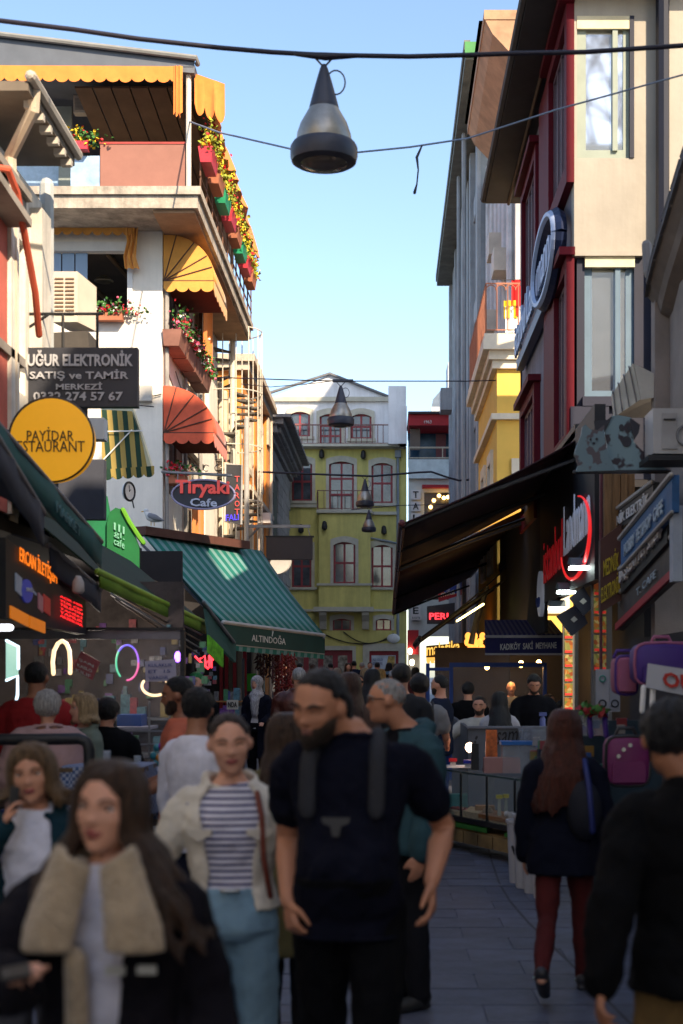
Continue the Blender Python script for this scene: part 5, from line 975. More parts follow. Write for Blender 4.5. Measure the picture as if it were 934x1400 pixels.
item('snack_packet', 'tall orange and pink snack packet standing on the stall', 'packet', .42, .9, .12, .05, tz_ + .13, .28, M('packet_orange', (.55, .12, .02), .4, var=.6, scale=14)); item('black_radio', 'upright black device beside the glowing lamp', 'device', .31, .5, .08, .1, tz_, .27, BLACK); item('white_tray', 'white tray of small jars on the left tank', 'tray', .08, .3, .28, .2, tz_, .02, WHITEP)
for i, k in enumerate((.1, .25)): item('jar', ('red', 'blue')[i] + ' capped jar standing on the white tray', 'jar', k, .45, .06, .06, tz_ + .021, .04, M('jar_pale', (.4, .4, .42), .4), 'jars on the tray', M('cap_' + ('red', 'blue')[i], ((.45, .01, .02), (.02, .03, .4))[i], .5))
one('glow_lamp', MB().ell(AP(.27) + DW * .8 + Vector((0, 0, tz_ + .22)), (.045, .045, .05), 12, 8), emit('glow_pink', (1, .62, .4), 9), 'bright little lamp shining beside the black device', 'lamp', None, 'all')
item('blue_bin', 'small dark bin with a blue lid behind the tub', 'bin', .88, 1.2, .12, .12, tz_ + .15, .12, M('bin_dark', (.01, .02, .05), .5), None, M('lid_blue'))
gcr = thing('mesh_crate', 'red mesh crate on the green turf under the stall', 'crate', tuple(AP(.15) + Vector((0, 0, gz(14) + .3))))
for i in range(5): span('slat', .13 + i * .032, .15 + i * .032, gz(14) + .3, gz(14) + .42, M('crate_red', (.20, .012, .012), .6), gcr, off=.2, depth=.4)
for z in (.3, .355, .41): span('bar', .13, .278, gz(14) + z, gz(14) + z + .014, M('crate_red'), gcr, off=.18, depth=.02)
one('scratching_post', MB().tube([AP(.48) + DW * .4 + Vector((0, 0, gz(14) + .42)), AP(.48) + DW * .4 + Vector((0, 0, zt0 - .06))], .06, 12), M('post_tan', (.22, .16, .10), .9, bump=.3), 'tan scratching post on the wooden shelf', 'post', None, 'all')
bn = ['farthest left', 'second from the left', 'third from the left', 'shortest, nearest, by the red haired girl']
for i, (a, b_, h_) in enumerate(((709, 1195, .52), (718, 1213, .60), (730, 1222, .58), (743, 1232, .42))):
    Y = 12.4 - i * .28; c_ = at(a, b_, Y); zb = gz(Y); bk_ = thing('white_bucket', f'tall white plastic bin beside the stall, {bn[i]}', 'bin', (c_.x, Y, zb), 'white bins beside the aquarium stall')
    ob('bin', MB().lathe((c_.x, Y, zb), [(.075, 0), (.08, .02), (.10, h_), (.112, h_ + .005), (.112, h_ + .03), (.095, h_ + .03), (.09, h_ - .05)], 18), M('bin_white', (.46, .46, .48), .45, var=.08), bk_, True)
    ob('clasp', MB().tube([(c_.x - .06, Y - .09, zb + h_ * .62), (c_.x - .04, Y - .125, zb + h_ * .5), (c_.x + .02, Y - .12, zb + h_ * .46)], .012, 6), BLACK, bk_, 'all')
for i in range(14):
    k = random.random(); z = tz_ + random.uniform(0, .3); cn, c_ = random.choice([('red', (.2, .02, .03)), ('mustard', (.18, .14, .04)), ('green', (.04, .14, .08)), ('white', (.22, .22, .24)), ('blue', (.03, .05, .18))])
    item('pet_goods_packet', f'small {cn} pet goods packet piled behind the tanks', 'packet', .78 + .2 * k, .5 + random.random(), .07, .05, z, .08, M('goodsb_%d' % int(c_[0] * 100 + c_[2] * 10), c_, .4), 'pet goods piled behind the tanks')
# grey planter barrier with script lettering
br = thing('terrace_barrier', 'grey metal terrace barrier with black script lettering', 'barrier', (1.2, 16.6, 0)); BG = M('barrier_grey', (.09, .10, .12), .5, var=.15)
ob('front_panel', MB().box((xat(640, 16.6), 16.6, gz(16)), (xat(765, 16.6), 16.66, zat(996, 16.6))), BG, br); ob('rail', MB().box((xat(638, 16.6), 16.56, zat(996, 16.6) + .001), (xat(767, 16.6), 16.7, zat(993, 16.6))), M('barrier_rail', (.15, .16, .19), .5), br)
ob('side_panel', MB().slab((xat(618, 18.4), 18.4, gz(18)), (xat(640, 16.62), 16.62, gz(16)), (xat(640, 16.62), 16.62, zat(996, 16.6)), (xat(618, 18.4), 18.4, zat(980, 18.4)), .04), BG, br)
text(br, 'samita', (xat(678, 16.55), 16.585, zat(1018, 16.6)), (.42, 0, .03), (0, 0, .2), INKK, n=(0, -1, 0), shear=.3)
for i in range(16): ob('cutout', MB().box((xat(645 + random.random() * 26, 16.59), 16.585, 0), (0, 0, 0)) if False else sdisc((xat(645 + random.random() * 24, 16.6), 16.598, zat(1002 + random.random() * 50, 16.6)), (0, -1, 0), .018, .008, 8, .012), BLACK, br)
one('spray_bottle', MB().lathe(at(742, 997, 17.1), [(.035, 0), (.035, .12), (.015, .16), (.015, .2)], 12).box(tuple(at(738, 979, 17.06)), tuple(at(747, 974, 17.12))), M('bottle_blue_white', (.10, .12, .3), .4), 'blue spray bottle with white trigger held over the table', 'bottle', None, True)
# ---- left side: shop fronts, awnings, signs, stalls
SH = thing('arcade', 'dark recessed shop fronts under the awnings on the left', 'shop front', (-3.4, 18, 0))
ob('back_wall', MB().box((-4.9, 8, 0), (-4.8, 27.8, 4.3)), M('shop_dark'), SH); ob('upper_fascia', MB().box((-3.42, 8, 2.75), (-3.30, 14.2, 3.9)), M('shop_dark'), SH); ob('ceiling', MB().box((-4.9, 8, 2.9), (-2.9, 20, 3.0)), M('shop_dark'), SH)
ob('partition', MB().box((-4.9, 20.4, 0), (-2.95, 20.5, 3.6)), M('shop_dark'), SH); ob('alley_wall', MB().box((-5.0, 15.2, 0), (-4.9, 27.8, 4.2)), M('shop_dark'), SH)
# round restaurant sign
rs = thing('round_sign', 'round yellow restaurant sign with dark capitals on the left', 'sign', at(70, 600, 11.5)); Y = 11.5
RSY = M('sign_amber', (.80, .40, .012), .4, var=.06, emit=(1, .42, .01), es=.16); ob('disc', sdisc(at(70, 601, Y), (0, -1, 0), 56.5 * Y / FPX, .14, 48), RSY, rs); ob('rim', MB().tube(ring(at(70, 601, Y + .02), (0, -1, 0), 57 * Y / FPX, 0, 48), .016, 6, cap=False), M('rim_dark', (.05, .04, .03), .4), rs, 'all')
for s0, a, b_, y0, hh in (('PAYİDAR', 37, 101, 603, 19), ('RESTAURANT', 14, 116, 618, 15)): text(rs, s0, at(a, y0, Y - .003), at(b_, y0, Y) - at(a, y0, Y), (0, 0, hh * Y / FPX), M('ink_brown', (.05, .035, .015), .5), n=(0, -1, 0))
ob('bracket', MB().tube([at(10, 590, Y + .1), at(-60, 585, Y + .1)], .02, 6), BLACK, rs)
one('small_white_box', MB().box((xat(119, 15), 15, zat(600, 15)), (xat(142, 15), 15.2, zat(571, 15))), WHITEP, 'small white box sign behind the round yellow sign', 'sign')
one('dark_board', MB().box((xat(80, 16.2), 16.2, zat(710, 16.2)), (xat(142, 16.2), 16.35, zat(628, 16.2))), SLATEC, 'plain slate board below the round yellow sign', 'board')
# electronics sign on a rack
el = thing('electronics_sign', 'dark sign of an electronics repairer with pale lettering on rack', 'sign', at(112, 515, 13.3)); Y = 13.3
ob('board', MB().box((xat(36, Y), Y, zat(556, Y)), (xat(188, Y), Y + .1, zat(475, Y))), M('sign_charcoal', (.035, .037, .048), .5, var=.15), el)
SLV = M('ink_silver', (.45, .45, .48), .5, var=.1)
for s0, a, b_, y0, hh, bo in (('UĞUR ELEKTRONİK', 38, 182, 501, 22, .03), ('SATIŞ ve TAMİR', 41, 176, 521, 16, .02), ('MERKEZİ', 77, 140, 533, 10.5, .02), ('0332 274 57 67', 46, 168, 548, 12, .02)): text(el, s0, (xat(a, Y), Y - .003, zat(y0, Y)), (xat(b_, Y) - xat(a, Y), 0, 0), (0, 0, hh * Y / FPX), SLV, n=(0, -1, 0), bold=bo)
for a, b_ in (((40, 429), (140, 429)), ((86, 429), (86, 475)), ((133, 429), (133, 475)), ((40, 447), (66, 430)), ((-40, 540), (37, 538))): ob('rack_bar', MB().tube([at(*a, Y + .05), at(*b_, Y + .05)], .014, 6), BLACK, el)
acu = thing('air_conditioner', 'beige outdoor air conditioner beside the electronics sign rack', 'air conditioner', at(95, 455, 16.3)); Y = 16.3
ob('casing', MB().hexa([(xat(71, Y), Y, zat(440, Y)), (xat(106, Y), Y, zat(440, Y)), (xat(121, Y), Y + .45, zat(440, Y)), (xat(84, Y), Y + .45, zat(440, Y)), (xat(70, Y), Y, zat(371, Y)), (xat(106, Y), Y, zat(371, Y)), (xat(121, Y), Y + .45, zat(378, Y)), (xat(84, Y), Y + .45, zat(378, Y))]), M('ac_beige', (.62, .54, .43), .5, var=.1), acu)
for i in range(10):
    for k in range(2): ob('louvre', MB().box((xat(75 + k * 14.5, Y), Y - .012, zat(382 + i * 5.4, Y)), (xat(87 + k * 14.5, Y), Y - .002, zat(380 + i * 5.4, Y))), M('louvre_brown', (.2, .12, .07), .6), acu)
ob('shelf', MB().prism([at(65, 455, Y - .1), at(120, 452, Y - .1), at(122, 478, Y - .1), at(62, 478, Y - .1)], (0, .6, 0)), M('shelf_grimy', (.07, .06, .05), .8, var=.3), acu)
# striped awning in the alley
sw = thing('striped_awning', 'green and yellow striped awning with a pale sunlit top', 'awning', at(170, 600, 21)); Y = 21
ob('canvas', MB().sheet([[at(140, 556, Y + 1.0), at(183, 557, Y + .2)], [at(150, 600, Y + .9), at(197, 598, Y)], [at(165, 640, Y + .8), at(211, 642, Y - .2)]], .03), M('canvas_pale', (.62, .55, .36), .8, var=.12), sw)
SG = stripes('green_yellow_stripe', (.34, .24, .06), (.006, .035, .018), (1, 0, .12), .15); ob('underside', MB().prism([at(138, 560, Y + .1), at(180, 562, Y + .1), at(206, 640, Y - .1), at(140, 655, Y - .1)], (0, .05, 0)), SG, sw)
ob('valance', scallop(at(140, 642, Y - .16), at(211, 637, Y - .22), .16, 5, amp=.3), SG, sw); ob('rib', MB().tube([at(140, 590, Y - .02), at(195, 589, Y - .02)], .01, 5), WHITEP, sw); ob('rib', MB().tube([at(140, 630, Y - .1), at(180, 588, Y)], .01, 5), WHITEP, sw)
ck = thing('wall_clock', 'round clock on a wall arm beside striped awning', 'clock', at(176, 672, 24)); ob('face', sdisc(at(177, 672, 24), (.9, -.4, 0), .15, .05, 24), WHITEP, ck); ob('case', MB().tube(ring(at(177, 672, 24), (.9, -.4, 0), .155, 0, 24), .02, 5, cap=False), BLACK, ck); ob('arm', MB().tube([at(181, 685, 24), at(183, 694, 24)], .012, 5), BLACK, ck)
for a, b_ in ((.0, .1), (.07, .03)): ob('hand', MB().tube([at(177, 672, 23.93), at(177, 672, 23.93) + Vector((a * .4, -.03, b_))], .006, 4), BLACK, ck)
# green dome canopy
gd = thing('green_canopy', 'bright green rounded canopy box with faint white lettering', 'awning', at(155, 730, 17.5)); Y = 17.5; GR = M('emerald_canvas', (.006, .13, .035), .7, var=.18)
pf = [(146, 772), (146, 715), (150, 700), (158, 694), (168, 697), (177, 714), (184, 732), (190, 748), (190, 785), (146, 772)][:-1]
ob('end_panel', MB().prism([at(a, b_, Y) for a, b_ in pf], (0, .06, 0)), GR, gd); ob('side_panel', MB().prism([at(118, 681, Y + .05), at(146, 678, Y + .05), at(150, 700, Y + .05), at(146, 772, Y + .05), at(118, 735, Y + .05)], (0, .05, 0)), M('emerald_dark', (.008, .16, .06), .7), gd); ob('edge_trim', MB().tube([at(a, b_, Y - .01) for a, b_ in ((168, 697), (177, 714), (190, 734), (196, 742))], .03, 6), M('lime_trim', (.12, .35, .02), .6), gd)
for i in range(3): text(gd, ('III', 'gl.', 'cafe')[i], at(156, 724 + i * 10, Y - .01), (.13, 0, -.06), (0, 0, .09), M('ink_mint', (.2, .5, .35), .6), n=(0, -1, 0))
# near awnings on the left
def bar_valance(parent, a, Ya, b_, Yb_, h, mat, bar, r_=.025, sc_=0):
    p, q = at(*a, Ya), at(*b_, Yb_); ob('front_bar', MB().tube([p, q], r_, 8), bar, parent, 'all'); n = 8
    rows = [[p.lerp(q, i / n) + Vector((.01 * math.sin(i * 2 + k), 0, -h * k / 2)) for i in range(n + 1)] for k in range(3)]
    ob('valance', MB().sheet(rows, .015), mat, parent, 'all'); return p, q
BARG = M('bar_grey', (.16, .16, .17), .5, var=.2)
t1 = thing('teal_awning', 'dark teal shop awning valance sloping on the left', 'awning', at(70, 660, 10.5))
p, q = bar_valance(t1, (-25, 556), 8.8, (138, 741), 11.9, .22, TEAL, BARG); ob('canvas', MB().slab(p, q, q + Vector((-1.1, 0, .55)), p + Vector((-1.1, 0, .55)), .015), TEAL, t1); text(t1, 'MARKET', p.lerp(q, .52) + Vector((.02, 0, -.18)), (q - p) * .22, (0, 0, .08), M('ink_teal_pale', (.08, .19, .2), .6), n=(1, 0, 0))
t2 = thing('slate_awning', 'slate grey awning valance under the teal awning at left edge', 'awning', at(30, 680, 8.5))
p, q = bar_valance(t2, (-40, 540), 7.6, (59, 702), 9.2, .22, SLATEC, BARG); ob('canvas', MB().slab(p, q, q + Vector((-1.1, 0, .5)), p + Vector((-1.1, 0, .5)), .015), SLATEC, t2)
t3 = thing('grey_awning', 'dim grey awning between the teal and the lime awnings', 'awning', at(100, 780, 11))
p, q = bar_valance(t3, (66, 745), 11, (137, 806), 12.4, .2, SLATEC, BARG); ob('canvas', MB().slab(p, q, q + Vector((-.9, 0, .3)), p + Vector((-.9, 0, .3)), .015), SLATEC, t3)
LIME = M('lime_canvas', (.13, .24, .012), .7, var=.2); DGR = M('dark_green_canvas', (.012, .03, .018), .8, var=.2)
t4 = thing('lime_awning', 'lime green awning valance stretching toward the striped awning', 'awning', at(210, 810, 15))
p, q = bar_valance(t4, (134, 782), 12.2, (281, 852), 17.2, .13, LIME, M('bar_lime', (.25, .40, .03), .5), .035); ob('canvas', MB().slab(p, q, q + Vector((-.9, 0, .75)), p + Vector((-.9, 0, .75)), .015), DGR, t4); 
t5 = thing('hanging_flap', 'teal awning flap with a lime printed corner hanging edge on', 'awning', at(300, 865, 16.8))
ob('flap', MB().prism([at(277, 824, 16.8), at(319, 878, 17.6), at(319, 906, 17.6), at(283, 870, 16.8)], (.03, .05, 0)), M('flap_teal', (.035, .09, .075), .7, var=.2), t5); ob('flap_bar', MB().tube([at(278, 823, 16.75), at(320, 878, 17.55)], .022, 6), BARG, t5); ob('print', MB().prism([at(283, 868, 16.78), at(303, 888, 17.1), at(303, 912, 17.1), at(283, 892, 16.78)], (.02, .03, 0)), M('print_lime', (.13, .42, .02), .6, var=.5, scale=12), t5)
for i in range(4):
    p0 = at(140 + i * 6, 798 + i * 7, 12.5); one('awning_rod', MB().tube([p0, at(276, 868 + i * 10, 17)], .012, 5), M('rod_brown', (.10, .07, .05), .6) if i % 2 else BARG, 'thin rod slung under the lime awning, ' + ('topmost', 'second', 'third', 'lowest')[i], 'rod', 'rods under the lime awning', 'all')
# orange LED board
lb = thing('phone_shop_sign', 'black phone shop board with glowing orange letters and icons', 'sign', (-2.6, 10.5, 2.5)); X = -2.62
def wl(px, py): Y = X * FPX / (px - 530); return Vector((X, Y, zat(py, Y)))
ob('board', MB().prism([wl(8, 735), wl(118, 815), wl(118, 868), wl(8, 845)], (-.08, 0, 0)), M('sign_black_gloss'), lb)
OLED = M('orange_led', (.4, .1, .01), .4, var=0, emit=(1, .20, .01), es=.5); p, q = wl(24, 772) + Vector((.01, 0, 0)), wl(75, 803) + Vector((.01, 0, 0)); text(lb, 'ERCAN İLETİŞİM', p, q - p, (0, 0, .16), OLED, .004, n=(1, 0, 0))
ICON = [((20, 783), (28, 815), (.22, .25, .32)), ((41, 804), (48, 814), (.20, .24, .34)), ((51, 810), (57, 838), (.28, .12, .15)), ((58, 812), (67, 842), (.4, .03, .03))]
for a, b_, c_ in ICON: p, q = wl(*a) + Vector((.012, 0, 0)), wl(*b_) + Vector((.012, 0, 0)); ob('icon', MB().prism([p, Vector((p.x, q.y, p.z - .03)), q, Vector((p.x, p.y, q.z + .03))], (-.01, 0, 0)), M('icon_%d' % int(c_[0] * 100), c_, .4, emit=c_, es=.08), lb)
ob('icon_oval', sdisc(wl(35, 808) + Vector((.014, 0, 0)), (1, 0, 0), .085, .012, 24, .16), M('icon_blue', (.02, .03, .22), .4, emit=(.03, .05, .4), es=.1), lb); text(lb, 'SERVİS', wl(31, 808) + Vector((.02, 0, 0)), (0, .18, 0), (0, 0, .035), INKW, n=(1, 0, 0))
for a, b_ in (((13, 825), (37, 838)), ((39, 839), (60, 848))): p, q = wl(*a) + Vector((.012, 0, -.1)), wl(*b_) + Vector((.012, 0, -.1)); ob('orange_tile', MB().prism([p, q, q + Vector((0, 0, .085)), p + Vector((0, 0, .085))], (-.012, 0, 0)), M('tile_orange', (.45, .14, .01), .4, emit=(1, .25, .01), es=.16), lb)
LX = -2.58; 
for r_ in range(6):
    p, q = wl(76, 817 + r_ * 5.2) + Vector((.03, 0, 0)), wl(107, 831 + r_ * 5.2) + Vector((.03, 0, 0)); text(lb, ('AÇIK HER', 'TÜR CEP', 'TELEFON', 'TAMİRİ', 'YAPILIR', 'AKSESUAR')[r_], p, q - p, (0, 0, .02), M('led_red_dim', (.3, .01, .01), .4, var=0, emit=(1, .015, .02), es=.8), .003, n=(1, 0, 0))
one('white_bulb', MB().lathe(at(107, 808, 11.2), [(.02, .12), (.03, .1), (.045, .07), (.05, .0), (.03, -.02)], 14), M('bulb_off', (.5, .45, .42), .5), 'large white bulb hanging beside the phone shop board', 'light bulb', None, 'all')
one('tube_lamp', MB().tube([at(-10, 858, 9), at(14, 858, 9)], .02, 6), emit('tube_white', (.9, .92, 1), 2.5), 'white tube lamp at the left edge under the phone shop board', 'lamp', None, 'all')
# plastic walled stall with neon rings
Y = 12.6; vs = thing('plastic_stall', 'stall front of clear plastic sheet with a dark frame on left', 'stall', at(120, 1000, Y)); xw = lambda p: xat(p, Y); zw_ = lambda p: zat(p, Y)
ob('sheet', MB().box((xw(-60), Y, zw_(1085)), (xw(249), Y + .01, zw_(868))), VINYL, vs); ob('top_band', MB().box((xw(-60), Y - .02, zw_(874)), (xw(250), Y - .003, zw_(862))), M('vinyl_hem', (.16, .15, .17), .3, var=.4), vs); ob('frame', MB().box((xw(-60), Y - .04, zw_(862) + .001), (xw(252), Y + .04, zw_(858))), BLACK, vs); ob('post', MB().box((xw(247), Y - .03, .1), (xw(253), Y + .04, zw_(862))), BLACK, vs)
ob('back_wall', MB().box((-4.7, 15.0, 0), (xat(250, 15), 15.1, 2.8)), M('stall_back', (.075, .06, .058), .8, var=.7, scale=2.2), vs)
for z, d in ((1.35, 14.6), (1.0, 14.3), (.65, 14.0), (.3, 13.7)): ob('shelf', MB().box((-3.8, d, z), (-1.95, d + .35, z + .025)), M('shelf_glass', (.12, .13, .15), .3), vs)
WARMN = emit('neon_warm', (1, .66, .34), .95); 
one('ring_light', MB().tube([at(a, b_, 13.4) for a, b_ in ((73, 921), (72, 905), (74, 890), (79, 880), (85, 876), (91, 880), (95, 890), (96, 905), (96, 920))], .020, 8), WARMN, 'tall warm white neon arch glowing behind the plastic', 'neon light', None, 'all')
one('ring_light', MB().tube(ring(at(212, 938, 13.6), (0, -1, 0), .09, 0, 26, rx=.125, a0=150, a1=390), .013, 6), WARMN, 'warm ring light low behind the white paper sign', 'neon light', None, 'all')
rgb = thing('rainbow_ring', 'thin ring light fading from green to purple behind plastic', 'neon light', at(174, 905, 13.4))
for a0, a1, nm, c_ in ((50, 140, 'neon_blue', (.15, .1, 1)), (141, 230, 'neon_green', (.05, .6, .3)), (270, 360, 'neon_pink', (.8, .05, .3)), (0, 49, 'neon_violet', (.35, .08, .9))): ob('segment', MB().tube(ring(at(174, 906, 13.4), (0, -1, 0), .165, 0, 16, rx=.105, a0=a0, a1=a1), .009, 6), emit(nm, c_, .6), rgb, 'all')
ls = thing('led_light', 'cold white LED strip panel at the left edge of stall', 'light', at(16, 920, 13.2)); ob('panel', MB().prism([at(8, 877, 13.2), at(24, 884, 13.3), at(24, 925, 13.3), at(8, 930, 13.2)], (0, .03, 0)), M('panel_mint', (.2, .28, .25), .4, emit=(.4, .8, .65), es=.3), ls)
for pp_ in ([(9, 876), (25, 884), (25, 914)], [(9, 930), (24, 924), (24, 950), (18, 975)]): ob('led_tube', MB().tube([at(a, b_, 13.15) for a, b_ in pp_], .014, 6), emit('led_cold', (.6, .85, 1), 1.3), ls, 'all')
sq = thing('diamond_sign', 'red diamond shaped paper sign tilted behind the plastic', 'sign', at(118, 910, 13)); ob('paper', MB().prism([at(111, 890, 13), at(137, 905, 13), at(126, 930, 13), at(100, 914, 13)], (0, .01, 0)), M('paper_red', (.35, .03, .05), .6, var=.2), sq)
for i in range(3): text(sq, ('ŞARJ', 'KABLO', 'KILIF')[i], at(108 - i * 2, 904 + i * 7, 12.99), at(128 - i * 2, 913 + i * 7, 12.99) - at(108 - i * 2, 904 + i * 7, 12.99), (0, 0, .03), INKW, .003, n=(0, -1, 0))
ws = thing('paper_sign', 'handwritten white paper sign taped on the plastic sheet', 'sign', at(220, 918, 12.5)); ob('paper', MB().prism([at(198, 904, 12.5), at(240, 901, 12.5), at(241, 931, 12.5), at(199, 932, 12.5)], (0, .008, 0)), M('paper_lilac', (.40, .38, .48), .7, var=.08), ws)
for i in range(3): text(ws, ('KULAKLIK', 'ET  15', 'VARDIR')[i], at(203, 912 + i * 8.5, 12.49), at(236 - i * 3, 911 + i * 8.5, 12.49) - at(203, 912 + i * 8.5, 12.49), (0, 0, .028), M('ink_blue'), .003, n=(0, -1, 0))
one('purple_led', MB().ell(at(243, 898, 12.9), (.03, .03, .05), 10, 7), emit('led_purple', (.25, .08, 1), 5), 'bright purple LED at the stall corner post', 'light', None, 'all')
one('blue_case', MB().box(tuple(at(160, 993, 13.2)), tuple(at(201, 976, 13.5))), M('case_blue', (.015, .08, .30), .5), 'blue case lying on the stall counter', 'case'); one('white_counter', MB().box((xat(155, 13.0), 13.0, zat(998, 13)), (xat(204, 13), 13.5, zat(994, 13))), M('counter_lilac', (.30, .29, .34), .5), 'pale counter strip under the blue case', 'counter')
random.seed(21); PCOL = [('red', (.22, .03, .04)), ('teal', (.05, .13, .17)), ('pale', (.2, .19, .2)), ('navy', (.03, .04, .14)), ('mustard', (.22, .16, .05)), ('green', (.03, .13, .06)), ('violet', (.10, .03, .17)), ('grey', (.08, .08, .085))]
def stock(label, grp, n, fx, names=('goods_box',)):
    for i in range(n):
        p, s = fx(i); cn, c_ = random.choice(PCOL); m = M('stock_%d' % int(c_[0] * 100 + c_[1] * 1000), c_, .4, var=.5, scale=25)
        one(names[i % len(names)], MB().hexa([p + Vector(v) for v in ((0, 0, 0), (s[0], 0, 0), (s[0], s[1], 0), (0, s[1], 0), (0, .01, s[2]), (s[0], .01, s[2]), (s[0], s[1], s[2]), (0, s[1], s[2]))]), m, label.replace('small ', 'small %s ' % cn).replace('bright bag', 'bright %s bag' % cn), 'box', grp)
def fstall(i): 
    k = i % 4; return Vector((-3.75 + random.random() * 1.75, (14.6, 14.3, 14.0, 13.7)[k] + .05, (1.378, 1.028, .678, .328)[k])), (.07 + random.random() * .08, .1, .1 + random.random() * .14)
stock('small packaged phone accessory on the shelves behind the plastic', 'phone accessories in the plastic stall', 60, fstall)
for i, (a, b_) in enumerate(((100, 897), (250, 920))): pass
for i in range(16):
    a, b_ = random.uniform(205, 262), random.uniform(1000, 1110); c_ = random.choice([(.02, .3, .08), (.2, .03, .4), (.3, .28, .33), (.03, .2, .25), (.4, .15, .02)])
    one('hanging_toy', MB().ell(at(a, b_, 12.2), (.03, .03, .035), 8, 6), M('toy_%d' % int(c_[0] * 100), c_, .4), 'small shiny toy hanging on the stall rack behind the white shirt', 'toy', 'small toys on the stall rack', 'all')
gr_ = thing('wire_rack', 'thin steel wire rack of small goods beside the plastic stall', 'rack', at(215, 1020, 12.3))
for i in range(6): ob('rail', MB().tube([at(150, 1000 + i * 18, 12.35), at(262, 1000 + i * 18, 12.35)], .008, 5), STEEL, gr_)
for a in (204, 232, 260): ob('upright', MB().tube([at(a, 960, 12.36), at(a, 1115, 12.36)], .01, 5), STEEL, gr_)
rl = thing('red_neon_sign', 'small red neon scribble sign in the dark shop', 'sign', at(283, 903, 19)); 
for pts in ([(267, 898), (275, 906), (284, 914)], [(272, 902), (280, 897), (281, 908)], [(286, 897), (286, 912)], [(289, 897), (289, 912)], [(284, 905), (291, 902)]): ob('tube', MB().tube([at(a, b_, 19) for a, b_ in pts], .016, 5), LEDR, rl, 'all')
# cafe tables, railing
sl_ = bpy.data.lights.new('stall_fill', 'POINT'); sl_.energy = 16; sl_.color = (1, .86, .72); sl_.shadow_soft_size = .25; so_ = bpy.data.objects.new('stall_fill', sl_); C.objects.link(so_); so_.location = (-2.9, 13.5, 2.2)  # unseen fill lamp added to brighten the stall interior
def fhang(i): return Vector((-3.75 + random.random() * 1.8, 14.95, 1.55 + random.random() * .75)), (.03 + random.random() * .05, .03, .05 + random.random() * .06)
stock('small packet hung on the back wall of the plastic stall', 'packets hung in the plastic stall', 80, fhang, ('packet',))
RB = thing('black_railing', 'thick black tubular railing in front of the cafe tables', 'railing', at(60, 1012, 8.6)); Y = 8.6
ob('rail', MB().tube([at(-60, 1011, Y), at(60, 1011, Y), at(108, 1010, Y), at(118, 1014, Y), at(122, 1024, Y), at(122, 1090, Y), at(122, 1310, Y)], .035, 10), BLACK, RB, 'all')
for a in (-30, 40): ob('post', MB().tube([at(a, 1012, Y), at(a, 1310, Y)], .02, 8), BLACK, RB, 'all')
def gingham():
    m = M('gingham', (.10, .14, .28), .9, var=0); N = m.node_tree.nodes; L = m.node_tree.links; tc = N.new('ShaderNodeTexCoord'); ck_ = N.new('ShaderNodeTexChecker'); ck_.inputs['Scale'].default_value = 45; ck_.inputs[1].default_value = (.06, .10, .22, 1); ck_.inputs[2].default_value = (.30, .33, .42, 1); L.new(tc.outputs['Object'], ck_.inputs[0]); L.new(ck_.outputs[0], N['Principled BSDF'].inputs['Base Color']); return m
for i, (px, py, Y, lbl) in enumerate(((150, 1044, 9.7, 'nearer cafe table under a blue gingham cloth'), (192, 1050, 10.3, 'farther cafe table under a blue gingham cloth'))):
    c_ = at(px, py, Y); tb = thing('cafe_table', lbl, 'table', (c_.x, Y, 0), 'gingham tables'); s = .28
    ob('top', MB().box((c_.x - s, Y - s, c_.z - .04), (c_.x + s, Y + s, c_.z - .012)), M('timber_dark'), tb)
    for sx in (-1, 1):
        for sy in (-1, 1): ob('leg', MB().tube([(c_.x + sx * s * .85, Y + sy * s * .85, .1), (c_.x + sx * s * .85, Y + sy * s * .85, c_.z - .04)], .02, 6), M('timber_dark'), tb)
    n = 24; rings_ = []
    for zo, e in ((0, .6), (-.005, 1), (-.18, 1.06), (-.34, 1.1)): rings_.append([c_ + Vector((s * e * max(-1, min(1, 1.35 * math.cos(2 * math.pi * j / n))) + (.02 * math.sin(j * 2.4) if zo < -.1 else 0), s * e * max(-1, min(1, 1.35 * math.sin(2 * math.pi * j / n))) + (.02 * math.cos(j * 2.4) if zo < -.1 else 0), zo)) for j in range(n)])
    cl = tag(ob('tablecloth', MB().loft(rings_), gingham() if i == 0 else M('gingham'), None, True), ('nearer', 'farther')[i] + ' blue gingham cloth draped over the cafe table', 'tablecloth', 'gingham tablecloths')
    g_ = one('glass_cup', MB().lathe(c_ + Vector((-.02, 0, .0)), [(.025, 0), (.03, .09), (.026, .09), (.022, .01)], 12), CLEAR, ('nearer', 'farther')[i] + ' small drinking glass on the gingham table', 'glass', 'glasses on the gingham tables', True)
def chair(px, py, Y, lbl, rot=0):
    c_ = at(px, py, Y); z0 = .1; ch = thing('wooden_chair', lbl, 'chair', (c_.x, Y, z0), 'brown cafe chairs'); W_ = M('chair_brown', (.13, .05, .025), .5, var=.25); ca, sa_ = math.cos(rot), math.sin(rot)
    def q(x, y, z): return Vector((c_.x + x * ca - y * sa_, Y + x * sa_ + y * ca, z))
    ob('seat', MB().hexa([q(-.2, -.2, .54), q(.2, -.2, .54), q(.2, .2, .54), q(-.2, .2, .54), q(-.2, -.2, .58), q(.2, -.2, .58), q(.2, .2, .58), q(-.2, .2, .58)]), W_, ch)
    for sx in (-1, 1):
        ob('leg', MB().tube([q(sx * .18, .18, z0), q(sx * .18, .18, .54)], .018, 6), W_, ch); ob('leg', MB().tube([q(sx * .18, -.18, z0), q(sx * .18, -.2, .56), q(sx * .19, -.27, 1.02)], .018, 6), W_, ch)
    ob('back_rail', MB().tube([q(-.19, -.27, .98), q(0, -.30, 1.0), q(.19, -.27, .98)], .035, 8, flat=(.5, (0, 1, 0))), W_, ch, 'all'); ob('back_rail', MB().tube([q(-.19, -.24, .8), q(0, -.26, .82), q(.19, -.24, .8)], .022, 6), W_, ch, 'all')
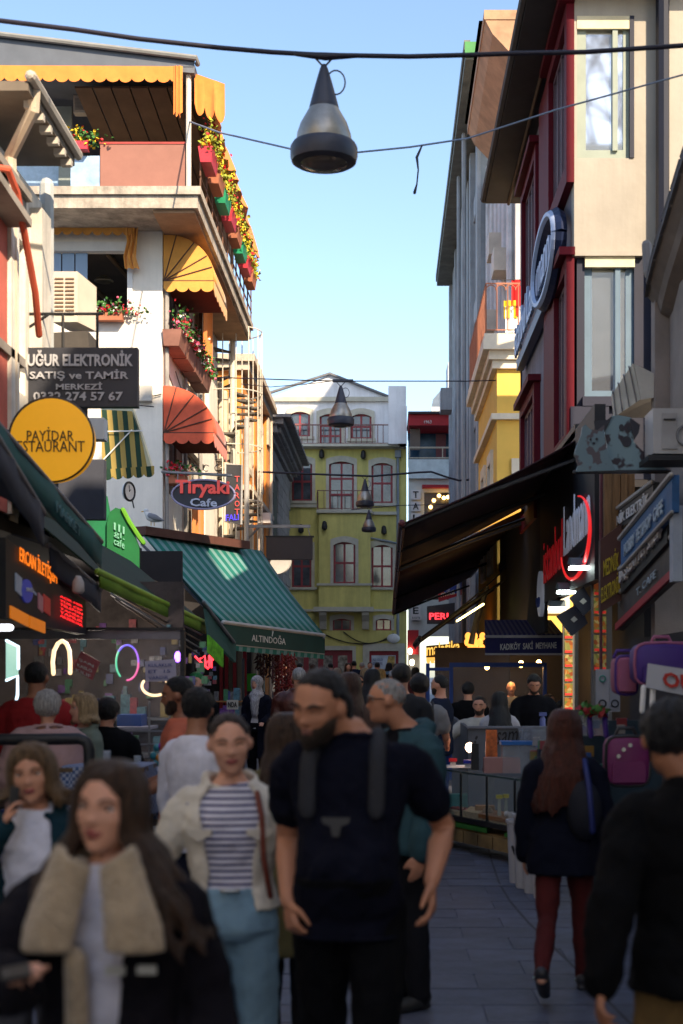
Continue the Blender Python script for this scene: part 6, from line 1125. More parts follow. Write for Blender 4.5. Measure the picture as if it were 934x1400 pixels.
chair(185, 1060, 10.6, 'brown wooden cafe chair beside the farther gingham table', 2.2); chair(100, 1040, 9.6, 'brown wooden cafe chair behind the black railing', .3)
# ---- striped green awning of the corner shop
AA = thing('green_striped_awning', 'green and grey striped awning with white lettered dark valance', 'awning', at(300, 800, 26))
TL, TR = at(193, 729, 26.5), at(357, 754, 30.4); BL, BR = at(305, 851, 24.4), at(443, 869, 28.3)
ax = (TR - TL).normalized(); dn = (BL - TL).normalized(); nrm = ax.cross(dn).normalized(); sax = (ax - dn * ax.dot(dn)).normalized()
AST = stripes('green_grey_stripe', (.006, .15, .115), (.15, .28, .27), tuple(sax), .275, .8, .54, .02)
rows = [[TL.lerp(TR, j / 10).lerp(BL.lerp(BR, j / 10), i / 6) - Vector((0, 0, .06 * math.sin(math.pi * i / 6))) for j in range(11)] for i in range(7)]
ob('canvas', MB().sheet(rows, .02), AST, AA, 'all'); AG = M('awning_green', (.008, .055, .05), .75, var=.15)
hv = .36; ob('valance', MB().slab(BL - Vector((0, 0, .03)), BR - Vector((0, 0, .03)), BR - Vector((0, 0, hv)), BL - Vector((0, 0, hv)), .02), AG, AA); ob('front_bar', MB().tube([BL, BR], .04, 8), M('bar_whitish', (.42, .42, .40), .5), AA); ob('hem_bar', MB().tube([BL - Vector((0, 0, hv)), BR - Vector((0, 0, hv))], .022, 6), M('bar_whitish'), AA); ob('fringe', scallop(BL - Vector((0, 0, hv + .02)), BR - Vector((0, 0, hv + .02)), .09, 16, amp=.12), AST, AA)
ob('end_cheek', MB().prism([TL, BL, BL - Vector((0, 0, .1))], (ax * .02)), AG, AA); ob('arm', MB().tube([TL + Vector((0, .1, -.2)), BL + Vector((0, .1, -.05))], .03, 6), BARG, AA); ob('arm', MB().tube([TR + Vector((0, -.1, -.2)), BR + Vector((0, -.1, -.05))], .03, 6), BARG, AA)
vn = (BR - BL).cross(Vector((0, 0, 1))).normalized(); vn = -vn if vn.y > 0 else vn; kb_ = lambda k, dz: BL.lerp(BR, k) + Vector((0, 0, dz)) + vn * .012
text(AA, 'ALTINDOĞA', kb_(.245, -.27), (BR - BL) * .33, (0, 0, .16), M('ink_bright', (.62, .64, .62), .5), .006, n=vn, bold=.01)
for i in range(7): a = -60 + i * 20; pc = kb_(.44, -.10); ob('tree_mark', MB().tube([pc + Vector((0, 0, -.05)), pc + ax * (.06 * math.sin(R(a))) + Vector((0, 0, .09 * math.cos(R(a))))], .010, 4), M('ink_bright'), AA)
BW = M('beam_brown', (.09, .035, .025), .7, var=.3); one('roof_beam', MB().slab(TL + Vector((-.15, 0, .12)), TR + Vector((-.4, -.9, .12)), TR + Vector((-.4, -.9, -.04)), TL + Vector((-.15, 0, -.04)), .3), BW, 'dark brown roof beam above the striped green awning', 'beam')
brn = thing('tile_roof', 'small red brown tiled lean-to roof under the striped awning end', 'roof', at(205, 770, 25)); 
for i in range(4):
    for j in range(2): ob('tile', MB().slab(at(186 + i * 10, 756 + j * 12 + i * 2, 25.5 - j * .2), at(195.4 + i * 10, 757 + j * 12 + i * 2, 25.5 - j * .2), at(196.4 + i * 10, 768 + j * 12 + i * 2, 25.2 - j * .2), at(187 + i * 10, 767 + j * 12 + i * 2, 25.2 - j * .2), .05), M('tile_redbrown', (.13, .05, .04), .8, var=.3), brn)
# gull
gl = thing('seagull', 'white and grey seagull standing on the brown roof beam', 'bird', at(205, 716, 26.3)); c_ = at(206, 706, 26.3)
GW = M('feather_white', (.62, .62, .62), .8, var=.05); gb = MB(); gb.tube([c_ + Vector((-.075, 0, .06)), c_ + Vector((-.03, 0, .0)), c_ + Vector((.05, 0, -.03)), c_ + Vector((.15, 0, -.06)), c_ + Vector((.21, 0, -.075))], [.045, .075, .085, .05, .02], 12); gb.ell(c_ + Vector((-.085, 0, .10)), (.05, .04, .042), 12, 8)
ob('body', gb, GW, gl, 'all'); ob('wing', MB().tube([c_ + Vector((.0, -.07, .01)), c_ + Vector((.1, -.075, -.03)), c_ + Vector((.24, -.03, -.08))], [.05, .055, .015], 8, flat=(.5, (0, 1, 0))), M('feather_grey', (.22, .23, .26), .8), gl, 'all'); ob('beak', MB().tube([c_ + Vector((-.125, 0, .095)), c_ + Vector((-.175, 0, .085))], [.014, .006], 6), M('beak_yellow', (.6, .35, .03), .5), gl)
for k in (-.02, .03): ob('leg', MB().tube([c_ + Vector((.03 + k, k, -.08)), c_ + Vector((.03 + k, k, -.17))], .007, 5), M('beak_yellow'), gl)
# oval cafe sign, tarot sign, blank sign
ts = thing('oval_sign', 'dark oval cafe sign with red and white lettering', 'sign', at(278, 676, 27)); Y = 27
ob('board', sdisc(at(278, 676, Y), (0, -1, 0), 20 * Y / FPX, .12, 44, 43 * Y / FPX), M('sign_slate', (.035, .035, .045), .5), ts); ob('rim', MB().tube(ring(at(278, 676, Y - .01), (0, -1, 0), 20 * Y / FPX, 0, 44, rx=43 * Y / FPX), .022, 6, cap=False), M('rim_lilac', (.30, .28, .42), .5), ts, 'all')
text(ts, 'Tiryaki', at(240, 680, Y - .01), at(314, 681, Y) - at(240, 680, Y), (0, 0, 24 * Y / FPX), M('ink_coral', (.55, .07, .06), .5, emit=(1, .1, .08), es=.12), .02, n=(0, -1, 0), bold=.03); text(ts, 'Cafe', at(260, 692, Y - .01), at(297, 693, Y) - at(260, 692, Y), (0, 0, 11 * Y / FPX), M('ink_bluewhite', (.6, .62, .75), .5), .02, n=(0, -1, 0), bold=.02)
ob('bracket', MB().tube([at(222, 645, Y + .08), at(316, 650, Y + .08)], .028, 6), STEEL, ts); 
for a in (243, 310): ob('hanger', MB().tube([at(a, 648, Y + .06), at(a, 662, Y + .06)], .012, 5), STEEL, ts)
for i in range(4): ob('scroll', MB().tube(ring(at(250 + i * 16, 640, Y + .08), (0, -1, 0), .06, 0, 12, a0=20 * i, a1=300), .008, 4), DARKMETAL, ts)
tt = thing('tarot_sign', 'tall dark tarot sign with red capitals in a pale frame', 'sign', at(319, 676, 29)); Y = 29
ob('board', MB().prism([at(308, 634, Y), at(331, 636, Y), at(330, 717, Y), at(307, 713, Y)], (0, .12, 0)), M('sign_grey_gloss', (.05, .048, .05), .2, var=.3), tt); ob('frame', MB().tube([at(308, 634, Y), at(331, 636, Y), at(330, 717, Y), at(307, 713, Y), at(308, 634, Y)], .02, 5), M('frame_silver', (.55, .52, .47), .4), tt)
for i, ch_ in enumerate('TAROT'): text(tt, ch_, at(321, 659 + i * 11.2, Y - .01), (.1, 0, 0), (0, 0, .12), M('ink_coral'), .01, n=(0, -1, 0))
text(tt, 'FALI', at(309, 712, Y - .01), (.26, 0, .02), (0, 0, .12), M('ink_neonblue', (.05, .04, .5), .4, emit=(.1, .05, 1), es=.5), .01, n=(0, -1, 0))
bsn = thing('blank_sign', 'blank dark box sign hanging from a steel bracket', 'sign', at(395, 750, 36)); Y = 36
ob('box', MB().box((xat(364, Y), Y, zat(765, Y)), (xat(427, Y), Y + .2, zat(734, Y))), M('sign_darkbrown', (.035, .027, .03), .5, var=.1), bsn); ob('trim', MB().box((xat(363, Y), Y - .02, zat(734, Y) + .001), (xat(429, Y), Y + .22, zat(732.5, Y))), BLACK, bsn); ob('bracket', MB().box((xat(337, Y), Y + .06, zat(721, Y)), (xat(424, Y), Y + .14, zat(717, Y))), STEEL, bsn); ob('strut', MB().tube([at(338, 738, Y + .1), at(354, 721, Y + .1)], .03, 5), STEEL, bsn); ob('hanger', MB().tube([at(421, 721, Y + .1), at(424, 733, Y + .1)], .012, 5), STEEL, bsn)
one('satellite_dish', sdisc(at(383, 770, 40), (-.4, -.8, .4), .34, .05, 24), M('dish_pale', (.45, .44, .42), .6), 'pale satellite dish half hidden under the blank sign', 'satellite dish')
# ---- goods under the striped awning
RDF = M('door_red', (.22, .012, .018), .5); gs = thing('grocery_shop', 'red framed grocery shop front under the striped awning', 'shop front', (-3.2, 31, 0))
ob('back_wall', MB().box((-5.2, 30.8, 0), (-2.95, 30.9, 4.3)), M('shop_dark'), gs)
for px in (301, 308, 319, 333): ob('post', MB().box((xat(px, 30.5), 30.4, .2), (xat(px, 30.5) + .07, 30.5, 2.7)), RDF, gs)
ob('warmgrey_panel', MB().box((xat(309, 30.7), 30.62, .3), (xat(318, 30.7), 30.7, 2.6)), M('panel_warmgrey', (.25, .23, .17), .4), gs); ob('warmgrey_panel', MB().box((xat(325, 30.7), 30.62, .3), (xat(332, 30.7), 30.7, 2.6)), M('panel_warmgrey'), gs)  # plain warm grey panels between the red posts
one('green_sign', MB().box(tuple(at(338, 945, 28)), tuple(at(350, 921, 28.05))), M('sign_neongreen', (.05, .45, .03), .5), 'small bright green sign beside the woman in headscarf', 'sign')
PEP = [M('pepper_red', (.16, .012, .010), .4, var=.4), M('pepper_dark', (.05, .012, .012), .5, var=.4)]
for i in range(13):
    Y = 27 - (i % 3) * .4; a = 352 + i * 4.2; top = 893 + (i % 2) * 2; ln_ = 45 + (i * 13) % 40 if i > 5 else 22 + (i * 7) % 18; b = MB(); rr = random.Random(i)
    b.tube([at(a, top, Y), at(a, top + ln_, Y)], .012, 5); 
    for j in range(int(ln_ / 2.2)):
        p = at(a, top + 2 + j * 2.2, Y); d = Vector((rr.gauss(0, 1), rr.gauss(0, 1), -.8)).normalized() * .085; b.tube([p, p + d * .6, p + d], [.022, .018, .006], 5)
    side = ('near the red posts', 'in the middle', 'toward the street')[min(2, i // 5)]; one('pepper_string', b, PEP[0] if i > 5 else PEP[1], f'string of dried peppers hanging under the striped awning, {side}', 'pepper string', 'strings of dried peppers', 'all')
shf = thing('grocery_shelf', 'tiered grocery display of jars and packets by headscarf woman', 'shelf', at(300, 1040, 23))
for i, (py, Y) in enumerate(((960, 23.6), (985, 23.3), (1010, 23.0), (1040, 22.8))): ob('board', MB().box((xat(262, Y), Y, zat(py, Y)), (xat(332, Y), Y + .3, zat(py, Y) + .02)), M('shelf_wood'), shf)
for px in (262, 331): ob('upright', MB().box((xat(px, 23.9), 23.9, .15), (xat(px, 23.9) + .04, 23.95, zat(900, 23.9))), BLACK, shf)
def fsh(i):
    k = i % 4; Y = (23.6, 23.3, 23.0, 22.8)[k]; return Vector((xat(263 + random.random() * 64, Y), Y + .05, zat((960, 985, 1010, 1040)[k], Y) + .021)), (.05 + random.random() * .05, .08, .1 + random.random() * .12)
stock('small jar or packet on the grocery display beside the headscarf woman', 'jars and packets on the grocery display', 56, fsh, ('jar', 'goods_box'))
def fup(i): return Vector((xat(262 + random.random() * 30, 24.2), 24.2, zat(945 - random.random() * 60, 24.2))), (.06, .05, .07)
stock('small bag of snacks hung high beside the lime flap', 'snack bags hung by the grocery', 36, fup, ('snack_bag',))
nd = one('price_card', MB().box(tuple(at(310, 970, 22.5)), tuple(at(326, 957, 22.52))), M('card_cream', (.4, .38, .33), .6), 'cream card with black letters on the grocery display', 'price card'); text(nd, 'NDA', at(312, 967, 22.49), (.14, 0, 0), (0, 0, .085), INKK, .003, n=(0, -1, 0), bold=.03)
bb = one('shop_board', MB().box(tuple(at(382, 1032, 19)), tuple(at(393, 1005, 19.04))), M('card_white', (.45, .45, .47), .6), 'small white and blue shop board behind the leather jacket man', 'sign'); ob('blue_band', MB().box(tuple(at(382, 1032, 18.97)), tuple(at(393, 1022, 18.99))), M('band_blue', (.02, .06, .3), .5), bb); text(bb, 'BAL', at(383, 1020, 18.98), (.09, 0, 0), (0, 0, .1), INKK, .003, n=(0, -1, 0))
def fbag(i): return Vector((xat(366 + random.random() * 14, 22), 22 + random.random(), zat(1060 - random.random() * 90, 22))), (.1, .06, .12)
stock('bright bag of snacks stacked right of the headscarf woman', 'bright snack bags', 26, fbag, ('snack_bag',))
# far left shop fronts along the street
fsn = [('nearest', 38, 43.8, (.28, .03, .03)), ('middle', 44.2, 52.8, (.20, .18, .14)), ('farthest', 53.4, 65, (.16, .03, .03))]
for n_, y0, y1, c_ in fsn:
    sf = thing('shop', f'dim shop front with framed glass along the left, {n_} from the camera', 'shop front', (-4.3, y0, 0), 'shop fronts along the left'); f_ = Fr((-4.32, y0, 0), (0, 1, 0), (1, 0, 0)); L_ = y1 - y0
    ob('frame', MB().wall(f_, (0, L_), (.2, 3.6), [(.3 + i * L_ / 3, (i + 1) * L_ / 3 - .2, .9, 3.0) for i in range(3)], .15), M('front_%d' % int(c_[0] * 100), c_, .6), sf); ob('pane', MB().bx(f_, .2, L_ - .2, .8, 3.1, -.12, -.1), M('shop_window', (.05, .05, .05), .08, var=.6, scale=1.5), sf)
# ================================================================== PEOPLE
SKIN = {}
def skin(tone):
    c = {'fair': (.64, .325, .22), 'light': (.56, .27, .17), 'mid': (.47, .21, .122), 'tan': (.33, .145, .082), 'brown': (.24, .10, .058)}[tone]
    return M('skin_' + tone, c, .5, var=.10, scale=9, bump=.03, bscale=120, spec=.35)
def cloth(name, col, rough=.9, var=.16, bump=.12, scale=6, bscale=90): return M('cloth_' + name, tuple(q * (.6 if max(col) < .03 else 1) for q in col) if col and not isinstance(col, str) else col, rough, var=var, scale=scale, bump=bump, bscale=bscale, spec=.12 if col and max(col) < .05 else .3)
def hairmat(name, col, back=False): return M('hair_' + name + ('_back' if back else ''), col, .42, var=.75, scale=16, bump=1.0, bscale=34, stretch=(6, .6, 4) if back else (6, 6, .55), spec=.4)
def smin(a, b, k):
    h = np.clip(.5 + .5 * (b - a) / k, 0, 1); return b + (a - b) * h - k * h * (1 - h)
HEAD_E = [((0, .06, .13), (.335, .42, .365), .10), ((0, -.08, -.12), (.265, .30, .38), .10), ((0, -.12, -.34), (.195, .22, .15), .08), ((0, -.30, -.42), (.085, .075, .07), .06),
          ((.16, -.21, -.09), (.10, .11, .10), .05), ((-.16, -.21, -.09), (.10, .11, .10), .05), ((0, -.30, .105), (.21, .085, .045), .05),
          ((0, -.375, .0), (.032, .05, .10), .03), ((0, -.425, -.10), (.042, .062, .052), .025), ((.045, -.385, -.12), (.034, .05, .034), .02), ((-.045, -.385, -.12), (.034, .05, .034), .02),
          ((0, -.375, -.228), (.092, .042, .024), .012), ((0, -.368, -.272), (.078, .045, .026), .012)]
def head_sdf(P, fem=0, smile=0):
    d = None
    for i, (c, r, k) in enumerate(HEAD_E):
        c = np.array(c, float); r = np.array(r, float)
        if fem and i == 2: r = r * (.92, .95, .95)
        if fem and i == 1: r = r * (1.06, 1, .97)
        if fem and i in (4, 5): r = r * (1.1, 1.08, 1.1)
        if fem and i == 6: r = r * (.9, .7, .8)
        if smile and i in (11, 12): r = r * (1.3, .9, .8)
        q = (P - c) / r; l = np.linalg.norm(q, axis=1); e = (l - 1) * np.min(r) * np.clip(1.0, 0, 1)
        d = e if d is None else smin(d, e, k)
    for sx in (-1, 1):
        g_ = np.exp(-(((P[:, 0] - sx * .145) / .075) ** 2 + ((P[:, 1] + .36) / .12) ** 2 + ((P[:, 2] - .03) / .05) ** 2)); d = d + (.024 if fem else .034) * g_
    g_ = np.exp(-((P[:, 0] / .10) ** 2 + ((P[:, 2] + .25) / .008) ** 2 + ((P[:, 1] + .4) / .1) ** 2)); d = d + .012 * g_
    return d
def head_r(D, fem=0, smile=0):
    lo = np.full(len(D), .05); hi = np.full(len(D), .75)
    for _ in range(22):
        m = (lo + hi) / 2; s = head_sdf(D * m[:, None], fem, smile) < 0
        lo = np.where(s, m, lo); hi = np.where(s, hi, m)
    return lo
def sph(nu, nv):
    D = []
    for i in range(nv):
        th = math.pi * (i + .5) / nv
        for j in range(nu): ph = 2 * math.pi * j / nu; D.append((math.sin(th) * math.sin(ph), -math.sin(th) * math.cos(ph), -math.cos(th)))
    return np.array(D)
def sph_faces(nu, nv):
    F = [(i * nu + j, i * nu + (j + 1) % nu, (i + 1) * nu + (j + 1) % nu, (i + 1) * nu + j) for i in range(nv - 1) for j in range(nu)]
    return F + [tuple(range(nu))[::-1], tuple(range((nv - 1) * nu, nv * nu))]
RC = {}
def head_base(nu, nv, fem, smile):
    k = (nu, nv, fem, smile)
    if k not in RC: D = sph(nu, nv); RC[k] = (D, head_r(D, fem, smile))
    return RC[k]
def surf(x, z, fem=0):
    lo, hi = 0., -.7
    for _ in range(20):
        m = (lo + hi) / 2
        if head_sdf(np.array([[x, m, z]]), fem)[0] < 0: lo = m
        else: hi = m
    return lo
def sstep(x): x = np.clip(x, 0, 1); return x * x * (3 - 2 * x)
TEXC = {}
TMP = bpy.data.scenes.new('scratch')
def finish(name, mb, mats, parent, vox, smooth=4, disp=0, dsize=.1, dirs='NORMAL'):
    """weld overlapping closed shapes into one continuous surface (voxel remesh), soften it, add cloth folds"""
    me = mb.mesh(name, mats[0] if isinstance(mats, list) else mats); o = bpy.data.objects.new(name, me); TMP.collection.objects.link(o)
    r_ = o.modifiers.new('r', 'REMESH'); r_.mode = 'VOXEL'; r_.voxel_size = vox; r_.use_smooth_shade = True
    if smooth: s = o.modifiers.new('s', 'SMOOTH'); s.iterations = smooth; s.factor = .5
    if disp:
        k = round(dsize, 3)
        if k not in TEXC: t = bpy.data.textures.new('folds', 'CLOUDS'); t.noise_scale = dsize; t.noise_depth = 2; TEXC[k] = t
        d = o.modifiers.new('d', 'DISPLACE'); d.texture = TEXC[k]; d.strength = disp; d.mid_level = .5; d.texture_coords = 'LOCAL'
    vl = TMP.view_layers[0]; vl.update()
    me2 = bpy.data.meshes.new_from_object(o.evaluated_get(vl.depsgraph)); me2.name = name
    bpy.data.objects.remove(o); bpy.data.meshes.remove(me)
    me2.materials.clear()
    for m in (mats if isinstance(mats, list) else [mats]): me2.materials.append(m)
    ob_ = bpy.data.objects.new(name, me2); C.objects.link(ob_); ob_.parent = parent
    return ob_
MALE = [(.482, .05, .045, 0), (.505, .094, .064, 0), (.55, .097, .066, 0), (.60, .088, .062, 0), (.66, .091, .064, 0), (.72, .103, .068, 0), (.77, .108, .066, .004), (.80, .100, .057, .006), (.825, .072, .046, .008), (.85, .040, .036, .008)]
FEM = [(.482, .05, .045, 0), (.505, .098, .066, 0), (.55, .095, .064, 0), (.61, .074, .052, 0), (.66, .076, .054, 0), (.72, .086, .060, -.004), (.77, .090, .056, 0), (.80, .085, .048, .006), (.825, .060, .040, .008), (.85, .033, .033, .008)]
def ik(a, t, l1, l2, pole):
    d = t - a; L_ = min(d.length, (l1 + l2) * .999); d = d.normalized(); c_ = (l1 * l1 + L_ * L_ - l2 * l2) / (2 * L_); h = math.sqrt(max(0, l1 * l1 - c_ * c_))
    p = (pole - d * pole.dot(d)).normalized(); return a + d * c_ + p * h, a + d * L_
def add_hand(mb, wr, d, thumb, n, s, curl=.35, spread=.0, coarse=False):
    """palm, five unequal bent fingers and a thumb from the side of the palm"""
    d = d.normalized(); t_ = (thumb - d * thumb.dot(d)).normalized(); n = (n - d * n.dot(d) - t_ * n.dot(t_)).normalized()
    mb.ell(wr + d * .045 * s, (.001, .001, .001), 4, 3); L_ = (.070, .078, .073, .056)
    for i in range(4):
        off = (1.5 - i) * .0195 * s; k = wr + d * (.088 - .004 * abs(i - 1.2)) * s + t_ * off
        mb.tube([wr + t_ * off * .55, wr.lerp(k, .5) + t_ * off * .1, k], [.0135 * s, .0150 * s, .0120 * s], 7)
        c_ = curl * (1 + .12 * i); dd = (d + t_ * (1.5 - i) * (.05 + spread)).normalized(); p = k; P_ = [k]; a = c_ * .7
        for fr_, ang in ((.46, .7), (.30, 1.0), (.24, .8)):
            v = dd * math.cos(a) + n * math.sin(a); p = p + v * L_[i] * fr_ * s; P_.append(p); a += c_ * ang
        mb.tube(P_, [.0100 * s, .0092 * s, .0082 * s, .0066 * s], 7)
    b_ = wr + d * .022 * s + t_ * .022 * s; p1 = b_ + (d * .6 + t_ * .75 + n * .25).normalized() * .038 * s; p2 = p1 + (d * .9 + t_ * .35 + n * .35).normalized() * .030 * s; p3 = p2 + (d * .95 + t_ * .05 + n * .4).normalized() * .024 * s
    mb.tube([wr + d * .012 * s + t_ * .006 * s, b_, p1, p2, p3], [.015 * s, .0155 * s, .012 * s, .0105 * s, .008 * s], 7)
def part(E_, name, mb, mat, sm='all', vox=None, smooth=2, disp=0):
    if vox: return finish(name, mb, mat, E_, vox, smooth, disp, .05)
    o = ob(name, mb, mat, None, sm); o.parent = E_; return o
def person(label, X, Y, H=1.72, yaw=0, z=None, fem=0, tone='light', head=(0, 0, 0), hoff=(0, 0, 0), girth=1.0, belly=0, hair='short', hcol=('black', (.012, .010, .009)), beard=None,
           top=None, jacket=None, legs=('black', (.012, .012, .014)), shoes=(.02, .02, .02), stride=.0, rarm=None, larm=None, curl=.35, eyes='open', smile=0, lean=0, vox=None, skirt=None, hl=None, face=True, group=None, sit=False, lside=None):
    z = gz(Y) if z is None else z; near = Y < 6.2; mid = Y < 12.5
    vb = vox or (.0065 if near else .012 if mid else .02); vc = vb * (1.35 if near else 1.15)
    E_ = thing('person', label, 'person', (X, Y, z), group); E_.rotation_euler.z = R(yaw); a, SZ = R(yaw), H / 1.75
    ca, sa_ = math.cos(a), math.sin(a)
    def loc(p): q = Vector(p) - Vector((X, Y, z)); return Vector((q.x * ca + q.y * sa_, -q.x * sa_ + q.y * ca, q.z))
    sh = lambda p: p + Vector((0, -math.tan(R(lean)) * max(0, p.z - .52 * H), 0))
    S_ = FEM if fem else MALE
    def sect(zf):
        zs = [s[0] for s in S_]; v = [np.interp(zf, zs, [s[i] for s in S_]) for i in (1, 2, 3)]; g_ = 1 + (girth - 1) * np.interp(zf, [.48, .6, .72, .8, .85], [.8, 1, .8, .45, .1])
        b_ = belly * math.exp(-((zf - .60) / .07) ** 2); return v[0] * g_, v[1] * g_ + b_ * .5, v[2] - b_ * .5
    def ring_(zf, off, n=22, g0=None, g1=None, ex=.85):
        hw, hd, yo = sect(zf); out = []
        rng = range(n) if g0 is None else range(n + 1)
        for j in rng:
            ph = 2 * math.pi * j / n if g0 is None else g0 + (g1 - g0) * j / n
            s_, c_ = math.sin(ph), math.cos(ph); out.append(sh(Vector(((hw * H + off) * (abs(s_) ** ex) * (1 if s_ > 0 else -1), yo * H - (hd * H + off) * (abs(c_) ** ex) * (1 if c_ > 0 else -1), zf * H))))
        return out
    zz = lambda a_, b_, n=12: [a_ + (b_ - a_) * i / n for i in range(n + 1)]
    # joints
    sw = (.098 if fem else .112) * (1 + (girth - 1) * .35); J = {}
    for s_, k in ((1, 'L'), (-1, 'R')):
        J['sh' + k] = sh(Vector((s_ * sw * H, .006 * H, .797 * H))); arm = larm if s_ > 0 else rarm; l1, l2 = .172 * H, .152 * H
        if isinstance(arm, dict):
            t_ = loc(arm['w']); el, wr = ik(J['sh' + k], t_, l1, l2, Vector(arm.get('pole', (s_ * .4, .6, -.3)))); J['hd' + k] = (loc(arm['tip']) - wr).normalized() if 'tip' in arm else (wr - el).normalized()
        else:
            o_, f1, f2 = arm or (10, stride * 12 * (-s_) + 2, 14); o_ = R(o_); f1 = R(f1); f2 = R(f1 * 57.3 + f2)
            el = J['sh' + k] + Vector((s_ * math.sin(o_), -math.sin(f1), -math.cos(f1) * math.cos(o_))).normalized() * l1; wr = el + Vector((s_ * math.sin(o_) * .3, -math.sin(f2), -math.cos(f2))).normalized() * l2; J['hd' + k] = (wr - el).normalized()
        J['el' + k], J['wr' + k] = el, wr
        hp = Vector((s_ * .052 * H, 0, .515 * H)); f = R(stride * 22 * s_ * (1 if True else 0)); bend_ = R(max(0, -stride * s_) * 38 + 4)
        if sit: f, bend_ = R(85), R(88)
        kn = hp + Vector((s_ * .006 * H, -math.sin(f), -math.cos(f))) * .235 * H; an = kn + Vector((0, -math.sin(f - bend_), -math.cos(f - bend_))) * .238 * H
        J['hp' + k], J['kn' + k], J['an' + k] = hp, kn, an
    low = min(J['anL'].z, J['anR'].z) - .040 * H
    if not sit:
        for k in 'LR':
            for q in ('hp', 'kn', 'an'): J[q + k] = J[q + k] - Vector((0, 0, low * (1 if q == 'an' else .6 if q == 'kn' else .15)))
    # head frame
    hh = .133 * H; piv = sh(Vector((0, .008 * H, .862 * H))) + Vector((hoff[0], hoff[1], hoff[2] if len(hoff) > 2 else 0)); hy, hp_, hr_ = map(R, head)
    RM = Matrix.Rotation(hy, 3, 'Z') @ Matrix.Rotation(hp_, 3, 'X') @ Matrix.Rotation(hr_, 3, 'Y')
    hc = Vector((0, -.012 * H, .066 * H)); HT = lambda p: piv + RM @ (hc + Vector(p) * hh)
    nu, nv = (72, 56) if near else (48, 36) if mid else (28, 20)
    D, r0 = head_base(nu, nv, fem, smile); FA = sph_faces(nu, nv); b = MB()
    b.add([HT(d * r) for d, r in zip(D, r0)], FA)
    for s_ in (-1, 1): b.ell(HT((s_ * .335, .04, -.02)), (.016 * SZ, .022 * SZ, .031 * SZ * (.86 if fem else 1)), 10, 7, RM)
    b.tube([HT((0, .10, -.22)), HT((0, .10, -.40)).lerp(sh(Vector((0, .012 * H, .85 * H))), .5), sh(Vector((0, .012 * H, .835 * H)))], [.245 * hh * (.86 if fem else 1.02), .235 * hh * (.84 if fem else 1.04), .30 * hh], 14)
    b.loft([ring_(q, -.004) for q in zz(.485, .85)])
    TH = Vector((0, -1, 0))
    for s_, k in ((1, 'L'), (-1, 'R')):
        m_ = 1.0 if not fem else .84; gg = 1 + (girth - 1) * .5
        b.tube([J['sh' + k] + Vector((-s_ * .02, 0, 0)), J['sh' + k].lerp(J['el' + k], .15), J['sh' + k].lerp(J['el' + k], .55), J['el' + k], J['el' + k].lerp(J['wr' + k], .3), J['wr' + k]], [q * SZ * m_ * gg for q in (.05, .054, .047, .040, .042, .027)], 12)
        dh = J['hd' + k]; inw = Vector((-s_, 0, 0)); fwd = TH if abs(dh.y) < .85 else Vector((-s_, 0, .3))
        arm = larm if s_ > 0 else rarm; ex = arm if isinstance(arm, dict) else {}
        th_ = Vector(ex.get('thumb', fwd)); pn = Vector(ex.get('palm', inw)); add_hand(b, J['wr' + k], dh, th_, pn, SZ * (1.0 if not fem else .9), ex.get('curl', curl))
        b.tube([J['hp' + k] + Vector((0, 0, .02)), J['hp' + k].lerp(J['kn' + k], .3), J['kn' + k], J['kn' + k].lerp(J['an' + k], .3), J['an' + k]], [q * SZ * (.95 if fem else 1) for q in (.080, .078, .052, .052, .036)], 12)
        ft = J['an' + k]; b.tube([ft + Vector((0, .02, -.02)), ft + Vector((0, -.05, -.035)), ft + Vector((0, -.12, -.045))], [.035 * SZ, .034 * SZ, .028 * SZ], 8)
    sk = skin(tone); lip = M('lips_' + ('f' if fem else 'm'), (.30, .07, .065) if fem else (.24, .10, .08), .45, var=0)
    body = finish('body', b, [sk, lip], E_, vb, 2 if near else 3)
    me = body.data; co = np.zeros(len(me.polygons) * 3); me.polygons.foreach_get('center', co); co = co.reshape(-1, 3)
    Q = (co - np.array(piv)) @ np.array(RM); Q = (Q - np.array(hc)) / hh       # head local (rows times R = R^T v)
    mi = ((np.abs(Q[:, 0]) < (.10 + .02 * smile)) & (Q[:, 2] > -.30) & (Q[:, 2] < -.205) & (Q[:, 1] < -.345) & (((Q[:, 0] / .11) ** 2 + ((Q[:, 2] + .25) / .05) ** 2) < 1)).astype(np.int32)
    me.polygons.foreach_set('material_index', mi)
    hm = hairmat(*hcol, hair in ('slick', 'bun'))
    if face and Y < 26:
        WH = M('eye_white', (.50, .48, .46), .3, var=0); IR = M('eye_dark', (.015, .009, .006), .2, var=0)
        for s_ in (-1, 1):
            y_ = surf(s_ * .145, .03, fem)
            if eyes == 'open':
                o = MB(); o.ell(HT((s_ * .148, y_ + .030, .03)), (.066 * hh, .045 * hh, .030 * hh), 14, 9, RM); e = ob('eye', o, WH, None, 'all'); e.parent = E_
                i_ = ob('iris', MB().ell(HT((s_ * .146, y_ - .004, .03)), (.028 * hh, .016 * hh, .028 * hh), 12, 8, RM), IR, None, 'all'); i_.parent = e
                pts = [HT((s_ * (.085 + .125 * i / 6), surf(s_ * (.085 + .125 * i / 6), .055, fem) - .004, .042 + .028 * math.sin(math.pi * i / 6))) for i in range(7)]
            else: pts = [HT((s_ * (.085 + .125 * i / 6), surf(s_ * (.085 + .125 * i / 6), .02, fem) - .004, .022 - (.018 if not smile else -.016) * math.sin(math.pi * i / 6))) for i in range(7)]
            l_ = ob('eyelash', MB().tube(pts, .0075 * hh * (1.4 if fem else 1), 5), IR, None, 'all'); l_.parent = E_
            pts = [HT((s_ * (.065 + .185 * i / 7), surf(s_ * (.065 + .185 * i / 7), .115, fem) - .004, .105 + .035 * math.sin(math.pi * min(1, i / 6.2)))) for i in range(8)]
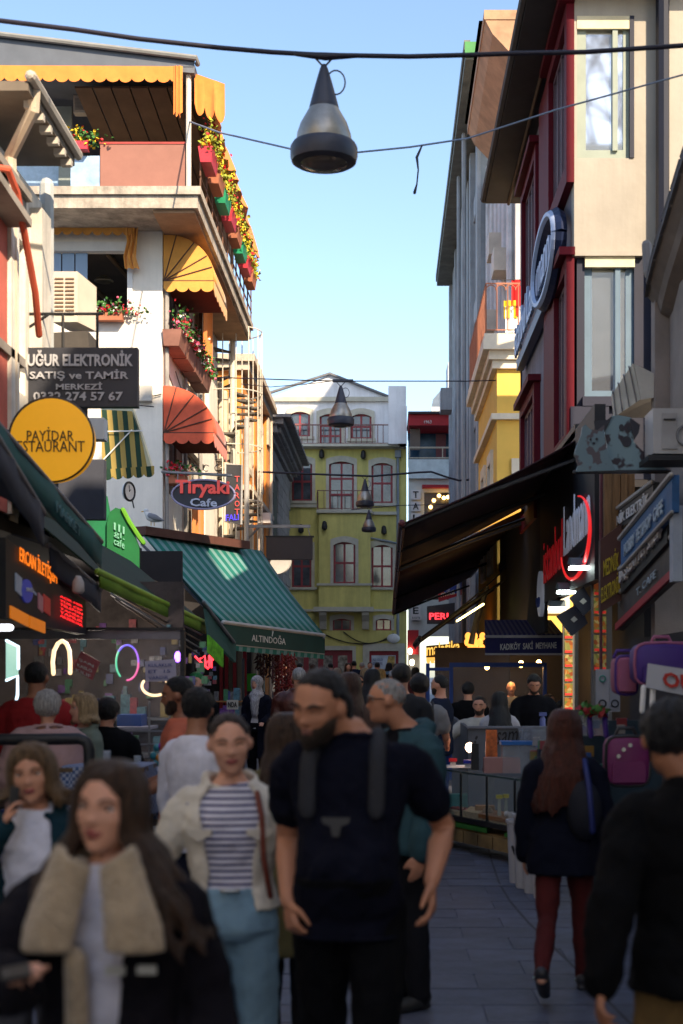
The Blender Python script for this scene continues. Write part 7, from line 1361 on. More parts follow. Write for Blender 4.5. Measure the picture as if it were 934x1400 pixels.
            w_ = .02 if not fem else .012; br_ = ob('eyebrow', MB().tube(pts, [hh * w_ * q for q in (.8, 1, 1, 1, .95, .8, .6, .35)], 6), hm, None, 'all'); br_.parent = E_
        if smile: t_ = ob('teeth', MB().tube([HT((x, surf(x, -.25, fem) - .006, -.250 + 1.3 * x * x)) for x in (-.085, -.05, 0, .05, .085)], [.010 * hh, .02 * hh, .022 * hh, .02 * hh, .010 * hh], 6), M('teeth', (.6, .57, .5), .3, var=0), None, 'all'); t_.parent = E_
    def shell(name, off, mat, n_=None):
        """a skin over the head: off(direction table) in head heights, negative hides it inside"""
        P_ = D * r0[:, None]; o_ = off(P_); sm = MB(); sm.add([HT(d * (r + q)) for d, r, q in zip(D, r0, o_)], FA); e = finish(name, sm, mat, E_, max(vb, .008), 1, .012 if Y < 13 else 0, .016); return e
    def cap(th, front=.30, side=.02, nape=-.25, wob=.02):
        arc = 2.6 if fem else -1.2
        def f(P):
            y, z_ = P[:, 1], P[:, 2]; zt = np.interp(y, [-.45, -.27, -.16, -.03, .03, .10, .25], [front + .01, front, (front + side) * .5, side, side + .02, nape + .08, nape]); zt = zt - arc * np.minimum(np.abs(P[:, 0]), .24) ** 2 * (y < -.12) + (.035 * np.sin(P[:, 0] * 60) * .3) * (y < -.1)
            w_ = sstep((z_ - zt) / .17 + .22); n1 = np.sin(P[:, 0] * 41 + P[:, 1] * 23) * np.sin(P[:, 1] * 37 + 1) * wob; return w_ * (th + n1 + .02) - .035
        return f
    rr = random.Random(int(X * 977 + Y * 131))
    def locks(zend, n=30, a0=-118, a1=118, w_=.05, base=.1, th=.02, name='hair_lengths', flare=0.0, drape=.085):
        """long hair: tapered locks that follow the skull and hang, welded together"""
        m = MB(); m.ell(HT((0, .10, .14)), (.33 * hh, .36 * hh, .33 * hh), 14, 9, RM)
        for i in range(n):
            an = R(a0 + (a1 - a0) * i / (n - 1)) ; sx, cy = math.sin(an), math.cos(an)        # 0 = back of the head
            P_ = []
            for t_, rad, zz_ in ((0, .10, .50), (.2, .26, .44), (.4, .355, .26), (.6, .40, .02), (.8, .40, -.28)): P_.append(HT((sx * rad * .93, .05 + cy * rad * 1.02, zz_)))
            q = P_[-1]; ze = sh(Vector((0, 0, zend * H))).z + rr.uniform(-.035, .035) * SZ; k = 6
            for j in range(1, k + 1): f_ = j / k; fd = min(1, f_ * 1.9); P_.append(Vector((q.x + sx * (.25 * hh * f_ * (1 + flare)) + .012 * math.sin(i * 2.1 + j * 1.3) + rr.uniform(-.006, .006), q.y + cy * drape * fd * SZ + rr.uniform(-.006, .006), q.z + (ze - q.z) * f_)))
            r_ = w_ * rr.uniform(.8, 1.25) * hh * 1.6; m.tube(P_, [r_ * .5, r_ * .8, r_, r_, r_] + [r_ * (1 - .55 * j / k) for j in range(1, k + 1)], 7)
        return finish(name, m, hm, E_, max(vb, .009), 2)
    if hair == 'short': shell('hair', cap(.045, .335), hm)
    elif hair == 'full': shell('hair', cap(.085, .27, -.02, -.3, .03), hm)
    elif hair == 'curly': shell('hair', cap(.13, .25, -.05, -.32, .05), hm)
    elif hair == 'buzz': shell('hair', cap(.02, .29, .02, -.25, .004), hm)
    elif hair == 'thin': shell('hair', cap(.022, .40, .0, -.28, .006), hm)
    elif hair in ('slick', 'bun'):
        shell('hair', cap(.040, .40 if fem else .36, .06, -.25, .012), hm)
        if hair == 'slick': ob_ = finish('hair_tail', MB().tube([HT((0, .40, .12)), HT((.10, .46, -.06)), HT((.14, .40, -.34)), HT((.14, .34, -.52))], [.12 * hh, .17 * hh, .15 * hh, .07 * hh], 10), hm, E_, max(vb, .009), 2, .012, .03)
        else: finish('hair_bun', MB().ell(HT((0, .47, .12)), (.15 * hh, .12 * hh, .15 * hh)), hm, E_, max(vb, .009), 2, .01, .03)
    elif hair == 'long': shell('hair', cap(.05, .28, .02, -.3, .015), hm); locks(**(hl or dict(zend=.70 if fem else .74, n=34, flare=.35, drape=.11 if near else .085)))
    elif hair == 'verylong': shell('hair', cap(.05, .28, .02, -.3, .015), hm); locks(.65, 44, flare=.9, w_=.058)
    elif hair == 'bob': shell('hair', cap(.09, .27, -.05, -.3, .02), hm); locks(.868, 30, -122, 122, .055, drape=.02)
    elif hair == 'cap': shell('cap', cap(.06, .20, .06, -.10, .0), hm); finish('peak', MB().tube([HT((0, -.30, .26)), HT((0, -.62, .20))], [.24 * hh, .2 * hh], 12, flat=(.16, RM @ Vector((0, 0, 1)))), hm, E_, max(vb, .01), 2)
    elif hair == 'hijab':
        def f(P): return (1 - sstep((.27 - np.sqrt(P[:, 0] ** 2 + ((P[:, 2] + .06) / 1.22) ** 2)) / .06) * (P[:, 1] < -.05)) * .11 - .035
        shell('headscarf', f, hm); finish('scarf_drape', MB().tube([HT((0, .02, -.30)), HT((0, .05, -.52)), sh(Vector((0, -.01 * H, .815 * H)))], [.34 * hh, .38 * hh, .6 * hh], 16).tube([HT((0, -.25, -.5)), sh(Vector((.01 * H, -.075 * H, .77 * H))), sh(Vector((.01 * H, -.075 * H, .66 * H)))], [.2 * hh, .3 * hh, .24 * hh], 12), hm, E_, max(vb, .012), 3, .015, .06)
    if beard:
        def f(P):
            y, z_, x = P[:, 1], P[:, 2], P[:, 0]; jaw = sstep((-.17 - z_) / .06 + sstep((np.abs(x) - .19) / .07) * 1.5) * sstep((.02 - y) / .08 + .3) * sstep((.04 - z_) / .06)
            mo = np.exp(-((x / .10) ** 2 + ((z_ + .255) / .042) ** 2)) * (y < -.2); return np.clip(jaw - 1.6 * mo, 0, 1) * (beard * .75 + .024) - .025
        shell('beard', f, hairmat('beard_dark', (.034, .020, .013)))
    # clothes
    def sleeves(m, off, frac, k_=1.0):
        for s_, k in ((1, 'L'), (-1, 'R')):
            if lside and k == lside: continue
            gg = (1 + (girth - 1) * .5) * (.86 if fem else 1); S0, E0, W0 = J['sh' + k], J['el' + k], J['wr' + k]
            if frac <= 1: q = S0.lerp(E0, frac); m.tube([S0 + Vector((-s_ * .03, 0, -.01)), S0.lerp(E0, .15), S0.lerp(E0, frac * .6), q], [(.056 * gg + off) * SZ, (.060 * gg + off) * SZ, (.057 * gg + off * 1.3) * SZ, (.052 * gg + off * 1.7) * SZ], 14)
            else:
                f_ = frac - 1; m.tube([S0 + Vector((-s_ * .03, 0, -.01)), S0.lerp(E0, .15), S0.lerp(E0, .6), E0, E0.lerp(W0, .35), E0.lerp(W0, f_)], [(.055 * gg + off) * SZ, (.058 * gg + off) * SZ, (.051 * gg + off) * SZ, (.046 * gg + off) * SZ, (.046 * gg + off) * SZ, (.032 + off) * SZ], 14)
    if legs:
        m = MB(); off = legs[2] if len(legs) > 2 else .012; w_ = legs[3] if len(legs) > 3 else .0; zw2 = legs[4] if len(legs) > 4 else .585
        m.loft([ring_(q, off) for q in zz(.487, zw2, 6)])
        for k in 'LR':
            m.tube([J['hp' + k] + Vector((0, 0, .03)), J['hp' + k].lerp(J['kn' + k], .3), J['kn' + k], J['kn' + k].lerp(J['an' + k], .35), J['an' + k] + Vector((0, 0, .0))], [(.082 + off) * SZ * (1 + (girth - 1) * .6), (.080 + off) * SZ * (1 + (girth - 1) * .5), (.056 + off + w_) * SZ, (.054 + off + w_) * SZ, (.040 + off + w_) * SZ], 14)
        finish('trousers', m, cloth(legs[0], legs[1]), E_, vc, 3, .022 if off > .006 else 0, .085)
    if skirt: m = MB(); m.loft([ring_(q, .02 + .25 * (.6 - q)) for q in zz(skirt[2], .6, 6)] if False else [[p * 1 for p in ring_(max(q, .5), .02)] if q >= .5 else [Vector((p.x * (1 + (.5 - q) * .5), p.y * (1 + (.5 - q) * .8), q * H)) for p in ring_(.52, .02)] for q in zz(skirt[2], .6, 8)]); finish('skirt', m, cloth(skirt[0], skirt[1]), E_, vc, 3, .015, .08)
    if shoes:
        for k in 'LR':
            ft = J['an' + k]; an_ = R(max(0, -stride * (1 if k == 'L' else -1)) * 48); cf, sf_ = math.cos(an_), math.sin(an_); q_ = lambda y, z_: ft + Vector((0, y * cf - (z_ * -sf_), y * sf_ + z_ * cf))
            m = MB().tube([q_(.035, -.005), q_(-.03, -.028), q_(-.10, -.042), q_(-.155, -.05)], [.043 * SZ, .046 * SZ, .042 * SZ, .032 * SZ], 10).tube([q_(.045, -.055), q_(-.16, -.062)], [.036 * SZ, .04 * SZ], 10, flat=(.4, (0, -sf_, cf)))
            s2 = finish('shoe', m, M('shoe_%d' % int(shoes[0] * 100), shoes, .5), E_, max(vb, .01), 2)
    if top:
        nm, col, sl, zb = top[:4]; off = top[4] if len(top) > 4 else .012; zt = top[5] if len(top) > 5 else .845; m = MB(); m.loft([ring_(max(q, .5), off + .012 * max(0, .62 - q) * 8) if q >= .5 else [Vector((p.x, p.y, q * H)) for p in ring_(.5, off + .016)] for q in zz(zb, zt)])
        if fem and not jacket:
            for s_ in (-1, 1): m.ell(sh(Vector((s_ * .042 * H, -.046 * H, .715 * H))), (.038 * H, .03 * H, .036 * H))
        if sl: sleeves(m, off * .8, sl)
        mt_ = col if isinstance(col, bpy.types.Material) else cloth(nm, col)
        if near and not jacket: part(E_, 'neck_rib', MB().tube(ring_(min(zt, .838), off + .002) + ring_(min(zt, .838), off + .002)[:1], .009, 6, cap=False), mt_); part(E_, 'hem_seam', MB().tube([Vector((p.x, p.y, zb * H)) for p in ring_(.5, off + .018)] + [Vector((p.x, p.y, zb * H)) for p in ring_(.5, off + .018)[:1]], .007, 6, cap=False), mt_)
        finish('shirt', m, mt_, E_, vc, 3, .016 * (1.9 if near else 1.2), .085)
    if jacket:
        nm, col, zb, g_hi, g_lo = jacket[:5]; off = jacket[5] if len(jacket) > 5 else .028; m = MB(); rows = []; zt = .842
        for q in zz(zb, zt, 16):
            k = (q - zb) / (zt - zb); g_ = R(g_lo + (g_hi - g_lo) * k ** 1.5); o_ = off + .10 * max(0, .6 - q) * (1 if q < .6 else 0)
            if q >= .505: rw = ring_(q, o_, 30, g_, 2 * math.pi - g_)
            else: rw = [Vector((p.x * (1 + (.505 - q) * .25), p.y * (1 + (.505 - q) * .5), q * H)) for p in ring_(.51, off + .012, 30, g_, 2 * math.pi - g_)]
            rows.append(rw)
        m.sheet(rows, .02 * SZ + vc * .4); sleeves(m, off * .75, jacket[6] if len(jacket) > 6 else 1.96)
        if off > .02 and not (len(jacket) > 7 and jacket[7]): # folded collar
            cr2 = [sh(Vector((.058 * H * math.sin(R(t)), .012 * H - .052 * H * math.cos(R(t)) * (1 if math.cos(R(t)) < 0 else .8), (.842 + .012 * (1 - math.cos(R(t))) * .5 - .02 * max(0, math.cos(R(t)))) * H))) for t in range(30, 331, 15)]
            m.tube(cr2, .017 * SZ, 8)
        finish('jacket', m, col if isinstance(col, bpy.types.Material) else cloth(nm, col), E_, vc, 3, .02 * (1.7 if near else 1.1), .09)
    E_['H'] = H
    return E_, J, HT, hh, RM, ring_, loc, sh, SZ
BLK_H, BRN_H, GRY_H = ('black', (.008, .007, .007)), ('brown', (.045, .022, .012)), ('grey', (.33, .32, .31))
# 1 bearded man
NAVY_T = (.008, .009, .022)
wl_, wr_ = at(590, 1206, 4.95), at(394, 1232, 5.0)
r = person('bearded man in dark navy t-shirt looking down, holding a woman\'s hand', xat(478, 5.05), 5.05, 1.90, yaw=-6, tone='mid', head=(-24, 16, 7), hoff=(-.085, -.06, -.055), girth=.95, belly=.055, hair='slick', hcol=('ink', (.009, .008, .009)), beard=.05,
           top=('navy_tee', NAVY_T, .62, .47, .016), legs=('black_trouser', (.006, .006, .008), .02), stride=.5, rarm={'w': wr_, 'tip': at(402, 1275, 4.97), 'pole': (-.22, 1, 0), 'thumb': (.6, -.8, 0), 'palm': (1, .1, 0), 'curl': .95}, larm={'w': wl_, 'tip': at(592, 1260, 4.9), 'pole': (.3, 1, 0), 'curl': .55}, eyes='closed')
E1, J, HT, hh, RM, rg, loc, sh, SZ = r
STRAP = M('strap_grey', (.016, .017, .023), .8, var=.2, bump=.3)
for px_s in (.115, -.125):
    pts = [rg(q, .034)[0].copy() for q in (.72, .76, .79, .815)]; P_ = []
    for q, s_, y_ in ((.70, 1.0, 1.03), (.755, 1.0, 1.02), (.775, 1.0, 1.0), (.79, .98, .95), (.81, .95, .75), (.832, .9, .2)):
        hw, = [max(abs(p.x) for p in rg(q, .0))]; fy = min(p.y for p in rg(q, .034)); P_.append(Vector((px_s * s_, fy * y_, q * 1.90 + .012)))
    part(E1, 'strap', MB().tube(P_, .030, 8, flat=(.16, (0, 1, .25))), STRAP)
fy = min(p.y for p in rg(.67, .04)); part(E1, 'print', MB().prism([Vector((x - .02, fy - .012 + .22 * (x) ** 2, z_)) for x, z_ in ((-.05, 1.32), (.05, 1.32), (.045, 1.30), (.018, 1.29), (.012, 1.255), (-.012, 1.255), (-.018, 1.29), (-.045, 1.30))], (0, -.004, 0)), M('print_grey', (.05, .05, .052), .7), False)
# 2 woman in white jacket
def striped():
    return stripes('striped_tee', (.66, .64, .72), (.035, .03, .13), (0, 0, 1), .0245, .9, .62)
r = person('smiling woman in cropped off-white jacket, striped top and blue jeans', xat(316, 5.4), 5.4, 1.67, yaw=4, fem=1, tone='fair', head=(6, 6, -4), hair='bun', hcol=('darkbrown', (.030, .017, .011)), top=('striped', striped(), 1.3, .592, .010, .835), legs=('jeans', (.21, .34, .44), .016, .022, .605),
           jacket=('offwhite_jacket', (.64, .58, .49), .555, 40, 27, .034, 1.97), stride=-.45, rarm=(26, -8, 50), larm={'w': at(414, 1214, 5.14), 'tip': at(401, 1258, 5.0), 'pole': (.3, .8, -.2), 'thumb': (0, -1, .3), 'curl': .8}, eyes='closed', smile=1)
E2, J, HT, hh, RM, rg, loc, sh, SZ = r
part(E2, 'bag_strap', MB().tube([sh(Vector((.10, -.085, 1.365))), Vector((.118, -.128, 1.28)), Vector((.125, -.145, 1.13)), Vector((.15, -.10, .98))], .011, 6), M('strap_redbrown', (.16, .035, .02), .6))
for s_ in (-1, 1): part(E2, 'pocket_flap', MB().prism([Vector((s_ * (.062 + dx), -.150 + dx * .55, z_)) for dx, z_ in ((0, 1.235), (.088, 1.235), (.088, 1.215), (.045, 1.19), (0, 1.215))], (s_ * .008, -.014, 0)), cloth('offwhite_jacket', None) if 'cloth_offwhite_jacket' not in MATS else MATS['cloth_offwhite_jacket'], False)
part(E2, 'belt_loop', MB().tube([Vector((-.03, -.125, 1.005)), Vector((.03, -.125, 1.005))], .008, 6), M('button_metal', (.4, .4, .38), .3, metal=.8))
# 3 woman in sheepskin jacket
r = person('long haired woman in dark jacket with wide beige sheepskin collar', xat(150, 3.45), 3.45, 1.60, yaw=-2, fem=1, tone='fair', head=(-15, 2, 4), hl=dict(zend=.725, n=46, a0=-126, a1=126, flare=2.3, drape=.14, w_=.058), hair='long', hcol=BRN_H, top=('white_tee', (.62, .60, .68), 1.2, .56, .012), jacket=('black_leather', (.014, .012, .018), .44, 28, 7, .05, 1.95, True), legs=('dark_jean', (.02, .02, .03), .014), rarm={'w': at(22, 1352, 3.05), 'tip': at(32, 1318, 2.98), 'pole': (-.8, .4, -.4), 'thumb': (.5, -.2, .6), 'palm': (.6, -.2, .4), 'curl': .7}, larm=(16, -4, 20))
E3, J, HT, hh, RM, rg, loc, sh, SZ = r
SHEEP = M('sheepskin', (.42, .32, .21), .95, var=.2, scale=22, bump=.8, bscale=90, sheen=.4); m = MB()
for s_ in (-1, 1):
    rows = []
    for k in range(9):
        t = k / 8; zc = .848 - .118 * t; fr_ = rg(max(.56, min(.84, zc)), .075); fy = min(p.y for p in fr_); wd = .032 + .06 * min(1, t * 1.25)
        x0 = .036 + .018 * t; pts_ = []
        for j in range(7): u = j / 6; x = x0 + wd * u; pts_.append(sh(Vector((s_ * x, fy * (1 - .62 * (x / .26) ** 2) - .03 * math.sin(math.pi * u) - .012, zc * 1.6 + .05 * u * (1 - t) - .005 * t * u))))
        rows.append(pts_)
    m.sheet(rows if s_ > 0 else [q[::-1] for q in rows], .034)
m.tube([sh(Vector((.092 * math.sin(R(t)), .02 - .075 * math.cos(R(t)), 1.335 + .02 * (1 - math.cos(R(t)))))) for t in range(35, 326, 15)], .028, 10)
m.tube([Vector((-.040, min(p.y for p in rg(.70, .075)), 1.15)), Vector((-.040, min(p.y for p in rg(.62, .075)), .99)), Vector((-.045, min(p.y for p in rg(.52, .09)), .74))], .03, 8)
part(E3, 'sheepskin_collar', m, SHEEP, vox=.008, smooth=6, disp=.006)
for x in (.055, .125): part(E3, 'buckle', MB().box((x - .022, -.20 + x * .2, 1.115), (x + .022, -.185 + x * .2, 1.135)), M('buckle_metal', (.5, .5, .46), .3, metal=.7), False)
part(E3, 'earbud', MB().ell(HT((.352, -.03, -.06)), (.013, .011, .016)), M('earbud_white', (.7, .7, .7), .3))
ph = thing('mobile_phone', 'dark smartphone held by the woman in sheepskin collar', 'phone', at(30, 1330, 2.95)); ob('phone_body', MB().slab(at(2, 1330, 3.0), at(42, 1322, 2.98), at(44, 1338, 2.88), at(4, 1346, 2.9), .01), BLACK, ph); ob('camera_bump', MB().box(tuple(at(6, 1334, 2.93)), tuple(at(12, 1330, 2.94))), STEEL, ph)
# 4 woman on the phone
r = person('middle aged woman with short blond brown hair talking on phone', xat(48, 5.2), 5.2, 1.56, yaw=-6, fem=1, tone='light', head=(8, 4, -6), girth=1.12, hair='bob', hcol=('lightbrown', (.13, .075, .035)), top=('white_shirt', (.66, .65, .74), 1.2, .5, .014), jacket=('petrol_coat', (.008, .028, .04), .40, 32, 22, .03, 1.95), legs=('grey_skirt', (.05, .05, .06), .014), rarm={'w': at(3, 1132, 5.0), 'tip': at(19, 1090, 5.02), 'pole': (-.6, -.2, -.9), 'thumb': (.3, -.6, .2), 'palm': (.9, .3, .1), 'curl': .6}, larm=(12, 4, 20))
E4 = r[0]; p4 = thing('mobile_phone', 'phone pressed to the ear of the woman in petrol coat', 'phone', at(24, 1100, 5.05)); ob('phone_body', MB().slab(at(10, 1112, 5.04), at(19, 1114, 5.0), at(24, 1076, 5.06), at(15, 1074, 5.1), .01), BLACK, p4)
part(E4, 'collar', MB().tube([r[7](Vector((x, y, z_))) for x, y, z_ in ((-.05, -.09, 1.18), (-.06, -.07, 1.26), (-.05, .03, 1.325), (.05, .03, 1.325), (.06, -.07, 1.26), (.05, -.09, 1.18))], .018, 8, flat=(.6, (0, 1, 0))), MATS['cloth_white_shirt'])
# 5 man in black seen from behind
r = person('man in black jacket and tan trousers seen from behind at right edge', xat(955, 4.45), 4.45, 1.73, yaw=176, tone='tan', head=(0, 4, 0), hoff=(.085, 0, 0), hair='full', hcol=('ink', (.007, .007, .010)), girth=1.0, jacket=('black_coat', (.0055, .0055, .007), .475, 0, 0, .04, 1.93), legs=('tan_trouser', (.14, .085, .03), .03, .03), larm={'w': at(822, 1348, 4.3), 'tip': at(820, 1388, 4.25), 'pole': (.4, .8, 0), 'curl': .6}, rarm=(12, 0, 12), stride=.3)
# 6 red haired girl
r = person('girl with long red hair, navy jacket and dark red tights walking away', xat(772, 8.05), 8.05, 1.62, yaw=168, fem=1, tone='fair', hair='verylong', hcol=('auburn', (.065, .016, .009)), jacket=('navy_jacket', (.007, .009, .022), .425, 0, 0, .04, 1.97), legs=('red_tights', (.075, .009, .009), .007), shoes=(.03, .03, .035), stride=-.75, larm=(12, 2, 10), rarm=(14, 0, 10))
E6, J, HT, hh, RM, rg, loc, sh, SZ = r
part(E6, 'backpack', MB().ell(Vector((-.12, .14, 1.06)), (.10, .08, .17)), M('backpack_navy', (.005, .006, .013), .8), vox=.014, smooth=4); part(E6, 'shoulder_strap', MB().tube([Vector((-.12, .10, 1.33)), Vector((-.15, .2, 1.2)), Vector((-.17, .2, .95))], .018, 6), M('strap_blue', (.01, .018, .11), .6))
for k in 'LR': part(E6, 'sole_stripe', MB().tube([J['an' + k] + Vector((.04, .02, -.01)), J['an' + k] + Vector((.045, -.05, -.035)), J['an' + k] + Vector((.03, -.12, -.03))], .007, 5), M('stripe_mint', (.35, .45, .4), .5))
# 7 grey haired man with glasses
r = person('grey haired man with dark glasses and teal hooded jacket in profile', xat(553, 7.75), 7.75, 1.80, yaw=-58, tone='mid', head=(-30, 3, 0), hoff=(-.02, -.09), hair='buzz', hcol=GRY_H, beard=None, top=('black_polo', (.01, .01, .014), 1.2, .5), jacket=('teal_jacket', (.022, .06, .075), .47, 26, 18, .045, 1.95), legs=('dark_trouser', (.02, .02, .025), .02), girth=1.1)
E7, J, HT, hh, RM, rg, loc, sh, SZ = r; GF = M('glasses_frame', (.02, .01, .01), .3)
for s_ in (-1, 1): part(E7, 'lens', MB().ell(HT((s_ * .15, -.40, .03)), (.085 * hh, .02 * hh, .065 * hh), 14, 8, RM), M('lens_dark', (.03, .015, .012), .15)); part(E7, 'temple', MB().tube([HT((s_ * .24, -.38, .06)), HT((s_ * .345, -.1, .05)), HT((s_ * .35, .04, .02))], .014 * hh, 5), GF)
part(E7, 'hood', MB().tube([sh(Vector((.11 * math.sin(R(t)), .05 - .08 * math.cos(R(t)), 1.46 + .035 * (1 - math.cos(R(t)))))) for t in range(60, 301, 20)], .045, 10), MATS['cloth_teal_jacket'], vox=.014, smooth=4, disp=.02)
# 8 olive coat
person('person with brown hair in a long olive coat behind the couple', xat(392, 6.5), 6.5, 1.64, yaw=172, fem=1, hair='long', hcol=BRN_H, jacket=('olive_coat', (.10, .085, .035), .33, 0, 0, .05, 1.96), legs=('dark_trouser', (.02, .02, .025), .02))
# 9-14 left group
person('man in white shirt with dark hair turned toward the stall', xat(272, 8.0), 8.0, 1.74, yaw=142, tone='tan', head=(30, 4, 0), hair='full', hcol=BLK_H, beard=.02, top=('white_shirt', (.66, .65, .74), 1.92, .47, .024), legs=('navy_trouser', (.012, .014, .03), .018), larm=(14, 4, 18), rarm=(10, 6, 20))
person('bearded young man in orange t-shirt in profile by the stall', xat(247, 9.3), 9.3, 1.81, yaw=-88, tone='brown', head=(0, 8, 0), hair='short', hcol=BLK_H, beard=.03, top=('orange_tee', (.44, .11, .06), .62, .46, .018), legs=('navy_trouser', (.012, .014, .03), .018), rarm=(6, 12, 62), larm=(8, 10, 55))
person('man in red sweater seen from behind at the plastic stall', xat(50, 10.9), 10.9, 1.82, yaw=178, z=.1, tone='tan', hair='short', hcol=BLK_H, girth=1.12, top=('red_sweater', (.26, .012, .014), 1.96, .5, .03), legs=('dark_trouser', (.02, .02, .025), .02), larm=(18, 6, 60), rarm=(14, 6, 50))
person('white haired person in pale pink puffer jacket seen from behind', xat(64, 9.8), 9.8, 1.60, yaw=205, z=.1, fem=1, tone='light', head=(-18, 0, 0), hair='curly', hcol=('silver', (.42, .39, .36)), girth=1.3, jacket=('pink_puffer', (.40, .25, .235), .46, 0, 0, .075, 1.95), legs=('dark_trouser', (.02, .02, .025), .02), rarm=(20, 10, 40), larm=(18, 10, 40))
person('blond woman in grey green jacket turned left by the tables', xat(114, 10.3), 10.3, 1.58, yaw=-52, z=.1, fem=1, tone='fair', head=(-12, 0, 0), hair='bob', hcol=('blond', (.33, .22, .11)), top=('white_top', (.5, .48, .48), 1.2, .5), jacket=('sage_jacket', (.13, .155, .12), .45, 24, 16, .03, 1.95), legs=('dark_trouser', (.02, .02, .025), .02))
person('dark haired person in black seen from behind near the gingham table', xat(147, 11.0), 11.0, 1.53, yaw=170, z=.1, hair='curly', hcol=BLK_H, jacket=('black_coat', (.0055, .0055, .007), .46, 0, 0, .04, 1.95), rarm=(16, 8, 50))
# 15 headscarf woman
person('woman in pale grey headscarf and long navy coat facing the street', xat(352, 21.6), 21.6, 1.70, yaw=-18, fem=1, tone='light', head=(-14, 3, 0), hair='hijab', hcol=('scarf_grey', (.42, .40, .41)), top=('white_top', (.5, .48, .48), 1.2, .5), jacket=('navy_coat', (.008, .009, .02), .26, 20, 12, .035, 1.92), legs=('black_trouser', (.006, .006, .008), .02), shoes=(.4, .4, .4), rarm=(6, 8, 72), larm=(8, 8, 66), vox=.014)
# 16-22 middle crowd
def away(label, px, Y, top_y, hair_, hcol_, kind, nm, col, yaw=180, fem=0, legs=('dark_trouser', (.02, .02, .025), .02), tone='light', **k):
    H = zat(top_y, Y) - gz(Y); kw = dict(k)
    if kind == 'jacket': kw['jacket'] = (nm, col, kw.pop('zb', .45), 0, 0, .04, 1.95)
    else: kw['top'] = (nm, col, kw.pop('sl', 1.92), kw.pop('zb', .47), .02)
    return person(label, xat(px, Y), Y, H, yaw=yaw, fem=fem, tone=tone, hair=hair_, hcol=hcol_, legs=legs, stride=.35, **kw)
away('grey haired man in red brown leather jacket walking away', 409, 17, 911, 'thin', GRY_H, 'jacket', 'leather_brown', M('leather_redbrown', (.075, .022, .016), .35, var=.4, scale=8, bump=.3), girth=1.15, vox=.014)
away('woman with long brown hair and brown coat walking away', 478, 12.6, 918, 'long', ('chestnut', (.055, .024, .014)), 'jacket', 'brown_coat', (.085, .05, .038), fem=1, zb=.33)
away('woman with black straight hair walking away beside sunglasses woman', 509, 18, 914, 'verylong', BLK_H, 'jacket', 'black_coat', (.0055, .0055, .007), fem=1)
g_ = person('woman in dark sunglasses and white top facing the camera', xat(491, 22), 22, zat(922, 22) - gz(22), fem=1, hair='slick', hcol=BRN_H, top=('white_top', (.5, .48, .48), 1.9, .47), vox=.014); part(g_[0], 'sunglasses', MB().tube([g_[2]((x, -.40 + .5 * x * x, .03)) for x in (-.26, -.15, 0, .15, .26)], .075 * g_[3], 8), BLACK)
away('dark haired man in black t-shirt with white print walking away', 549, 14, 907, 'full', BLK_H, 'tee', 'black_print', M('black_white_print', (.012, .012, .014), .8, var=0), sl=.65)
p_ = away('curly haired man in grey t-shirt with black backpack', 574, 14.6, 922, 'curly', BLK_H, 'tee', 'grey_tee', (.26, .25, .24), sl=.62, tone='mid', larm=(10, 6, 30), rarm=(14, 10, 62)); s_ = p_[8]
part(p_[0], 'backpack', MB().loft([[Vector((x * .15, .11 + y, z_)) for x, y in ((-1, 0), (1, 0), (.85, .13), (-.85, .13))] for z_ in (1.0, 1.05, 1.35, 1.45)]), M('backpack_black', (.012, .013, .02), .7), vox=.02, smooth=5)
for k in (-1, 1): part(p_[0], 'strap', MB().tube([Vector((k * .12, .12, 1.42)), Vector((k * .13, .02, 1.5)), Vector((k * .13, -.12, 1.38)), Vector((k * .15, -.10, 1.1))], .02, 6), M('backpack_black'))
person('bearded man in navy top and blue trousers turned left', xat(601, 16.5), 16.5, zat(922, 16.5) - gz(16.5), yaw=-112, tone='light', hair='short', hcol=BLK_H, beard=.03, top=('navy_top', (.01, .014, .03), .65, .47, .02), legs=('blue_trouser', (.012, .03, .13), .02), rarm=(8, 14, 66), larm=(8, 12, 60), girth=1.1)
# 23-28 people at the terrace
def seated(label, px, Y, top_y, **k):
    H = k.pop('H', 1.72); return person(label, xat(px, Y), Y, H, z=zat(top_y, Y) - H, sit=True, shoes=None, **k)
seated('bearded man in cream sweater seated behind the grey barrier', 656, 17.5, 951, tone='light', head=(-12, 6, 0), hair='short', hcol=BLK_H, beard=.035, top=('cream_sweater', (.42, .40, .35), 1.95, .5, .03), rarm=(48, 10, 40), larm=(20, 10, 70))
seated('woman with very long black hair seated with back turned', 683, 17.3, 945, fem=1, yaw=180, hair='verylong', hcol=BLK_H, top=('white_knit', (.40, .38, .40), 1.95, .5, .03))
seated('person in black hood seated in the dark behind cream sweater man', 640, 19.2, 932, yaw=175, hair='full', hcol=BLK_H, jacket=('black_coat', (.0055, .0055, .007), .46, 0, 0, .05, 1.95))
person('man in black top looking down and wiping the terrace table', xat(729, 18), 18, zat(920, 18) - gz(18), tone='mid', head=(0, 24, 0), hair='full', hcol=BLK_H, beard=.02, top=('black_top', (.0065, .0065, .009), 1.95, .47, .025), lean=8, larm=(12, 14, 40), rarm=(12, 16, 30), girth=1.1)
seated('person in teal shirt seated deeper inside the plastic enclosure', 751, 21, 948, yaw=60, tone='light', hair='short', hcol=BRN_H, top=('teal_shirt', (.03, .08, .09), 1.5, .5, .02)); seated('elderly man behind the clear plastic facing the camera', 699, 24.5, 931, tone='light', hair='thin', hcol=GRY_H, top=('grey_shirt', (.1, .1, .11), 1.9, .5, .02))
seated('person in dark red shirt seated beside the far menu column', 771, 20.4, 955, yaw=80, tone='mid', hair='short', hcol=BLK_H, top=('dark_red', (.12, .02, .02), .7, .5, .02))
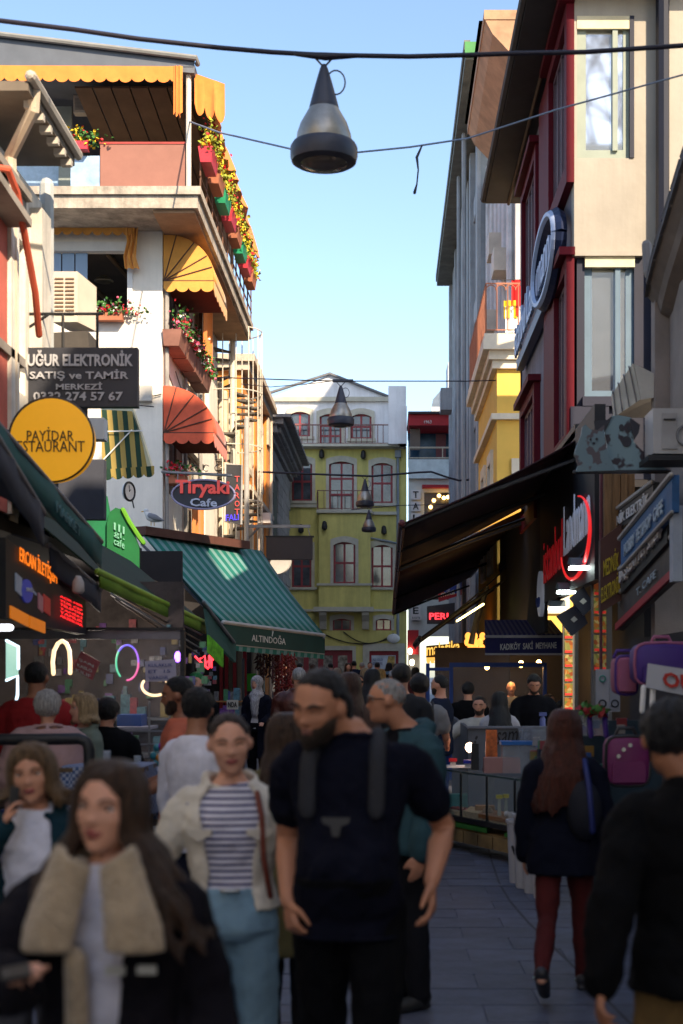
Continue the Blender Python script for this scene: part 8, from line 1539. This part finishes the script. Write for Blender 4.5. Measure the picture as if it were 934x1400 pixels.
person('vendor in bright green cap inside the dark shop', xat(268, 16.4), 16.4, zat(918, 16.4) - .1, yaw=-20, z=.1, tone='fair', hair='cap', hcol=('cap_green', (.02, .22, .06)), top=('black_top', (.0065, .0065, .009), 1.9, .5, .02))
# far crowd
far_ = [(388, 908, 40, 'buzz', GRY_H, 'grey', (.12, .12, .13), 0, 0), (397, 906, 43, 'short', BRN_H, 'maroon', (.12, .03, .03), 0, 0), (410, 906, 40, 'short', BLK_H, 'black', (.012, .012, .014), 0, 180), (398, 924, 27, 'full', BLK_H, 'brown', (.08, .045, .03), 0, 180),
        (452, 906, 45, 'short', BLK_H, 'navy', (.015, .02, .04), 0, 180), (461, 913, 33, 'bob', ('ashblond', (.22, .17, .12)), 'black', (.012, .012, .014), 1, 180), (476, 906, 42, 'long', BRN_H, 'khaki', (.14, .12, .07), 1, 0), (484, 903, 46, 'short', BLK_H, 'navy', (.015, .02, .04), 0, 180),
        (495, 905, 47, 'thin', GRY_H, 'denim', (.05, .09, .15), 0, 180), (499, 913, 31, 'bob', ('sandblond', (.3, .2, .1)), 'beige', (.25, .2, .15), 1, 180), (516, 905, 44, 'short', BLK_H, 'black', (.012, .012, .014), 0, 180), (521, 914, 30, 'long', ('goldblond', (.32, .18, .05)), 'grey', (.12, .12, .13), 1, 180),
        (532, 906, 45, 'bob', BLK_H, 'skyblue', (.12, .2, .3), 1, 180), (541, 907, 43, 'short', BLK_H, 'black', (.012, .012, .014), 0, 180), (537, 916, 29, 'cap', ('cap_white', (.5, .5, .5)), 'black', (.012, .012, .014), 0, 180), (467, 921, 25, 'short', BLK_H, 'grey', (.12, .12, .13), 0, 0),
        (442, 915, 34, 'full', BLK_H, 'denim', (.05, .09, .15), 0, 180), (556, 910, 38, 'short', BRN_H, 'khaki', (.14, .12, .07), 0, 180), (568, 912, 34, 'long', BLK_H, 'maroon', (.12, .03, .03), 1, 180), (428, 908, 44, 'bob', BRN_H, 'black', (.012, .012, .014), 1, 180), (506, 905, 49, 'short', BRN_H, 'grey', (.12, .12, .13), 0, 0)]
hn = {'buzz': 'close cropped', 'short': 'short', 'full': 'thick', 'bob': 'chin length', 'long': 'long', 'thin': 'thinning', 'cap': 'capped'}
for i, (px, ty, Y, hr_, hc_, nm, col, fm, yw) in enumerate(far_):
    H = min(1.95, max(1.55, zat(ty, Y) - gz(Y))); cn = 'white cap over' if hr_ == 'cap' else hn[hr_] + ' ' + {'black': 'black', 'brown': 'brown', 'grey': 'grey'}.get(hc_[0], 'blond')
    person(f'distant person in {nm}, {cn} hair, {"facing the camera" if yw == 0 else "walking away"}, %s of street' % ('left', 'right')[px > 480], xat(px, Y), Y, H, yaw=yw + random.uniform(-20, 20), z=zat(ty, Y) - H, fem=fm, tone='light', hair=hr_, hcol=hc_, jacket=('far_' + nm, col, .45, 0, 0, .04, 1.95), stride=.4 if i % 2 else -.4, vox=.024, face=False, group='distant crowd in the street', shoes=None)
bpy.data.scenes.remove(TMP)
